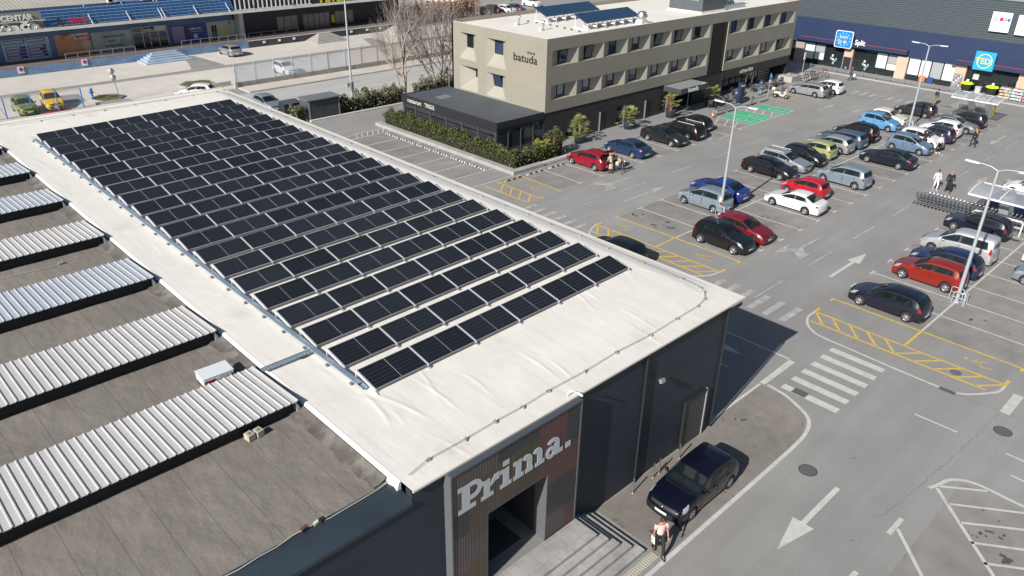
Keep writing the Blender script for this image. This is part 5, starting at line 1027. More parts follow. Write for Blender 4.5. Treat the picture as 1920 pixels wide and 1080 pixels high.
# far building and hedge at the top edge
b = MB(); CW = M('cream_wall', (.66, .64, .56), .8, noise=[(.1, .04)]); b.box(99, 135, 118, 130, 0, 9, CW); b.box(112.5, 117.3, 117.93, 117.997, 0, 4.4, M('shutter_cream', (.50, .48, .39), .7)); b.box(118.6, 120.2, 117.93, 117.997, 0, 4, DKP); b.box(121, 124, 117.93, 117.997, 3.4, 4.0, M('faint_sign', (.25, .24, .42), .6)); b.box(104.6, 108, 117.93, 117.997, 4.2, 4.8, MATS['faint_sign']); b.box(112.2, 112.5, 117.9, 117.997, 0, 5, GREYM); b.box(117.3, 117.6, 117.9, 117.997, 0, 5, GREYM)
tag(b.build('cream_warehouse'), 'cream warehouse at the top of the picture behind the parked cars', 'building')
b = MB(); b.box(136, 200, 112, 140, 0, 7, M('grey_shed', (.5, .5, .52), .8, noise=[(.1, .08)])); tag(b.build('grey_warehouse'), 'pale grey warehouse at the top edge beyond the hotel roof', 'building')
# ================================================================ cars
TYRE = M('tyre_rubber', (.016, .016, .017), .8); RIMM = M('alloy_rim', (.50, .51, .53), .35, metal=.7); CARGLASS = M('car_glass', (.012, .020, .022), .05, spec=.7, alpha=.62); SEAT = M('car_seat', (.11, .10, .095), .9); DASH = M('car_dashboard', (.05, .05, .052), .7); SHUT = M('shut_line', (.006, .006, .007), .7)
HEADL = M('headlight_lens', (.30, .32, .34), .12, spec=.8); TAILL = M('taillight_lens', (.30, .012, .016), .15, spec=.6); PLATE = M('number_plate_white', (.72, .72, .72), .5); TRIMB = M('car_trim_black', (.02, .02, .022), .55); CHROME = M('chrome', (.7, .7, .72), .15, metal=1)
def PAINT(name, col, metal=.0): return M('paint_'+name, col, .30, metal, coat=.55, spec=.4)
def lerp_pts(P, x):
    if x <= P[0][0]: return P[0][1]
    for (a, u), (b_, v) in zip(P[:-1], P[1:]):
        if x <= b_: return u+(v-u)*(x-a)/(b_-a)
    return P[-1][1]
TYPES = {
 'hatch': dict(L=4.2, W=1.76, r=.315, wf=.83, wr=3.42, T=[(0, .50), (.03, .62), (.12, .70), (.35, .79), (.7, .87), (1.12, .95), (1.55, 1.19), (1.95, 1.39), (2.25, 1.455), (2.8, 1.475), (3.35, 1.44), (3.7, 1.37), (3.95, 1.12), (4.1, .97), (4.17, .86), (4.2, .55)],
               B=[(0, .6), (.3, .70), (1.1, .86), (2.5, .91), (3.9, .95), (4.2, .85)], ws=(1.16, 1.95), rw=(3.74, 4.05), sw=(1.34, 3.62), bp=2.42, dr=(1.38, 2.42, 3.32)),
 'sedan': dict(L=4.65, W=1.8, r=.32, wf=.88, wr=3.6, T=[(0, .48), (.03, .60), (.12, .68), (.4, .78), (.8, .86), (1.3, .94), (1.75, 1.18), (2.15, 1.36), (2.5, 1.42), (3.0, 1.42), (3.35, 1.37), (3.7, 1.22), (4.08, 1.02), (4.3, .99), (4.55, .97), (4.62, .88), (4.65, .55)],
               B=[(0, .58), (.3, .68), (1.2, .85), (2.6, .90), (4.2, .94), (4.65, .84)], ws=(1.34, 2.15), rw=(3.40, 4.06), sw=(1.55, 3.72), bp=2.6, dr=(1.58, 2.6, 3.5)),
 'wagon': dict(L=4.65, W=1.8, r=.32, wf=.88, wr=3.58, T=[(0, .50), (.03, .62), (.12, .69), (.4, .79), (.8, .87), (1.25, .95), (1.7, 1.2), (2.1, 1.38), (2.45, 1.44), (3.2, 1.46), (3.9, 1.43), (4.2, 1.39), (4.42, 1.12), (4.55, .96), (4.62, .86), (4.65, .55)],
               B=[(0, .6), (.3, .69), (1.2, .86), (2.6, .91), (4.3, .95), (4.65, .85)], ws=(1.29, 2.1), rw=(4.24, 4.52), sw=(1.5, 4.12), bp=2.56, dr=(1.52, 2.56, 3.46)),
 'mpv': dict(L=4.15, W=1.76, r=.315, wf=.8, wr=3.4, T=[(0, .52), (.03, .66), (.12, .75), (.4, .86), (.75, .95), (1.0, 1.02), (1.45, 1.3), (1.85, 1.52), (2.2, 1.6), (2.9, 1.62), (3.5, 1.58), (3.78, 1.5), (3.96, 1.2), (4.08, .98), (4.13, .88), (4.15, .55)],
             B=[(0, .62), (.3, .74), (1.0, .92), (2.4, .97), (3.9, 1.0), (4.15, .88)], ws=(1.05, 1.85), rw=(3.83, 4.04), sw=(1.22, 3.7), bp=2.32, dr=(1.26, 2.32, 3.25)),
 'suv': dict(L=4.15, W=1.76, r=.345, wf=.8, wr=3.35, T=[(0, .55), (.03, .68), (.12, .78), (.35, .88), (.8, .97), (1.15, 1.03), (1.6, 1.3), (1.95, 1.5), (2.3, 1.58), (2.9, 1.6), (3.5, 1.56), (3.78, 1.48), (3.98, 1.2), (4.09, 1.02), (4.13, .9), (4.15, .6)],
             B=[(0, .65), (.3, .78), (1.1, .95), (2.4, 1.0), (3.9, 1.05), (4.15, .92)], ws=(1.19, 1.95), rw=(3.82, 4.05), sw=(1.38, 3.68), bp=2.4, dr=(1.4, 2.4, 3.25)),
 'van': dict(L=4.45, W=1.8, r=.32, wf=.85, wr=3.55, T=[(0, .55), (.03, .70), (.14, .80), (.5, .93), (1.0, 1.05), (1.5, 1.42), (1.95, 1.72), (2.3, 1.80), (3.2, 1.83), (4.1, 1.81), (4.32, 1.76), (4.39, 1.2), (4.42, .95), (4.45, .55)],
             B=[(0, .65), (.4, .8), (1.1, 1.0), (2.5, 1.04), (4.3, 1.06), (4.45, .9)], ws=(1.05, 1.95), rw=(4.335, 4.385), sw=(1.3, 4.2), bp=2.36, dr=(1.35, 2.4, 3.3)),
 'small': dict(L=3.75, W=1.68, r=.30, wf=.72, wr=3.1, T=[(0, .50), (.03, .63), (.12, .72), (.35, .82), (.7, .91), (.95, .97), (1.35, 1.24), (1.7, 1.43), (2.05, 1.50), (2.6, 1.51), (3.05, 1.47), (3.35, 1.38), (3.55, 1.12), (3.67, .95), (3.72, .85), (3.75, .55)],
               B=[(0, .6), (.3, .72), (1.0, .88), (2.3, .93), (3.5, .96), (3.75, .85)], ws=(1.0, 1.7), rw=(3.38, 3.63), sw=(1.16, 3.28), bp=2.16, dr=(1.2, 2.16, 2.95)),
 'mini': dict(L=3.65, W=1.7, r=.305, wf=.72, wr=3.05, T=[(0, .55), (.03, .66), (.1, .75), (.3, .83), (.7, .89), (1.15, .95), (1.45, 1.2), (1.7, 1.36), (2.0, 1.41), (2.6, 1.41), (3.15, 1.36), (3.35, 1.3), (3.5, 1.05), (3.58, .92), (3.62, .84), (3.65, .55)],
              B=[(0, .62), (.3, .75), (1.1, .88), (2.3, .91), (3.4, .93), (3.65, .85)], ws=(1.18, 1.7), rw=(3.37, 3.55), sw=(1.32, 3.25), bp=2.3, dr=(1.34, 2.4, 3.0)),
}
def car_template(kind):
    t = TYPES[kind]; L, W, r = t['L'], t['W'], t['r']; hw = W/2; ra = r+.055
    T = lambda x: sum(lerp_pts(t['T'], min(max(x+d, 0), L)) for d in (-.05, 0, .05))/3 if .12 < x < L-.12 else lerp_pts(t['T'], x)
    def plan(x):
        f = 1.0
        if x < .6: f -= .15*(1-x/.6)**2
        if x > L-.6: f -= .10*(1-(L-x)/.6)**2
        return f
    def bow(x, y):
        s = (y/hw)**2
        return (.17*s*max(0, 1-x/.7) if x < .7 else 0)-(.13*s*max(0, 1-(L-x)/.6) if x > L-.6 else 0)
    def wid(z, sh):
        z0 = min(max((z-.2)/max(sh-.2, .1), 0), 1)
        return hw*(.93+.07*min(1, z0/.42)) if z0 < .42 else hw*(1-.055*((z0-.42)/.58)**1.5)
    def zb(x):
        z = .21
        for c in (t['wf'], t['wr']):
            d = abs(x-c)
            if d < ra: z = max(z, r+math.sqrt(ra*ra-d*d))
        return z
    FR = (0, .22, .45, .68, .88, 1.0)
    def ring(x):
        tz = T(x); sh = min(lerp_pts(t['B'], x), tz-.03); b0 = min(zb(x), sh-.06); p = plan(x); R_ = [(0, .24), (.70*hw*p, .24), (.70*hw*p, b0)]
        for f in FR: z = b0+(sh-b0)*f; R_.append((wid(z, sh)*p, z))
        h = tz-sh; ys = R_[-1][0]; ye = ys-.03-.26*h; ze = sh+h*.85
        R_.append((ye, ze)); R_.append((ye*.86, sh+h*.945)); R_.append((ye*.5, sh+h*.99)); R_.append((0, tz)); return R_
    NS, NE = 8, 9                                                   # ring indices: shoulder, roof edge
    def S(x, v, side=1, off=0.0):
        R_ = ring(x); i = min(int(v), len(R_)-2); f = v-i
        def pt(Rr, xx): y = Rr[i][0]+(Rr[i+1][0]-Rr[i][0])*f; z = Rr[i][1]+(Rr[i+1][1]-Rr[i][1])*f; return Vector((xx+bow(xx, y), y, z))
        P = pt(R_, x)
        if off:
            e = .03; A, B_ = pt(ring(min(x+e, L)), min(x+e, L)), pt(ring(max(x-e, 0)), max(x-e, 0)); du = A-B_
            dv = Vector((0, R_[i+1][0]-R_[i][0], R_[i+1][1]-R_[i][1])); n_ = du.cross(dv)
            if n_.length > 1e-9: n_.normalize(); n_ = n_ if n_.y*1.0+n_.z > 0 else -n_; P = P+n_*off
        return Vector((L/2-P.x, P.y*side, P.z))
    XH = [t['sw'][0]+.04, t['bp']-.07, t['bp']+.07, t['sw'][1]-(.34 if kind == 'sedan' else .22), t['ws'][0]+.07, t['ws'][1]-.06, t['rw'][0]+.05, t['rw'][1]-.03]
    xs = [0, .03, .07, .12]+[.12+(L-.24)*k/64 for k in range(1, 64)]+[L-.12, L-.06, L-.03, L]
    for c in (t['wf'], t['wr']): xs += [c-ra, c+ra, c-ra*.96, c+ra*.96, c-ra*.8, c+ra*.8]
    xs = sorted(set(xs+XH))
    SEDAN = kind == 'sedan'; s0_, s1_, bp_ = t['sw'][0]+.04, t['sw'][1]-(.34 if SEDAN else .22), t['bp']
    HOLES = [(s0_, bp_-.07, 8.2, 8.8), (bp_+.07, s1_, 8.2, 8.8), (t['ws'][0]+.07, t['ws'][1]-.06, 9.2, 12), (t['rw'][0]+.05, t['rw'][1]-.03, 9.35, 12)]
    VV = [0, 1, 2, 3, 4, 5, 6, 7, 8, 8.2, 8.8, 9, 9.2, 9.35, 10, 11, 12]
    def ringv(x):
        R_ = ring(x); out = []
        for v in VV: i = min(int(v), len(R_)-2); f = v-i; out.append((R_[i][0]+(R_[i+1][0]-R_[i][0])*f, R_[i][1]+(R_[i+1][1]-R_[i][1])*f))
        return out
    body = MB(); n = len(VV)
    for sd in (1, -1):
        vs = []
        for x in xs:
            for (y, z) in ringv(x): vs.append((L/2-x-bow(x, y), sd*y, z))
        fs = []; mi = []
        for i in range(len(xs)-1):
            for k in range(n-1):
                xm, vm = (xs[i]+xs[i+1])/2, (VV[k]+VV[k+1])/2
                if any(h[0] < xm < h[1] and h[2] < vm < h[3] for h in HOLES): continue
                q = (i*n+k, (i+1)*n+k, (i+1)*n+k+1, i*n+k+1); fs.append(q if sd == 1 else q[::-1]); mi.append(k)
        lo = [f for f, k in zip(fs, mi) if k < 3]; hi = [f for f, k in zip(fs, mi) if k >= 3]
        body.add(vs, hi, 'P', True); body.add(vs, lo, 'D', False)
    for xe in (0, L):                                               # bumper faces
        R_ = ring(xe); rows = [R_[2]]+R_[3:9]; vs = []; m_ = 9; top = R_[8:]
        for (y, z) in rows[1:]:
            for k in range(m_): yy = y*(2*k/(m_-1)-1); vs.append((L/2-xe-bow(xe, yy), yy, z))
        ysh = top[0][0]
        for k in range(m_):
            yy = ysh*(2*k/(m_-1)-1); a = abs(yy); zz = next((p[1]+(q[1]-p[1])*(p[0]-a)/max(p[0]-q[0], 1e-6) for p, q in zip(top[:-1], top[1:]) if q[0] <= a <= p[0]+1e-6), top[-1][1]); vs.append((L/2-xe-bow(xe, yy), yy, zz))
        nr = len(vs)//m_; fs = []
        for i in range(nr-1):
            for k in range(m_-1): q = (i*m_+k, i*m_+k+1, (i+1)*m_+k+1, (i+1)*m_+k); fs.append(q if xe == 0 else q[::-1])
        body.add(vs, fs, 'P', True)
    PP = MATS.get('paint_base') or PAINT('base', (.3, .3, .3)); body.mats = [PP, TRIMB]
    root = bpy.data.objects.new('parked_car', None); C.objects.link(root); root.empty_display_size = .3
    def paintslot(o):
        o.material_slots[0].link = 'OBJECT'; o.material_slots[0].material = PP; o['paint'] = 1; return o
    bo = body.build('body', None, root); bm = bmesh.new(); bm.from_mesh(bo.data); bmesh.ops.remove_doubles(bm, verts=bm.verts, dist=.0008); bmesh.ops.recalc_face_normals(bm, faces=bm.faces); bm.to_mesh(bo.data); bm.free()
    if hasattr(bo.data, 'set_sharp_from_angle'): bo.data.set_sharp_from_angle(angle=R(38))
    paintslot(bo)
    def patch(name, x0, x1, v0, v1, m, off=.008, sides=(1,), nx=10, nv=6, parent=root, full=False, taper=None):
        b = MB()
        for sd in sides:
            us = [x0+(x1-x0)*i/nx for i in range(nx+1)]; vv = [v0+(v1-v0)*j/nv for j in range(nv+1)]
            vs = [S(u+(taper(vj) if taper else 0), vj, sd, off) for u in us for vj in vv]; k = nv+1
            fs = [(i*k+j, (i+1)*k+j, (i+1)*k+j+1, i*k+j+1) for i in range(nx) for j in range(nv)]
            b.add(vs, fs if sd == 1 else [f[::-1] for f in fs], m, True)
        return b.build(name, None, parent)
    top = 12
    patch('windshield', t['ws'][0]+.03, t['ws'][1]-.03, NE+.12, top, CARGLASS, sides=(1, -1)); patch('rear_window', t['rw'][0]+.01, t['rw'][1], NE+.25, top, CARGLASS, sides=(1, -1), nx=5)
    s0, s1 = t['sw']; bp = t['bp']
    for sd in (1, -1):
        patch('side_window', s0, bp-.04, NS+.14, NE-.12, CARGLASS, .008, (sd,)); patch('side_window', bp+.04, s1-.02, NS+.14, NE-.12, CARGLASS, .008, (sd,), taper=(lambda v: -.16*(v-NS)) if kind in ('hatch', 'small', 'mpv', 'suv', 'wagon', 'mini') else (lambda v: -.30*(v-NS)))
        d0, d1, d2 = t['dr']
        for a, c in ((d0, d1), (d1+.02, d2)):
            patch('shut_line', a-.012, c+.012, 3.9, 7.97, SHUT, .002, (sd,), nx=8, nv=8) if 0 else None
            sl = MB()
            for xx, q0, q1 in ((a-.010, 3.9, 7.95), (c-.004, 4.2, 7.95)):
                vv = [q0+(q1-q0)*j/8 for j in range(9)]; vs = [S(xx+e, vj, sd, .004) for vj in vv for e in (0, .016)]; fs = [(2*j, 2*j+1, 2*j+3, 2*j+2) for j in range(8)]; sl.add(vs, fs if sd == -1 else [f[::-1] for f in fs], SHUT)
            dd = patch('door', a+.012, c-.012, 4.15, 7.9, PP, .0045, (sd,), nx=8, nv=8); paintslot(dd)
            sl.build('door_gap', None, dd)
            hb = MB(); P = S(c-.16, 7.15, sd, .02); hb.obox(P, (.09, 0, 0), (0, .014, 0), (0, 0, .016), PP); ho = hb.build('handle', None, dd); paintslot(ho)
        b = MB(); P = S(t['ws'][0]+.42, NS-.02, sd, .10); b.lathe([(0, -.06), (.07, -.05), (.085, 0), (.075, .05), (0, .06)], P+Vector((0, 0, .07)), PP, 10); b.bar(S(t['ws'][0]+.40, NS-.05, sd, 0), P+Vector((0, 0, .04)), .05, .03, PP); paintslot(b.build('mirror', None, root))
        patch('headlight', .09, .46, 6.9, NE+.35, HEADL, .008, (sd,), nx=6, nv=6, taper=lambda v: .10*(v-7.4)); patch('taillight', L-.22, L-.035, 6.7, NS+.35, TAILL, .008, (sd,), nx=6, nv=6)
    b = MB(); zc = .40
    for (y0, y1, z0, z1, m, o) in ((-.5, .5, .29, .46, TRIMB, .004), (-.26, .26, .37, .48, PLATE, .012)):
        ys = [y0+(y1-y0)*k/6 for k in range(7)]; b2 = b if m is TRIMB else MB(); b2.add([(L/2-bow(0, y)+o, y, z) for y in ys for z in (z0, z1)], [(2*k, 2*k+2, 2*k+3, 2*k+1) for k in range(6)], m)
        if m is PLATE: b2.build('number_plate', None, root)
    g0 = [S(.045, v, sd, .006) for sd in (1, -1) for v in (top,)]
    for v0, v1 in ((top-1.75, top),):
        for sd in (1, -1):
            us = [.03, .06, .09, .115]; vv = [v0+(v1-v0)*j/4 for j in range(5)]; vs = [S(u, vj, sd, .007) for u in us for vj in vv]; fs = [(i*5+j, (i+1)*5+j, (i+1)*5+j+1, i*5+j+1) for i in range(3) for j in range(4)]; b.add(vs, fs if sd == 1 else [f[::-1] for f in fs], TRIMB)
    b.build('grille', None, root)
    b = MB(); b.box(-L/2-.014+.0, -L/2-.002, -.26, .26, .38, .49, PLATE); b.build('number_plate', None, root)
    b = MB(); zt = lerp_pts(t['B'], 2.0); w0 = t['ws'][0]                # cabin seen through the glass
    b.box(L/2-(w0+.62), L/2-(w0+.12), -hw*.80, hw*.80, zt-.32, zt-.05, DASH); b.box(L/2-t['rw'][0]+.0, L/2-w0, -hw*.78, hw*.78, .28, .34, DASH)
    for x_, wd in ((t['bp']+.02, .25), (t['dr'][2]-.12, .30)):
        for sd in (1, -1): b.obox((L/2-x_, sd*.37, zt-.10), (.06, 0, .0), (0, wd, 0), (-.10, 0, .36), SEAT); b.box(L/2-x_+.0, L/2-x_+.45, sd*.37-wd, sd*.37+wd, .38, zt-.42, SEAT); b.obox((L/2-x_-.11, sd*.37, zt+.33), (.045, 0, 0), (0, .12, 0), (-.01, 0, .09), SEAT)
    b.build('interior', None, root)
    b = MB(); b.box(-L/2-.010, -L/2+.001, -.6, .6, .24, .34, TRIMB); b.build('rear_valance', None, root)
    for c in (t['wf'], t['wr']):
        for sd in (1, -1):
            w = MB(); yo = hw-.015; w.lathe([(r*.62, yo-.01), (r*.80, yo), (r*.96, yo-.02), (r, yo-.05), (r, yo-.17), (r*.9, yo-.2), (r*.4, yo-.2)] if sd == 1 else [(r*.62, -yo+.01), (r*.80, -yo), (r*.96, -yo+.02), (r, -yo+.05), (r, -yo+.17), (r*.9, -yo+.2), (r*.4, -yo+.2)], (0, 0, 0), TYRE, 26, 'y')
            wo = w.build('wheel', None, root, loc=(L/2-c, 0, r))
            q = MB(); q.lathe([(r*.655, sd*(yo-.012)), (r*.62, sd*(yo-.03)), (r*.60, sd*(yo-.06)), (0, sd*(yo-.065))], (0, 0, 0), TRIMB, 22, 'y'); q.lathe([(r*.66, sd*(yo-.008)), (r*.60, sd*(yo-.022))], (0, 0, 0), RIMM, 22, 'y'); q.lathe([(r*.2, sd*(yo-.04)), (r*.16, sd*(yo-.018)), (0, sd*(yo-.016))], (0, 0, 0), RIMM, 12, 'y')
            for k in range(7):
                a = 2*math.pi*k/7; d = Vector((math.cos(a), 0, math.sin(a))); e = Vector((-math.sin(a), 0, math.cos(a))); q.obox(d*r*.39+Vector((0, sd*(yo-.035), 0)), d*r*.24, e*r*.085, Vector((0, .014, 0)), RIMM)
            q.build('rim', None, wo)
    return root
TPL = {k: car_template(k) for k in TYPES}
USED = set()
def car(kind, label, paint, x, y, ang, scale=.95, roof=None, rails=False, black_cladding=False, group='cars on the parking lot', sx=1.0, cat='car'):
    root = TPL[kind] if kind not in USED else copy_tree(BASE[kind])
    if kind not in USED: USED.add(kind); BASE[kind] = root
    def setp(o):
        for ch in o.children:
            if ch.get('paint'): ch.material_slots[0].link = 'OBJECT'; ch.material_slots[0].material = paint
            setp(ch)
    setp(root); root.location = (x, y, .006); root.rotation_euler = (0, 0, R(ang)); root.scale = (scale*sx, scale, scale); tag(root, label, cat, group)
    t = TYPES[kind]
    return root
BASE = {}
NAVYP = PAINT('navy', (.003, .004, .012)); BLK = PAINT('black', (.0085, .0085, .011)); BLK2 = PAINT('blue_black', (.008, .011, .022)); SILV = PAINT('silver', (.42, .435, .46), .55); SILB = PAINT('silver_blue', (.30, .37, .43), .5); WHT = PAINT('white', (.74, .74, .74)); REDD = PAINT('dark_red', (.17, .008, .016)); REDB = PAINT('bright_red', (.42, .012, .025)); ORR = PAINT('orange_red', (.22, .018, .010)); BLU = PAINT('royal_blue', (.012, .035, .20)); LBL_ = PAINT('light_blue', (.10, .27, .50)); STB = PAINT('steel_blue', (.17, .25, .36), .4); DKG = PAINT('dark_grey', (.04, .042, .047), .4); LIME = PAINT('lime', (.30, .34, .15)); CREAM = PAINT('cream_white', (.70, .66, .56)); BGR = PAINT('blue_grey', (.085, .135, .19), .4); DBL = PAINT('dark_blue', (.012, .022, .065)); YELC = PAINT('taxi_yellow', (.72, .42, .01)); GRN = PAINT('olive_green', (.17, .20, .055)); PURB = PAINT('purple_blue', (.022, .022, .06)); DGR = PAINT('dark_teal', (.02, .04, .045)); RED1 = PAINT('crimson', (.24, .008, .020))
UP_, DN_ = 90, -90
golf = car('hatch', 'dark navy hatchback parked along the dark shop wall near the walking woman', NAVYP, 20.28, 11.1, 180)
b = MB(); b.lathe([(.07, 0), (.07, .012), (.045, .014), (.0, .014)], (2.06, 0, .62), CHROME, 16, 'x'); b.build('emblem', None, golf)
b = MB(); b.bar((.55, -.1, .99), (.98, -.55, .955), .02, .015, TRIMB); b.bar((.55, .45, .99), (.98, 0, .955), .02, .015, TRIMB); b.bar((1.0, -.6, .945), (1.0, .6, .945), .05, .012, TRIMB); b.build('wipers', None, golf)
car('mpv', 'light steel blue tall hatchback beside the royal blue sedan at the lamp post', SILB, 45.85, 27.77, UP_); car('sedan', 'royal blue sedan right of the light steel blue tall hatchback', BLU, 48.45, 28.25, UP_)
car('suv', 'black crossover facing the camera beside the dark red hatchback', BLK, 40.82, 22.98, DN_); car('hatch', 'dark red hatchback beside the black crossover under the lamp post', REDD, 43.1, 22.95, DN_, sx=.98)
car('sedan', 'black sedan with nose towards the camera next to the silver estate', BLK, 55.7, 28.3, DN_); car('wagon', 'silver estate car between the black sedan and a small black car', SILV, 58.25, 28.4, DN_, .94); car('small', 'small black one-box car right of the silver estate', BLK, 60.65, 27.95, DN_, .96)
car('small', 'lime green small hatchback between the small black car and a silver hatchback', LIME, 63.15, 28.25, UP_, .95); car('hatch', 'silver hatchback right of the lime green one', SILV, 65.85, 28.2, UP_); car('wagon', 'dark grey blue estate right of the silver hatchback', BGR, 68.2, 28.3, UP_, .94); car('mpv', 'black people carrier with tall red tail lights beyond the dark grey blue estate', BLK, 70.9, 28.3, UP_, .98)
car('sedan', 'white notchback in front of the bright red small car', WHT, 50.45, 23.25, UP_, .93); car('small', 'bright red small hatchback behind the white notchback', REDB, 53.55, 24.1, UP_, .93); car('mpv', 'pale silver blue people carrier alone beyond the bright red small car', SILB, 58.15, 23.35, UP_, .98)
car('sedan', 'black saloon with chrome window lines parked alone before the blue grey hatchback', BLK2, 65.6, 23.05, UP_, .96); car('small', 'blue grey hatchback facing the camera beside two standing people', STB, 70.85, 23.35, DN_, 1.0); wdoor = car('small', 'white car with an open door and a man leaning in', WHT, 73.5, 23.4, DN_, 1.0); car('small', 'dark purple blue small car right of the white car with open door', PURB, 76.05, 23.25, UP_); car('small', 'white hatchback between the dark purple blue car and a grey saloon', WHT, 78.55, 23.6, UP_, .98); car('sedan', 'grey silver saloon facing the camera near the far trolley shelter', PAINT('mid_silver', (.20, .215, .23), .5), 81.2, 23.3, DN_, .95); car('hatch', 'black hatchback beside the far trolley shelter', BLK2, 84.0, 23.35, UP_)
car('small', 'light blue rounded hatchback beside the cream small car', LBL_, 76.15, 28.3, DN_, 1.0); mini = car('mini', 'cream small car with a white roof behind the light blue hatchback', CREAM, 78.75, 28.5, DN_); car('hatch', 'dark grey hatchback parked beyond the cream small car', DKG, 84.1, 28.05, UP_)
car('hatch', 'black coupe-like hatchback parked beside the trolley rails', BLK2, 55.55, 12.8, UP_, .96); car('van', 'silver white van between two dark hatchbacks', PAINT('van_silver', (.52, .53, .56), .4), 50.75, 12.35, UP_, .96); car('hatch', 'dark blue hatchback between the silver van and the orange red crossover', DBL, 47.95, 12.1, UP_); car('suv', 'orange red crossover under the nearest lamp post', ORR, 45.45, 12.12, UP_); car('hatch', 'black long hatchback next to the yellow hatched island', BLK2, 40.32, 12.3, UP_, .97)
car('hatch', 'white car at the right edge nose to nose with the dark row', WHT, 53.15, 7.35, UP_); car('hatch', 'silver blue car cut by the right edge beyond the bare bays', SILB, 49.95, 6.95, UP_); car('hatch', 'white low car behind the near trolley shelter at the right edge', WHT, 66.2, 12.4, UP_); car('hatch', 'dark blue car half hidden under the near trolley shelter', DBL, 60.9, 12.0, DN_)
redh = car('hatch', 'crimson hatchback with raised boot lid being loaded', RED1, 46.42, 39.2, UP_); car('sedan', 'dark blue saloon right of the crimson hatchback with raised boot', PAINT('volvo_blue', (.018, .045, .115), .2), 51.3, 39.2, UP_, .92); car('sedan', 'black saloon with silver wheels nose out in front of the hotel', PAINT('soft_black', (.016, .016, .018)), 56.5, 39.2, DN_, .95); car('wagon', 'black estate with roof rails between two black cars at the hotel', BLK, 59.35, 39.35, UP_, .98, cat='car'); car('hatch', 'black hatchback next to the white hatched strip by the green bays', BLK, 62.15, 40.1, UP_, .92)
car('wagon', 'silver estate near the bicycles with a man standing behind it', SILV, 83.75, 39.6, UP_, .95); car('small', 'small white car beyond the silver estate near the bicycles', WHT, 86.6, 38.85, UP_, .97)
car('suv', 'black car half hidden by the roof edge on the yellow island', BLK, 33.95, 26.2, UP_, .98)
YG = 'cars across the street'
car('mpv', 'bright yellow hatchback behind the blue fence posts', YELC, 19.65, 86.1, -96, .95, group=YG); car('small', 'olive green small car left of the yellow hatchback', GRN, 17.1, 85.5, DN_, 1.0, group=YG); car('hatch', 'white hatchback passing behind the far roof edge of the shop', WHT, 32.0, 81.2, 141, .95, group=YG); car('hatch', 'silver hatchback parked by the blue platform', SILV, 44.85, 100.1, UP_, .97, group=YG); car('small', 'white small car parked behind the pale mesh fence', WHT, 44.75, 85.5, DN_, 1.0, group=YG); car('hatch', 'pale silver blue car half hidden behind the shop roof near the bin shed', SILB, 35.35, 72.0, DN_, group=YG); car('small', 'white car just left of the hotel wall behind the fence', WHT, 70.2, 86.5, UP_, group=YG)
BG = 'cars parked at the top edge'
for kind, lab, p_, x, y, a in (('suv', 'white off-road car at the top edge above the red brown hedge', WHT, 93.2, 114.5, -35), ('suv', 'dark green car behind the dark row at the top edge', DGR, 96.2, 111.4, -60), ('hatch', 'dark grey car leftmost in the row with red posts', DKG, 95.4, 106.5, DN_), ('suv', 'black off-road car second in the row with red posts', BLK, 97.6, 106.6, DN_), ('hatch', 'white car with black windows in the row with red posts', WHT, 100.1, 106.0, DN_), ('hatch', 'grey car last in the row with red posts beside the hotel parapet', BGR, 102.3, 106, DN_), ('van', 'white van in front of the cream warehouse wall', WHT, 109.8, 109.5, DN_)):
    car(kind, lab, p_, x, y, a, group=BG)
# special features
b = MB(); L_ = 4.2                                                  # raised boot lid and dark boot of the crimson hatchback
b.obox((-1.95, 0, 1.62), (.36, 0, -.07), (0, .58, 0), (.012, 0, .05), RED1); b.obox((-1.93, 0, 1.69), (.22, 0, -.043), (0, .45, 0), (.004, 0, .004), CARGLASS); o = b.build('boot_lid', None, redh); b = MB(); b.obox((-2.02, 0, 1.08), (.17, 0, -.27), (0, .52, 0), (.02, 0, .012), BLACK); b.build('open_boot', None, redh)
b = MB(); b.obox((.28, .98, .62), (.40, .16, 0), (-.01, .025, 0), (0, 0, .30), WHT); b.bar((.67, 1.14, .92), (.02, .9, 1.30), .04, .04, WHT); b.bar((.02, .88, 1.32), (-.12, .84, .92), .04, .04, WHT); b.bar((-.12, .82, .92), (.67, 1.14, .93), .04, .04, WHT); b.build('open_door', None, wdoor)
b = MB(); b.box(-1.05, .05, -.5, .5, 1.412, 1.43, WHT); b.build('white_roof', None, mini)
for lab, rail in (('black estate with roof rails between two black cars at the hotel', 1), ('silver estate car between the black sedan and a small black car', 1)):
    for o in scene.objects:
        if o.get('label') == lab:
            for sd in (1, -1): b = MB(); b.bar((.1, sd*.62, 1.47), (-1.75, sd*.62, 1.46), .04, .03, ALUW); b.build('roof_rail', None, o)
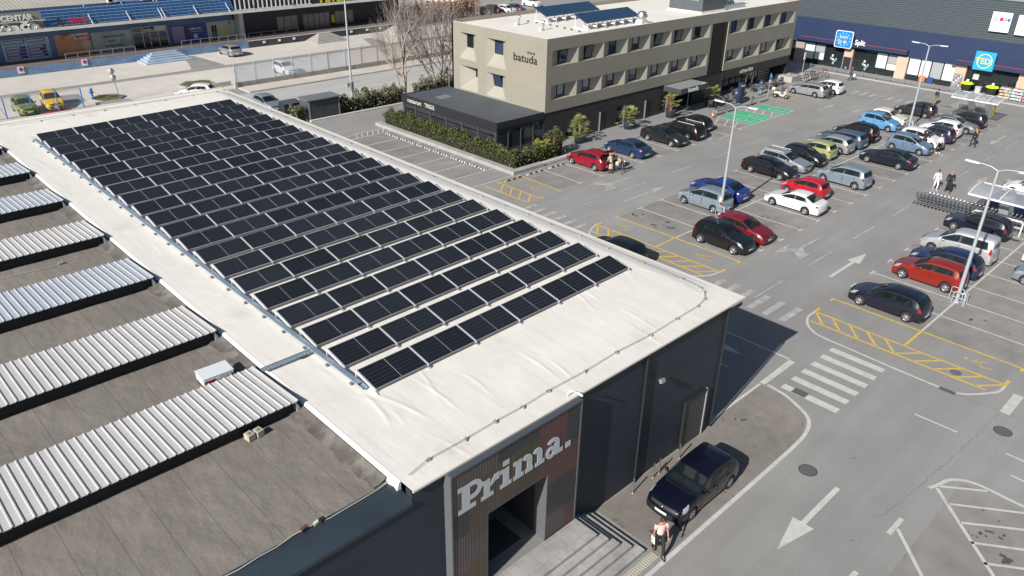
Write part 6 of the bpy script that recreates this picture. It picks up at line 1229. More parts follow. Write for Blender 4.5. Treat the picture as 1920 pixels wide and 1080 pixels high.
# ================================================================ street lamps and signs
LAMPM = M('lamp_galvanised', (.50, .53, .57), .45, metal=.35)
def lot_lamp(x, y, label, h=7.6, guards=True):
    t = thing('street_lamp', label, 'street lamp', (x, y, .004), 0, 'double armed lamps on the parking lot')
    b = MB(); b.tube([(0, 0, 0), (0, 0, 1.2), (0, 0, h)], [.105, .10, .06], LAMPM, 12); b.lathe([(.17, 0), (.17, .03), (.11, .05)], (0, 0, 0), LAMPM, 12); b.box(.095, .112, -.05, .05, .7, 1.1, GREYM); b.build('pole', None, t)
    for s in (1, -1):
        b = MB(); b.tube([(0, 0, h-.02), (0, s*.35, h+.13), (0, s*.75, h+.18), (0, s*1.05, h+.17)], .028, LAMPM, 8); a = b.build('arm', None, t)
        b = MB(); hp = [(-.06, .0), (.06, .0), (.13, .25), (.12, .68), (-.12, .68), (-.13, .25)]
        b.add([(u, s*(.92+v), h+.14+.05*(v)) for u, v in hp]+[(u*.8, s*(.92+v), h+.21+.04*v) for u, v in hp], [(0, 1, 2, 3, 4, 5), (6, 7, 8, 9, 10, 11)]+[(i, (i+1) % 6, 6+(i+1) % 6, 6+i) for i in range(6)], M('lamp_head_white', (.66, .67, .69), .45)); b.build('lamp_head', None, a)
    if guards:
        for k, (dx, dy, rz) in enumerate(((-.28, -.15, 0), (.28, .15, 0), (0, -.42, math.pi/2))):
            b = MB(); b.tube([(0, -.32, 0), (0, -.32, .62), (0, -.27, .70), (0, .27, .70), (0, .32, .62), (0, .32, 0)], .026, LAMPM, 8); b.tube([(0, -.32, .38), (0, .32, .38)], .018, LAMPM, 6); b.build('guard_hoop', None, t, loc=(dx, dy, 0), rotz=rz)
    return t
lot_lamp(45.27, 26.07, 'double armed street lamp between the steel blue tall hatchback and the dark red car', 7.5); lot_lamp(44.03, 10.02, 'double armed street lamp standing behind the orange red crossover', 7.6); lot_lamp(78.33, 26.36, 'double armed street lamp standing near the light blue hatchback', 7.7)
t = thing('street_lamp', 'tall single pale lamp pole beside the street hedge, cut by the top edge', 'street lamp', (42.05, 67.05, 0)); b = MB(); b.tube([(0, 0, 0), (0, 0, 2), (-.02, 0, 12)], [.13, .12, .07], LAMPM, 12); b.build('pole', None, t); b = MB(); b.tube([(-.02, 0, 11.95), (0, .6, 12.25), (0, 1.5, 12.3)], .05, LAMPM, 8); b.build('arm', None, t); b = MB(); b.obox((-.42, -.12, 2.35), (.26, 0, 0), (0, .02, 0), (0, 0, .26), SW); b.obox((-.42, -.143, 2.38), (.06, 0, 0), (0, .002, 0), (0, 0, .12), BLACKP); b.bar((-.42, -.1, 2.35), (0, 0, 2.35), .04, .04, LAMPM); b.build('small_sign', None, t); b = MB(); b.box(-.1, .14, -.2, .0, 1.6, 2.6, GREYM); b.build('box', None, t)
t = thing('yield_sign', 'red edged yield triangle on a pole beside the far end of the hotel', 'road sign', (52.75, 64.8, 0)); b = MB(); b.tube([(0, 0, 0), (0, 0, 2.9)], .03, LAMPM, 8); b.build('pole', None, t)
def tri(r, y, z): return [(r*math.cos(R(a)), y, z+r*math.sin(R(a))) for a in (30, 150, 270)]
b = MB(); b.extrude(tri(.5, -.05, 2.5), (0, -.02, 0), M('sign_red_edge', (.5, .02, .03), .5)); b.extrude(tri(.33, -.073, 2.5), (0, -.005, 0), SW); b.build('triangle', None, t); b = MB(); b.lathe([(0, .05), (.36, .05), (.36, .08), (0, .08)], (-.3, 0, 2.75), GREYM, 18, 'y'); b.build('round_sign_back', None, t)
t = thing('road_sign', 'pole with two round road signs seen from behind near the blue hydrant', 'road sign', (25.5, 84.5, 0)); b = MB(); b.tube([(0, 0, 0), (-.28, .06, 3.3)], .035, GREYM, 8); b.build('pole', None, t)
for z in (2.35, 2.98): b = MB(); b.lathe([(0, -.02), (.30, -.02), (.30, .02), (0, .02)], (-.08*z-.03, .07, z), M('sign_back', (.55, .55, .57), .5), 18, 'y'); b.build('round_sign', None, t)
t = thing('parking_sign', 'blue parking sign on a pole beside the cream scooter', 'road sign', (79.15, 41.95, 0)); b = MB(); b.tube([(0, 0, 0), (0, 0, 2.6)], .03, LAMPM, 8); b.build('pole', None, t); b = MB(); b.box(-.25, .25, -.06, -.035, 1.95, 2.5, SKYB); b.build('plate', None, t); b = MB(); b.box(-.25, .25, -.06, -.035, 1.62, 1.9, SW); b.build('lower_plate', None, t); text('P', .5, (-.13, -.075, 2.06), (1, 0, 0), (0, 0, 1), SW, 'lettering', t, .01, bold=.01)
t = thing('bus_stop_post', 'pale narrow sign post by the bicycles in front of the supermarket', 'sign post', (91.2, 44.35, 0.11)); b = MB(); b.tube([(0, 0, 0), (0, 0, 2.3)], .04, LAMPM, 8); b.build('pole', None, t); b = MB(); b.box(-.16, .16, -.05, .05, 2.1, 2.95, M('pale_sign', (.55, .56, .56), .5)); b.build('panel', None, t)
t = thing('charging_pillar', 'navy charging pillar with a dark screen standing before the cafe', 'charging pillar', (73.65, 42.1, .12)); b = MB(); b.box(-.42, .42, -.2, .2, 0, 2.25, NAVY); bevel(b.build('cabinet', None, t), .03); b = MB(); b.box(-.2, .24, -.215, -.203, 1.35, 1.65, BLACKP); b.build('screen', None, t); b = MB(); b.box(-.12, .32, -.215, -.203, 1.87, 1.99, SW); b.lathe([(0, -.216), (.1, -.216), (.1, -.203)], (-.26, 0, 1.93), SW, 12, 'y'); b.build('white_mark', None, t)
t = thing('charging_post', 'short grey charging post between the green bays', 'charging post', (74.2, 41.1, .0)); b = MB(); b.tube([(-.15, 0, 0), (-.15, 0, 1.0), (.25, 0, 1.0), (.25, 0, 0)], .04, GREYM, 8); b.build('hoop', None, t); b = MB(); b.box(-.05, .15, -.1, .1, .2, .9, GREYM); b.build('socket_box', None, t)
t = thing('traffic_cone', 'small orange red traffic cone on the white hatched strip', 'traffic cone', (66.9, 40.95, .014)); b = MB(); CO = M('cone_orange', (.65, .07, .025), .5); b.box(-.2, .2, -.2, .2, 0, .035, CO); b.lathe([(.15, .035), (.10, .28)], (0, 0, 0), CO, 14); b.lathe([(.10, .28), (.075, .42)], (0, 0, 0), SW, 14); b.lathe([(.075, .42), (.03, .62), (0, .63)], (0, 0, 0), CO, 14); b.build('cone', None, t)
t = thing('cafe_fence', 'low grey cable fence at the edge of the cafe terrace', 'fence', (68.75, 41.9, .12))
for x in (0, 1.6, 3.2, 4.8): b = MB(); b.box(-.03, .03, -.03, .03, 0, .95, GREYD); b.build('post', None, t, loc=(x, 0, 0))
b = MB(); 
for z in (.3, .6, .92): b.box(0, 4.8, -.012, .012, z, z+.03, GREYD)
b.build('rails', None, t); b = MB(); b.box(68.75, 73.2, 41.65, 42.1, .122, .3, M('terrace_step', (.25, .25, .26), .8)); struct(b.build('terrace_step'))
t = thing('stair_railing', 'dark handrail along the short stairs between cafe and supermarket', 'railing', (88.3, 44.2, .1)); b = MB()
for k in range(5): b.bar((.9*k, -.4*k, 0), (.9*k, -.4*k, 1.0), .05, .05, GREYD)
b.bar((0, 0, 1.0), (3.6, -1.6, 1.0), .05, .05, GREYD); b.bar((0, 0, .55), (3.6, -1.6, .55), .04, .04, GREYD); b.build('bars', None, t)
b = MB(); PALE = M('pale_concrete', (.40, .39, .365), .85, noise=[(.8, .1)]); b.box(87.4, 89.6, 43.6, 45.8, .0, .75, PALE)
for k in range(4): b.box(89.7+.6*k, 90.2+.6*k, 43.0, 44.2, .117, .16+.05*k, PALE)
tag(b.build('pale_ramp_block'), 'pale concrete block and steps between the cafe and the supermarket', 'steps')
# shed and black container
t = thing('bin_shed', 'dark grey panelled shed with overhanging lid beside the street hedge', 'shed', (36.1, 65.25, .05)); SHM = M('shed_grey', (.075, .082, .095), .5, noise=[(1, .08)]); b = MB(); b.box(0, 3.35, .05, 1.7, 0, 1.85, SHM); b.build('body', None, t); b = MB(); b.box(-.2, 3.5, -.15, 1.85, 1.853, 1.95, M('shed_lid', (.16, .175, .19), .5)); b.build('lid', None, t)
for x in (.28, 1.72): b = MB(); b.box(x, x+1.36, .02, .047, .12, 1.7, M('shed_door', (.05, .055, .066), .5)); b.build('door', None, t)
b = MB(); b.box(0, .12, 0, .049, 0, 1.85, M('shed_post', (.2, .22, .24), .5)); b.box(3.23, 3.35, 0, .049, 0, 1.85, MATS['shed_post']); b.build('posts', None, t)
t = thing('dark_container', 'black waste container with a sloping lid in front of the pale silver blue car', 'container', (36.35, 69.4, 0)); b = MB(); b.box(-.9, .9, -.55, .55, .1, 1.0, BLACKP); b.build('tub', None, t); b = MB(); b.add([(-.95, -.6, 1.0), (.95, -.6, 1.0), (.95, .6, 1.15), (-.95, .6, 1.15)], [(0, 1, 2, 3)], M('container_lid', (.07, .08, .095), .4)); b.build('lid', None, t)
# fence of pale mesh along the street, blue posts on the left
MESHB = M('mesh_blue_white', (.62, .68, .76), .7, alpha=.55); MESHR = M('mesh_pinkish', (.62, .53, .50), .8, alpha=.5)
t = thing('mesh_fence', 'pale mesh fence on a low concrete wall along the far pavement', 'fence', (36.85, 82.05, 0))
b = MB(); BW = add_spots(M('base_wall', (.30, .28, .255), .9, noise=[(1.2, .2), (6, .1)]), 1.5, .58, .6, tint=(.16, .14, .12)); b.box(0, 52, -.1, .1, .13, .58, BW); b.box(-.15, .15, -.2, .2, 0, .75, PALE); b.build('base_wall', None, t)
WPOST, RPOST = M('post_pale_blue', (.42, .50, .62), .5), M('post_rust', (.30, .22, .205), .7)
for k in range(20):
    x = .05+2.32*k; rusty = k >= 5 and k != 6
    b = MB(); m = RPOST if rusty else WPOST; b.box(x-.04, x+.04, -.04, .04, .58, 2.5, m); b.bar((x, 0, 2.48), (x, -.22, 2.75), .05, .05, m); b.build('post', None, t)
    b = MB(); m2 = MESHR if k >= 6 else MESHB; b.quad((x+.06, .0, .65), (x+2.26, .0, .65), (x+2.26, .0, 2.42), (x+.06, .0, 2.42), m2); b.box(x+.045, x+2.275, -.015, .015, 2.42, 2.46, m); b.box(x+.045, x+2.275, -.015, .015, .61, .65, m); b.build('mesh_panel', None, t)
BP = M('post_blue', (.12, .27, .55), .5)
t = thing('blue_fence', 'fence of slanted blue posts and thin mesh in front of the yellow hatchback', 'fence', (8.4, 83.9, 0))
for k in range(7): x = 2.24*k; b = MB(); b.box(x-.05, x+.05, -.05, .05, 0, 1.9, BP); b.bar((x, 0, 1.85), (x-.15, .1, 2.25), .06, .06, BP); b.bar((x+.06, 0, 0), (x-.35, .35, 1.2), .04, .04, BP); b.build('post', None, t)
b = MB(); b.quad((0, 0, .05), (13.5, 0, .05), (13.5, 0, 1.85), (0, 0, 1.85), M('thin_mesh', (.5, .56, .62), .7, alpha=.13)); b.box(0, 13.5, -.01, .01, 1.86, 1.89, BP); b.build('mesh', None, t); b = MB(); b.box(9.5, 12.2, -.35, -.1, 0, .12, M('red_kerb', (.35, .03, .05), .6)); b.build('red_kerb', None, t)
t = thing('fire_hydrant', 'blue fire hydrant on the small traffic island', 'hydrant', (23.5, 86.5, .15)); HYB = M('hydrant_blue', (.015, .16, .48), .4); b = MB(); b.lathe([(.16, 0), (.16, .06), (.10, .1), (.10, .75), (.15, .8), (.15, .98), (.07, 1.05), (.07, 1.12), (0, 1.13)], (0, 0, 0), HYB, 14); b.build('barrel', None, t); b = MB(); b.tube([(-.24, 0, .62), (.24, 0, .62)], .06, HYB, 10); b.build('outlets', None, t)
for k, x in enumerate((95.8, 98.9, 101.2)): tag(MB().box(x-.07, x+.07, 103.6, 103.74, 0, 1.5, M('red_post', (.32, .03, .05), .6)).build('red_post'), ['red post in front of the leftmost dark car at the top edge', 'red post between the black and the white car at the top edge', 'red post before the last grey car at the top edge'][k], 'post', 'red posts at the top edge')

# ================================================================ shopping trolleys and shelters
WIRE2 = M('trolley_wire', (.12, .13, .15), .45, metal=.5); TGREY = M('trolley_grey', (.17, .18, .20), .5)
def trolley():
    t = thing('shopping_trolley', 'grey wire shopping trolley nested in the long row beside the near shelter', 'shopping trolley', (0, 0, .004), 0, 'trolleys nested in the long row')
    b = MB()                                                        # basket: front at -y, open wire sides
    for z0, w0, ya, yb in ((.48, .20, -.38, .30), (.66, .23, -.42, .32), (.84, .26, -.46, .34)):
        P = [(-w0, ya, z0), (w0, ya, z0), (w0, yb, z0+.05), (-w0, yb, z0+.05)]
        for i in range(4): b.bar(P[i], P[(i+1) % 4], .016, .016, WIRE2)
    for s in (-1, 1):
        for k in range(6): y = -.36+.13*k; b.bar((s*.20, y, .48), (s*.26, y-.03, .86), .012, .012, WIRE2)
    for k in range(4): x = -.15+.1*k; b.bar((x, -.38, .48), (x*1.25, -.46, .84), .012, .012, WIRE2); b.bar((x, -.38, .48), (x, .30, .52), .012, .012, WIRE2)
    b.build('basket', None, t)
    b = MB(); b.bar((-.28, .42, 1.0), (.28, .42, 1.0), .04, .04, TGREY); b.bar((-.28, .42, 1.0), (-.26, .3, .86), .03, .03, TGREY); b.bar((.28, .42, 1.0), (.26, .3, .86), .03, .03, TGREY); b.build('handle', None, t)
    b = MB(); b.box(-.05, .09, .38, .46, 1.02, 1.10, SW); b.build('coin_lock', None, t)
    b = MB(); 
    for s in (-1, 1): b.bar((s*.24, .38, .18), (s*.16, -.5, .16), .025, .025, TGREY); b.bar((s*.24, .38, .18), (s*.25, .32, .84), .025, .025, TGREY)
    b.bar((-.16, -.5, .16), (.16, -.5, .16), .025, .025, TGREY); b.bar((-.24, .3, .17), (-.62, .22, .13), .022, .022, TGREY); b.build('chassis', None, t)
    for s in (-1, 1):
        for y in (.36, -.48): b = MB(); b.lathe([(.03, -.015), (.06, -.012), (.06, .012), (.03, .015)], (0, 0, 0), BLACK, 10, 'x'); b.build('wheel', None, t, loc=(s*(.24 if y > 0 else .16), y, .062))
    return t
tr0 = trolley()
for k in range(41):
    o = tr0 if k == 0 else copy_tree(tr0)
    o.location = (58.05+.004*k, 17.35-.255*k, .004); o.rotation_euler = (0, 0, R(180))
for k in range(8): o = copy_tree(tr0); o.location = (88.6, 25.0-.27*k, .004); o.rotation_euler = (0, 0, R(180)); tag(o, 'grey wire shopping trolley nested under the far shelter by the shops', 'shopping trolley', 'trolleys under the far shelter')
POLY = M('shelter_sheet', (.42, .46, .50), .25, alpha=.55)
def shelter(x0, x1, y0, y1, zf, zm, zb_, posts, label):
    t = thing('trolley_shelter', label, 'shelter', ((x0+x1)/2, (y0+y1)/2, 0), 0, 'trolley shelters'); ox, oy = (x0+x1)/2, (y0+y1)/2
    def arc_(u): return (x0+(x1-x0)*u-ox, zf*(1-u)**2+2*zm*u*(1-u)+zb_*u*u)
    n = 10; b = MB(); vs = []
    for u in range(n+1): x, z = arc_(u/n); vs += [(x, y0-oy, z), (x, y1-oy, z)]
    b.add(vs, [(2*i, 2*i+1, 2*i+3, 2*i+2) for i in range(n)], POLY, True); b.build('curved_sheet', None, t)
    for k in range(5): y = y0+(y1-y0)*k/4-oy; b = MB(); b.tube([(arc_(u/n)[0], y, arc_(u/n)[1]+.02) for u in range(n+1)], .04, WHITE, 6); b.build('rib', None, t)
    b = MB(); b.box(x0-ox-.05, x0-ox+.05, y0-oy, y1-oy, zf-.06, zf+.05, WHITE); b.box(x1-ox-.05, x1-ox+.05, y0-oy, y1-oy, zb_-.06, zb_+.05, WHITE); b.build('edge_beams', None, t)
    for (ax, ay, az, bx, by) in posts: b = MB(); b.obox(((ax+bx)/2-ox, (ay+by)/2-oy, az/2), ((ax-bx)/2, 0, az/2), (0, .3, 0), (.06, 0, .03), M('shelter_post', (.46, .49, .52), .5)); b.build('post', None, t)
    return t
shelter(56.45, 59.5, 6.6, 14.15, 2.16, 2.62, 2.22, [(57.1, 12.2, 2.3, 58.55, 12.0), (58.8, 12.3, 2.3, 60.3, 12.2), (57.1, 7.4, 2.3, 58.55, 7.2)], 'curved grey plastic trolley shelter cut by the right edge'); shelter(85.0, 88.2, 21.1, 25.35, 2.25, 2.75, 2.3, [(86.05, 23.8, 2.35, 88.0, 23.9), (87.3, 22.6, 2.35, 89.0, 22.6)], 'curved grey plastic trolley shelter in front of the supermarket')
tag(MB().box(90.3, 90.5, 22.55, 22.75, 0, .95, M('yellow_post', (.5, .42, .06), .6)).build('yellow_post'), 'yellow post beside the far trolley shelter', 'post')
t = thing('trolley_rails', 'white tubular rails beside the nested trolleys at the near shelter', 'rails', (56.85, 10.6, 0))
for x in (0, .22): b = MB(); b.tube([(x, 3.05, 0), (x, 3.05, .92), (x, 2.95, 1.0), (x, .1, 1.0), (x, 0, .92), (x, 0, 0)], .03, M('rail_white', (.66, .67, .69), .4), 8); b.tube([(x, 3.0, .55), (x, .02, .55)], .022, MATS['rail_white'], 6); b.build('rail', None, t)

# ================================================================ vegetation
def leaf_mat(name, c1, c2):
    m = M(name, c1, .6); nt = m.node_tree; N = nt.nodes; L = nt.links; geo = N.new('ShaderNodeNewGeometry'); nz = N.new('ShaderNodeTexNoise'); nz.inputs['Scale'].default_value = 1.6; L.new(geo.outputs['Position'], nz.inputs['Vector'])
    ad = N.new('ShaderNodeMath'); ad.operation = 'ADD'; L.new(nz.outputs['Fac'], ad.inputs[0]); L.new(geo.outputs['Random Per Island'], ad.inputs[1]); mr = N.new('ShaderNodeMapRange'); mr.inputs['From Min'].default_value = .35; mr.inputs['From Max'].default_value = 1.2; L.new(ad.outputs[0], mr.inputs['Value'])
    mx = N.new('ShaderNodeMix'); mx.data_type = 'RGBA'; mx.inputs['A'].default_value = (*c1, 1); mx.inputs['B'].default_value = (*c2, 1); L.new(mr.outputs['Result'], mx.inputs['Factor']); L.new(mx.outputs['Result'], N['Principled BSDF'].inputs['Base Color']); return m
HEDGE = leaf_mat('hedge_leaf', (.035, .055, .016), (.105, .115, .036)); OLEA = leaf_mat('oleander_leaf', (.055, .065, .032), (.18, .18, .10)); PALM = leaf_mat('palm_leaf', (.10, .15, .035), (.27, .27, .08)); YELH = leaf_mat('yellow_leaf', (.20, .17, .03), (.34, .30, .05)); REDH = leaf_mat('dry_leaf', (.10, .045, .03), (.30, .16, .10))
def leaf(b, p, s, rnd, m, up=.5):
    d = Vector((rnd.uniform(-1, 1), rnd.uniform(-1, 1), rnd.uniform(-.3, 1)+up)).normalized(); o = d.orthogonal(); o = (Matrix.Rotation(rnd.uniform(0, 6.28), 3, d) @ o).normalized(); q = d.cross(o); p = Vector(p)
    b.add([p-o*s*.5, p+q*s*.28, p+o*s*.5, p-q*s*.28], [(0, 1, 2, 3)], m)
def hedge(boxes, m, n, s, name, label, cat='hedge', seed=1, core=True, lumpy=.25, group=None):
    rnd = random.Random(seed); t = thing(name, label, cat, (boxes[0][0], boxes[0][2], 0), 0, group); ox, oy = boxes[0][0], boxes[0][2]
    tot = sum((x1-x0)*(y1-y0) for x0, x1, y0, y1, h in boxes); b = MB()
    for x0, x1, y0, y1, h in boxes:
        k = int(n*(x1-x0)*(y1-y0)/tot)
        for _ in range(k):
            x, y = rnd.uniform(x0, x1), rnd.uniform(y0, y1); hh = h*(1+lumpy*(math.sin(x*2.1+y*1.7)*.5+math.sin(x*5.3-y*4.1+1)*.35+rnd.uniform(-.25, .25)))
            z = hh*(1-rnd.random()**2.2*.9); e = min(x-x0, x1-x, y-y0, y1-y)
            if z > hh*.8 and e < .1: z *= .85
            bul = rnd.uniform(0, .14) if e < .25 else 0
            leaf(b, (x-ox+rnd.uniform(-bul, bul), y-oy+rnd.uniform(-bul, bul), max(.12, z)), s*rnd.uniform(.7, 1.4), rnd, m)
    b.build('foliage', None, t)
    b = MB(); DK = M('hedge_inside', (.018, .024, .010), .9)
    for x0, x1, y0, y1, h in boxes:
        nx_, ny_ = max(2, int((x1-x0)/.25)), max(2, int((y1-y0)/.25))
        for i in range(nx_):
            for j in range(ny_):
                if rnd.random() < .35:
                    x, y = x0+(i+.5)*(x1-x0)/nx_-ox, y0+(j+.5)*(y1-y0)/ny_-oy; hh = h*rnd.uniform(.6, .85); a = rnd.uniform(-.12, .12)
                    b.bar((x, y, .05), (x+a, y-a, hh), .03, .03, M('hedge_twig', (.07, .05, .035), .9))
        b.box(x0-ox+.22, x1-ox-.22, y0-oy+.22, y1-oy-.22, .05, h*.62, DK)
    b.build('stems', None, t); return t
hedge([(40.65, 41.75, 43.2, 59.9, 1.45), (40.65, 45.9, 42.1, 43.25, 1.3)], HEDGE, 19000, .15, 'hedge', 'long dense green hedge wrapping round the restaurant corner', seed=2)
hedge([(43.9, 45.2, 42.2, 43.3, 1.55)], YELH, 900, .15, 'yellow_shrub', 'yellowish shrub in the hedge at the restaurant front', 'shrub', seed=3); hedge([(45.3, 46.7, 42.15, 43.45, 2.0)], HEDGE, 1600, .16, 'round_shrub', 'rounded green shrub at the hotel end of the restaurant hedge', 'shrub', seed=4)
rnd = random.Random(6)
for i, (x0, x1, h) in enumerate([(39.7, 41.6, 1.35), (41.7, 43.6, 1.55), (43.7, 45.5, 1.5), (45.6, 47.6, 1.45)]): hedge([(x0, x1, 65.35, 66.7, h)], OLEA, 1250, .19, 'oleander_bush', ['olive green bush right beside the bin shed', 'olive green bush at the foot of the tall lamp pole', 'olive green bush between the lamp pole and the bare tree', 'olive green bush nearest the restaurant corner in the street hedge'][i], 'bush', seed=20+i, lumpy=.45, group='bushes in the street hedge')
for i, (x0, x1, y0, lab) in enumerate([(49.6, 52, 66.0, 'olive green bush behind the restaurant between the bare trees'), (52.2, 55.2, 66.2, 'olive green bush under the clump of bare stems')]): hedge([(x0, x1, y0, y0+1.4, 1.5)], OLEA, 1000, .19, 'oleander_bush', lab, 'bush', seed=30+i, lumpy=.45, group='bushes in the street hedge')
hedge([(34.6, 35.9, 65.3, 66.6, 1.5)], OLEA, 700, .19, 'oleander_bush', 'olive green bush left of the bin shed behind the roof edge', 'bush', seed=40, lumpy=.45, group='bushes in the street hedge')
hedge([(78, 92.5, 104.5, 108, 2.6)], REDH, 5200, .34, 'dry_hedge', 'reddish brown dry hedge at the top edge behind the bare trees', 'hedge', seed=50, lumpy=.4)
for i, (x, y, r, lab) in enumerate([(24.7, 86.3, 1.2, 'a'), (34.6, 86.6, 1.3, 'b')]):
    b = MB(); rg = random.Random(60+i)
    for _ in range(900): a, q = rg.uniform(0, 6.28), r*math.sqrt(rg.random()); leaf(b, (x+q*math.cos(a)*1.1, y+q*math.sin(a)*.7, .2+.08*rg.random()), .12, rg, leaf_mat('weed', (.07, .09, .02), (.2, .19, .07)) if 'weed' not in MATS else MATS['weed'], .9)
    struct(b.build('grass'), 'stuff')
# bare trees
BARK = M('pale_bark', (.36, .30, .25), .9, noise=[(4, .2)]); TWIG = M('twig_bark', (.31, .27, .24), .9)
def bare_tree(x, y, stems, label, seed):
    rnd = random.Random(seed); t = thing('bare_tree', label, 'tree', (x, y, 0), 0, 'leafless trees by the street'); tb = MB(); cb = MB()
    def grow(b, p, d, L_, r, depth):
        P = [p]; q = Vector(p); dd = Vector(d)
        n = 4
        for k in range(n):
            dd = (dd+Vector((rnd.uniform(-.12, .12), rnd.uniform(-.12, .12), .07 if depth else .03))).normalized(); q = q+dd*L_/n; P.append(q.copy())
        b.tube(P, [r*(1-.45*k/n) for k in range(n+1)], BARK if depth < 2 else TWIG, 6 if depth < 2 else 3, caps=False)
        if depth >= 4: return
        m = [5, 4, 3, 2][min(depth, 3)]
        for k in range(m):
            f = .35+.65*(k+rnd.random()*.6)/m; i = min(int(f*n), n-1); bp = P[i].lerp(P[i+1], min(1, f*n-i)); a = rnd.uniform(0, 6.28); ax = dd.orthogonal().normalized(); ax = Matrix.Rotation(a, 3, dd) @ ax
            nd = (dd*math.cos(.55)+ax*math.sin(.55)*rnd.uniform(.8, 1.5)).normalized(); grow(cb, bp, nd, L_*rnd.uniform(.5, .74), r*.54*rnd.uniform(.8, 1.1), depth+1)
        grow(cb, P[-1], dd, L_*.6, r*.5, depth+1)
    for (dx, dy, tx, ty, L_, r) in stems: grow(tb, Vector((dx, dy, 0)), Vector((tx, ty, 1)).normalized(), L_, r, 0)
    tb.build('trunk', None, t); cb.build('crown', None, t)
bare_tree(49.0, 67.6, [(0, 0, .02, .0, 5.2, .15), (-.35, .1, -.12, .02, 4.2, .085), (.1, .05, .08, .05, 4.6, .07)], 'tall leafless tree with a pale main trunk behind the restaurant', 3)
bare_tree(53.6, 67.4, [(-.6, 0, -.28, .05, 4.4, .075), (-.3, .1, -.12, .08, 4.8, .08), (0, 0, .0, -.05, 4.8, .12), (.2, .1, .08, .1, 4.6, .10), (.35, -.1, .22, -.05, 4.4, .07), (-.45, -.1, -.2, -.1, 4.3, .06), (.5, .1, .3, .1, 4.0, .06)], 'leafless tree with many fanning stems near the yield sign', 8)
bare_tree(60.5, 68.6, [(0, 0, .05, .05, 4.2, .10), (.3, 0, .2, .05, 3.8, .08), (-.3, 0, -.2, 0, 3.8, .08)], 'leafless tree partly hidden behind the hotel corner', 12)
# potted palms
def palm(x, y, h, n, label, seed, lower=False):
    rnd = random.Random(seed); t = thing('potted_palm', label, 'potted palm', (x, y, .12), 0, 'potted palms before the hotel'); b = MB(); PT_ = M('pot_blue_grey', (.045, .055, .075), .5)
    b.lathe([(0, 0), (.42, 0), (.52, .72), (.56, .78), (.50, .78), (.48, .70), (0, .70)], (0, 0, 0), PT_, 20); b.build('pot', None, t)
    b = MB(); b.tube([(0, 0, .6), (.03, 0, .9), (0, .02, h)], [.17, .14, .12], M('palm_trunk', (.16, .10, .05), .9, noise=[(8, .3)]), 9); b.build('trunk', None, t)
    b = MB(); hubs = [(0, .02, h, n)]+([(.25, -.1, .85, n//2), (-.25, .1, .9, n//2)] if lower else [])
    for hx, hy, hz, nn in hubs:
        for k in range(nn):
            a = rnd.uniform(0, 6.28); el = rnd.uniform(-.45, 1.15); L_ = rnd.uniform(.55, .78); d = Vector((math.cos(a)*math.cos(el), math.sin(a)*math.cos(el), math.sin(el))); s0 = Vector((hx, hy, hz)); c = s0+d*L_; b.bar(s0, c, .018, .018, PALM)
            side = d.cross(Vector((0, 0, 1))).normalized(); nrm = side.cross(d)
            for j in range(9):
                w = (j-4)/4*1.15; ld = (d*math.cos(w)+side*math.sin(w)).normalized(); e = c+ld*.42+Vector((0, 0, -.06*abs(w))); pw = ld.cross(nrm).normalized()*.022; b.add([c-pw*.5, c+ld*.2-pw, e, c+ld*.2+pw], [(0, 1, 2, 3)], PALM)
    b.build('fronds', None, t)
palm(50.25, 43.75, 1.55, 24, 'potted palm nearest the restaurant, with extra shoots at its base', 1, True); palm(57.1, 43.75, 1.25, 20, 'potted palm with a tall double crown, second from the restaurant', 2, True); palm(63.55, 43.65, 1.5, 24, 'potted palm left of the hotel entrance canopy', 3); palm(70.1, 43.45, 1.45, 24, 'potted palm right of the hotel entrance canopy', 4)
# ================================================================ people
SKIN = M('skin', (.40, .225, .155), .6)
def skinned(name, pts, edges, radii, m, root_i=0, sub=1):
    me = bpy.data.meshes.new(name); me.from_pydata([tuple(p) for p in pts], edges, []); o = bpy.data.objects.new(name, me); C.objects.link(o)
    sk = o.modifiers.new('skin', 'SKIN'); sk.use_smooth_shade = True; lay = me.skin_vertices[0].data if me.skin_vertices else None
    if lay is None: bm = bmesh.new(); bm.from_mesh(me); bm.verts.layers.skin.verify(); bm.to_mesh(me); bm.free(); lay = me.skin_vertices[0].data
    for i, r in enumerate(radii): lay[i].radius = r if isinstance(r, tuple) else (r, r); lay[i].use_root = (i == root_i)
    ss = o.modifiers.new('sub', 'SUBSURF'); ss.levels = sub; ss.render_levels = sub
    res = bpy.data.meshes.new_from_object(o.evaluated_get(bpy.context.evaluated_depsgraph_get())); bpy.data.objects.remove(o)
    res.materials.clear(); res.materials.append(m); res.name = name; return res
def link(me, name, parent): o = bpy.data.objects.new(name, me); C.objects.link(o); o.parent = parent; return o
def ik(a, b, l1, l2, bend):
    """joint between a and b for limb lengths l1,l2 bending towards 'bend'"""
    a, b = Vector(a), Vector(b); d = b-a; L_ = min(d.length, (l1+l2)*.999); u = d.normalized(); x = (l1*l1-l2*l2+L_*L_)/(2*L_); h = math.sqrt(max(0, l1*l1-x*x)); bd = Vector(bend); bd = (bd-u*bd.dot(u)).normalized(); return a+u*x+bd*h
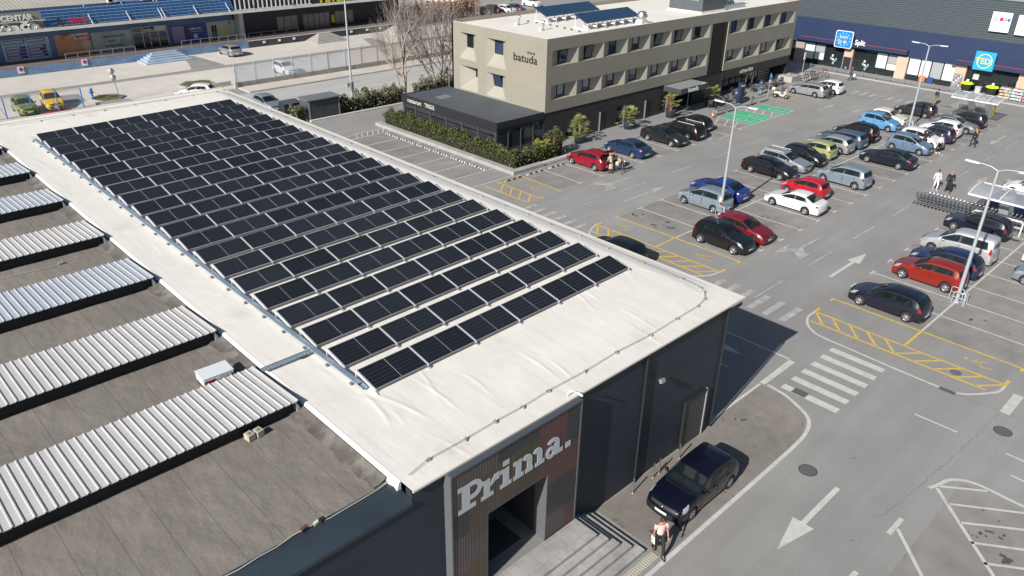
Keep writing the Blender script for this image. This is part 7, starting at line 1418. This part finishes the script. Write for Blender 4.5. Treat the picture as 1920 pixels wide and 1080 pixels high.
def person(x, y, z, ang, label, top, bottom, hair, shoe, H=1.66, lean=0.0, feet=((.22, .09, 0), (-.22, -.09, 0)), hands=((.12, .27, .86), (-.02, -.27, .84)), sleeve='long', long_hair=False, skirt=False, seat=None, bald=False, skin=None, coat=False, head_turn=0, group=None, wide=1.0):
    k = H/1.70; t = thing('person', label, 'person', (x, y, z), R(ang), group); sk = skin or SKIN
    S_ = lambda p: Vector(p)*k
    hip = S_((0, 0, .93 if seat is None else seat)); c, s = math.cos(lean), math.sin(lean)
    def tor(f, side, up): v = Vector((f*c+up*s, side, up*c-f*s)); return hip+v*k
    waist, chest, neck, nk2, head = tor(0, 0, .14), tor(.01, 0, .36), tor(0, 0, .50), tor(.02, 0, .57), tor(.035, 0, .68)
    shL, shR = tor(0, .175*wide, .46), tor(0, -.175*wide, .46); hpL, hpR = hip+S_((0, .09, -.04)), hip+S_((0, -.09, -.04))
    fL, fR = S_(feet[0])+S_((0, 0, .075)), S_(feet[1])+S_((0, 0, .075)); kL, kR = ik(hpL, fL, .44*k, .44*k, (1, .05, 0)), ik(hpR, fR, .44*k, .44*k, (1, -.05, 0))
    hL, hR = S_(hands[0]), S_(hands[1]); eL, eR = ik(shL, hL, .29*k, .27*k, (-1, .4, -.2)), ik(shR, hR, .29*k, .27*k, (-1, -.4, -.2))
    pts = [hip, waist, chest, neck, nk2, shL, eL, hL, shR, eR, hR, hpL, kL, fL, hpR, kR, fR, fL+S_((.13, 0, -.04)), fR+S_((.13, 0, -.04)), head]
    ed = [(0, 1), (1, 2), (2, 3), (3, 4), (4, 19), (3, 5), (5, 6), (6, 7), (3, 8), (8, 9), (9, 10), (0, 11), (11, 12), (12, 13), (0, 14), (14, 15), (15, 16), (13, 17), (16, 18)]
    rd = [(.125, .10), (.11, .09), (.125, .10), (.07, .065), (.052, .055), .058, .042, .03, .058, .042, .03, .085, .058, .038, .085, .058, .038, .03, .03, (.06, .06)]
    rd = [(r[0]*k, r[1]*k) if isinstance(r, tuple) else r*k for r in rd]
    me = skinned('body', pts, ed, rd, sk)
    # head with nose, ears and eyes, five fingers and a thumb: welded into the same body mesh
    b = MB(); up = (tor(0, 0, 1)-tor(0, 0, 0)).normalized(); fw = Matrix.Rotation(R(head_turn), 3, up) @ (tor(1, 0, 0)-tor(0, 0, 0)).normalized(); lf = up.cross(fw)
    def ell(cn, ax, ay, az, m, n=12, rows=8, cut=None):
        vs = []; fs = []
        for i in range(rows+1):
            th = math.pi*i/rows
            for j in range(n): ph = 2*math.pi*j/n; vs.append(cn+fw*ax*math.sin(th)*math.cos(ph)+lf*ay*math.sin(th)*math.sin(ph)+up*az*math.cos(th))
        for i in range(rows):
            for j in range(n): fs.append((i*n+j, i*n+(j+1) % n, (i+1)*n+(j+1) % n, (i+1)*n+j))
        b.add(vs, fs, m, True)
    ell(head, .098*k, .078*k, .118*k, sk); ell(head+fw*.10*k-up*.015*k, .018*k, .013*k, .025*k, sk, 6, 4)
    for q in (1, -1): ell(head+lf*q*.08*k-up*.01*k, .018*k, .01*k, .03*k, sk, 6, 4); ell(head+fw*.085*k+lf*q*.033*k+up*.015*k, .008*k, .012*k, .007*k, M('eye_dark', (.02, .015, .012), .4), 6, 4)
    ell(head+fw*.092*k-up*.055*k, .006*k, .024*k, .007*k, M('lips', (.32, .12, .10), .5), 6, 4)
    for hd, el, q in ((hL, eL, 1), (hR, eR, -1)):
        d = (hd-el).normalized(); sd_ = Vector((1, 0, 0)); sd_ = (sd_-d*sd_.dot(d)).normalized(); nn = d.cross(sd_)
        b.tube([hd, hd+d*.05*k, hd+d*.085*k], [.026*k, .034*k, .030*k], sk, 8)
        for i, (o_, L_) in enumerate(((.028, .07), (.010, .08), (-.009, .075), (-.027, .06))):
            p0_ = hd+d*.078*k+sd_*o_*k; b.tube([p0_, p0_+d*L_*.5*k+nn*.004*q*k, p0_+d*L_*.85*k+nn*.022*q*k], [.0095*k, .009*k, .007*k], sk, 6)
        p0_ = hd+d*.02*k+sd_*.03*k; b.tube([p0_, p0_+d*.03*k+sd_*.025*k, p0_+d*.06*k+sd_*.026*k+nn*.01*q*k], [.012*k, .011*k, .008*k], sk, 6)
    tmp = b.build('head_tmp'); bm = bmesh.new(); bm.from_mesh(me); bm.from_mesh(tmp.data)
    nb = len(me.polygons); bm.faces.ensure_lookup_table()
    mats = [sk]+[m_ for m_ in tmp.data.materials if m_ is not sk]
    for f, pl in zip(bm.faces[nb:], tmp.data.polygons): f.material_index = mats.index(tmp.data.materials[pl.material_index]); f.smooth = True
    bm.to_mesh(me); bm.free(); me.materials.clear(); [me.materials.append(m_) for m_ in mats]; bpy.data.objects.remove(tmp); link(me, 'body', t)
    # clothes
    sl = {'long': 1.0, 'short': .55, 'none': .15}[sleeve]; pw = lambda a, b_, f: a.lerp(b_, f)
    tp = [hip+Vector((0, 0, -.10*k)), waist, chest, tor(0, 0, .485), shL, shR]; te = [(0, 1), (1, 2), (2, 3), (3, 4), (3, 5)]; trd = [(.15*wide, .125), (.135*wide, .115), (.15*wide, .125), (.085, .08), .078*wide, .078*wide]
    for sh, el, hd in ((shL, eL, hL), (shR, eR, hR)):
        i0 = 4 if sh is shL else 5
        if sl >= 1: tp += [el, pw(el, hd, .93)]; te += [(i0, len(tp)-2), (len(tp)-2, len(tp)-1)]; trd += [.058, .046]
        else: tp += [pw(sh, el, sl*1.2)]; te += [(i0, len(tp)-1)]; trd += [.068]
    link(skinned('top', tp, te, [(r[0]*k, r[1]*k) if isinstance(r, tuple) else r*k for r in trd], top), 'jacket' if sl >= 1 else 'shirt', t)
    if coat: b = MB(); vs = []; n = 14; 
    if coat:
        for zz, rr in ((.0, .155), (-.3, .19), (-.5, .2)): vs += [hip+S_((rr*.85*math.cos(2*math.pi*j/n), rr*math.sin(2*math.pi*j/n), zz)) for j in range(n)]
        b.add(vs, [(i*n+j, i*n+(j+1) % n, (i+1)*n+(j+1) % n, (i+1)*n+j) for i in range(2) for j in range(n)], top, True); b.build('coat_skirt', None, t)
    bp = [hip+Vector((0, 0, .03*k)), hpL, kL, pw(kL, fL, .93), hpR, kR, pw(kR, fR, .93)]; link(skinned('trousers', bp, [(0, 1), (1, 2), (2, 3), (0, 4), (4, 5), (5, 6)], [(.135*k, .115*k), .10*k, .074*k, .058*k, .10*k, .074*k, .058*k], bottom), 'trousers', t)
    for f_, q in ((fL, 1), (fR, -1)):
        b = MB(); p = f_-S_((0, 0, .075)); b.add([p+S_(v) for v in ((-.08, -.038, 0), (.16, -.042, 0), (.19, 0, 0), (.16, .042, 0), (-.08, .038, 0), (-.075, -.036, .09), (.06, -.036, .085), (.16, -.03, .045), (.18, 0, .04), (.16, .03, .045), (.06, .036, .085), (-.075, .036, .09))], [(4, 3, 2, 1, 0), (0, 1, 7, 6, 5), (1, 2, 8, 7), (2, 3, 9, 8), (3, 4, 11, 10, 9), (4, 0, 5, 11), (5, 6, 10, 11), (6, 7, 8, 9, 10)], shoe, True); b.build('shoe', None, t)
    if not bald:
        b = MB(); ell_b = b
        n, rows = 14, 6; vs = []; fs = []; hc = head-fw*.012*k+up*.014*k
        for i in range(rows+1):
            th = math.pi*.62*i/rows
            for j in range(n):
                ph = 2*math.pi*j/n; f = 1.0 if math.cos(ph) < .3 else max(0.55, 1-.5*(math.cos(ph)-.3)); th2 = th*f; vs.append(hc+fw*.108*k*math.sin(th2)*math.cos(ph)+lf*.09*k*math.sin(th2)*math.sin(ph)+up*.122*k*math.cos(th2))
        fs = [(i*n+j, i*n+(j+1) % n, (i+1)*n+(j+1) % n, (i+1)*n+j) for i in range(rows) for j in range(n)]; b.add(vs, fs, hair, True)
        if long_hair: b.tube([head-fw*.07*k, head-fw*.10*k-up*.14*k, tor(-.12, 0, .40), tor(-.12, 0, .30)], [.08*k, .085*k, .075*k, .03*k], hair, 9)
        b.build('hair', None, t)
    return t
FB = lambda n, c: M('cloth_'+n, c, .85)
BLKC, WHC, DEN, PINKC = FB('black', (.018, .018, .02)), FB('white', (.68, .67, .68)), FB('denim', (.05, .08, .16)), FB('pink', (.90, .55, .50))
BRH, BLH, DKH = M('hair_brown', (.05, .025, .015), .6), M('hair_blonde', (.32, .19, .08), .6), M('hair_dark', (.012, .010, .009), .6); SHB, SHW, SHBR = M('shoe_black', (.015, .015, .015), .6), M('shoe_white', (.6, .6, .6), .6), M('shoe_brown', (.16, .06, .03), .6)
w1 = person(17.0, 10.2, .004, -120, 'woman in a pale pink t-shirt and black leggings walking by the entrance steps holding papers', PINKC, BLKC, BRH, SHB, 1.60, .05, ((.30, .06, 0), (-.26, -.07, .02)), ((.20, .22, .90), (-.03, -.24, .78)), 'short', head_turn=20, wide=1.14)
b = MB(); b.obox((.03, -.26, .70), (.10, 0, .03), (.01, .012, 0), (-.03, 0, .13), SW); b.obox((.035, -.274, .72), (.05, 0, .02), (0, .002, 0), (-.01, 0, .05), M('paper_green', (.45, .55, .2), .6)); tag(b.build('papers', None, None, loc=(17.0, 10.2, .004), rotz=R(-120)), 'small bundle of pale papers held by the woman in pink', 'papers')
person(62.2, 17.95, .004, -140, 'person in a white tracksuit with dark stripes walking beside a man in black', WHC, WHC, DKH, SHW, 1.58, .03, ((.2, .08, 0), (-.18, -.08, 0)), wide=1.08); b = MB(); ox = (62.2, 17.95, .004)
person(62.3, 17.05, .004, -140, 'bald man in black clothes walking beside the person in white', BLKC, BLKC, DKH, SHBR, 1.70, .05, ((.22, .09, 0), (-.22, -.09, 0)), bald=True, coat=True, wide=1.15)
person(76.6, 20.0, .004, 70, 'woman with long blonde hair in a black jacket walking away past the parked cars', BLKC, FB('dark_denim', (.03, .035, .05)), BLH, SHB, 1.66, .06, long_hair=True)
person(72.15, 21.35, .004, 60, 'person in a white jacket and black trousers standing by the white car', WHC, BLKC, M('hair_grey', (.35, .34, .33), .6), SHW, 1.66, .08, ((.05, .12, 0), (-.05, -.12, 0)))
person(72.35, 22.75, .004, 10, 'man in a black jacket leaning into the open door of the white car', BLKC, BLKC, DKH, SHB, 1.72, .55, ((.1, .12, 0), (-.05, -.12, 0)), ((.5, .2, 1.0), (.5, -.2, 1.0)))
person(46.2, 36.75, .004, 75, 'person in a beige coat bending over bags behind the crimson hatchback', FB('beige', (.46, .38, .31)), BLKC, M('hair_grey', (.35, .34, .33), .6), SHB, 1.62, .35, ((.08, .11, 0), (-.08, -.11, 0)), ((.45, .12, .95), (.45, -.12, .9)), coat=True, wide=1.1)
person(47.0, 36.95, .004, 160, 'woman in a black patterned jacket at a trolley behind the crimson hatchback', FB('black_pattern', (.04, .04, .04)), BLKC, BRH, SHB, 1.60, .1, ((.06, .1, 0), (-.06, -.1, 0)), ((.34, .18, .98), (.34, -.18, .98)))
o = copy_tree(tr0); o.location = (46.75, 36.35, .004); o.rotation_euler = (0, 0, R(200)); tag(o, 'single shopping trolley with paper bags behind the crimson hatchback', 'shopping trolley')
b = MB(); BAG = M('paper_bag', (.42, .27, .15), .8); b.box(-.16, .16, -.13, .13, 0, .36, BAG); b.box(-.14, .14, -.11, .11, .361, .363, M('bag_inside', (.15, .1, .06), .8)); tag(b.build('paper_bag', None, None, loc=(46.75, 36.35, .93), rotz=.4), 'brown paper bag on the trolley behind the crimson hatchback', 'bag'); b = MB(); b.lathe([(0, 0), (.17, .02), (.2, .16), (.12, .32), (.05, .36), (0, .36)], (0, 0, 0), WHC, 10); b.build('x') if 0 else tag(b.build('plastic_bag', None, None, loc=(46.78, 36.6, .54)), 'pale plastic bag low in the trolley behind the crimson hatchback', 'bag')
person(83.7, 37.05, .004, 90, 'man in dark blue clothes standing at the back of the silver estate', FB('dark_blue', (.025, .04, .07)), FB('dark_blue2', (.025, .035, .06)), DKH, SHB, 1.74, .12, ((.06, .12, 0), (-.06, -.12, 0)), ((.35, .2, 1.0), (.35, -.2, 1.0)), wide=1.1)
person(94.75, 39.9, .004, -60, 'person in a dark jacket with a white bag before the supermarket entrance', FB('grey_brown', (.06, .055, .05)), BLKC, M('hair_auburn', (.16, .06, .03), .6), SHB, 1.64, .05); b = MB(); b.lathe([(0, 0), (.16, .03), (.19, .2), (.1, .38), (0, .4)], (94.85, 39.5, .42), SW, 10); tag(b.build('shopping_bag'), 'white shopping bag beside the person before the supermarket entrance', 'bag')
person(90.2, 28.35, .004, -30, 'person with a beige backpack behind the dark grey hatchback near the crossing', FB('dark_top', (.03, .03, .035)), FB('khaki', (.25, .19, .11)), DKH, SHB, 1.68, .08)
person(78.85, 42.75, .12, 60, 'person in a blue jacket and jeans standing at the cafe tables', FB('cafe_blue', (.04, .10, .28)), FB('pale_denim', (.20, .27, .33)), BRH, SHB, 1.66, .06, ((.05, .1, 0), (-.05, -.1, 0)))
# cafe tables and chairs; seated guests
def cafe_table(x, y, lab):
    t = thing('cafe_table', lab, 'table', (x, y, .12), 0, 'tables on the cafe terrace'); b = MB(); b.box(-.35, .35, -.35, .35, .70, .735, M('table_top', (.22, .22, .23), .4)); b.build('tabletop', None, t); b = MB(); b.tube([(0, 0, .02), (0, 0, .70)], .03, BLACKP, 8); b.box(-.22, .22, -.22, .22, 0, .02, BLACKP); b.build('pedestal', None, t)
ch0 = None
def cafe_chair(x, y, a):
    global ch0
    if ch0 is None:
        t = ch0 = thing('cafe_chair', 'dark cafe chair at the terrace tables before the glass front', 'chair', (0, 0, .12), 0, 'chairs on the cafe terrace'); b = MB(); b.box(-.22, .22, -.22, .22, .42, .46, BLACKP); b.build('seat', None, t); b = MB(); b.box(-.24, -.20, -.22, .22, .46, .85, GREYD); b.build('backrest', None, t)
        for px_ in (-.2, .2):
            for py_ in (-.2, .2): b = MB(); b.bar((px_, py_, 0), (px_, py_, .42), .03, .03, BLACKP); b.build('leg', None, t)
        t2 = t
    else: t2 = copy_tree(ch0)
    t2.location = (x, y, .12); t2.rotation_euler = (0, 0, R(a))
spots = [(70.4, 42.9, 'leftmost cafe table beside the potted palm'), (72.3, 43.2, 'cafe table left of the navy charging pillar'), (74.9, 42.9, 'cafe table right of the navy charging pillar'), (76.6, 44.1, 'cafe table under the cream lettering'), (80.2, 44.0, 'cafe table right of the steel door frame'), (82.4, 43.6, 'cafe table before the striped window'), (84.8, 43.9, 'cafe table at the far end of the terrace')]
for i, (x, y, lab) in enumerate(spots):
    cafe_table(x, y, lab)
    for dx, dy, a in ((-.62, 0, 0), (.62, .05, 180), (.02, .6, -90)): cafe_chair(x+dx, y+dy, a+(i*17) % 30-15)
def seated(x, y, a, lab, top): person(x, y, .12, a, lab, top, BLKC, BRH, SHB, 1.66, .08, ((.48, .1, 0), (.46, -.1, 0)), ((.38, .16, .74), (.38, -.16, .74)), seat=.5, group='guests seated at the cafe')
seated(74.28, 42.9, 0, 'guest in lilac seated beside the navy charging pillar', FB('lilac', (.38, .27, .42))); seated(75.52, 42.95, 180, 'guest in white seated right of the navy charging pillar', WHC); seated(77.22, 44.15, 180, 'guest in dark clothes seated under the cream lettering', FB('brownish', (.08, .05, .04))); seated(70.42, 43.5, -90, 'guest in red seated beside the rightmost potted palm', FB('guest_red', (.42, .02, .03)))
# scooter
t = thing('motor_scooter', 'cream motor scooter with a round top box parked by the yellow marks', 'scooter', (79.75, 40.75, .006), R(-75)); CRM = M('scooter_cream', (.66, .58, .43), .35, coat=.6)
b = MB(); b.tube([(-.72, 0, .52), (-.5, 0, .62), (-.2, 0, .6), (-.05, 0, .35), (.25, 0, .27), (.42, 0, .4), (.52, 0, .75), (.5, 0, .95)], [.10, .19, .17, .10, .12, .12, .09, .06], CRM, 12); b.box(.36, .42, -.2, .2, .35, .85, CRM); b.build('bodywork', None, t); b = MB(); b.tube([(-.62, 0, .78), (-.2, 0, .76)], [.12, .11], BLACK, 10); b.build('seat', None, t); b = MB(); b.tube([(.5, -.32, 1.02), (.5, 0, .97), (.5, .32, 1.02)], .03, BLACKP, 8); b.lathe([(0, -.1), (.09, -.05), (.09, .05), (0, .1)], (.54, 0, .98), CRM, 12, 'x'); b.build('handlebar', None, t)
b = MB(); b.lathe([(0, -.2), (.19, -.15), (.24, 0), (.19, .15), (0, .2)], (-.82, 0, .95), CRM, 14, 'z'); b.build('top_box', None, t)
for xx in (.62, -.6): b = MB(); b.lathe([(.1, -.06), (.21, -.055), (.235, 0), (.21, .055), (.1, .06)], (0, 0, 0), TYRE, 18, 'y'); w = b.build('wheel', None, t, loc=(xx, 0, .235)); b = MB(); b.lathe([(.14, -.05), (.0, -.05)], (0, 0, 0), RIMM, 14, 'y'); b.lathe([(.14, .05), (.0, .05)], (0, 0, 0), RIMM, 14, 'y'); b.build('rim', None, w)
b = MB(); b.tube([(.50, 0, .8), (.62, 0, .24)], .04, CRM, 8); b.lathe([(.25, -.07), (.27, 0), (.25, .07)], (.62, 0, .25), CRM, 14, 'y'); b.build('front_fork', None, t)
# bicycles
def bicycle(x, y, a, col, lab):
    t = thing('bicycle', lab, 'bicycle', (x, y, .12), R(a), 'bicycles by the supermarket corner'); m = M('bike_'+lab.split()[0], col, .4); b = MB()
    for p, q in (((.48, 0, .33), (.38, 0, .8)), ((.38, 0, .75), (-.12, 0, .3)), ((.38, 0, .78), (-.25, 0, .75)), ((-.25, 0, .85), (-.12, 0, .3)), ((-.12, 0, .3), (-.52, 0, .33)), ((-.52, 0, .33), (-.25, 0, .72))): b.tube([p, q], .02, m, 6)
    b.build('frame', None, t); b = MB(); b.tube([(.3, -.28, .98), (.36, 0, .95), (.3, .28, .98)], .015, BLACKP, 6); b.tube([(.38, 0, .8), (.36, 0, .95)], .015, BLACKP, 6); b.build('handlebar', None, t); b = MB(); b.obox((-.27, 0, .88), (.13, 0, 0), (0, .06, 0), (0, 0, .03), BLACK); b.build('saddle', None, t)
    for xx in (.48, -.52):
        b = MB(); b.tube([(xx+.33*math.cos(k*math.pi/10), 0, .33+.33*math.sin(k*math.pi/10)) for k in range(21)], .02, TYRE, 5, caps=False)
        for k in range(6): b.tube([(xx, 0, .33), (xx+.32*math.cos(k*math.pi/3), 0, .33+.32*math.sin(k*math.pi/3))], .004, STEEL, 3)
        b.build('wheel', None, t)
for i, (x, y, a, col, lab) in enumerate([(91.0, 42.9, 60, (.2, .2, .22), 'grey bicycle leaning beside the pale sign post'), (91.8, 43.2, 65, (.05, .05, .06), 'black bicycle second from the pale sign post'), (93.6, 42.6, 60, (.3, .05, .04), 'reddish bicycle nearest the supermarket entrance'), (89.6, 43.0, 50, (.06, .07, .1), 'dark blue bicycle at the foot of the dark handrail'), (83.1, 42.4, 30, (.09, .09, .09), 'dark bicycle standing before the end of the terrace'), (83.9, 37.2, 0, (.1, .1, .1), 'small dark bicycle beside the man at the silver estate')]): bicycle(x, y, a, col, lab)
b = MB(); b.lathe([(0, 0), (.3, 0), (.34, .9), (.3, 1.5), (0, 1.6)], (119.4, 117.3, 0), M('dark_green', (.04, .07, .04), .8), 10); tag(b.build('green_cover'), 'dark green covered stand before the cream warehouse doorway', 'stand')
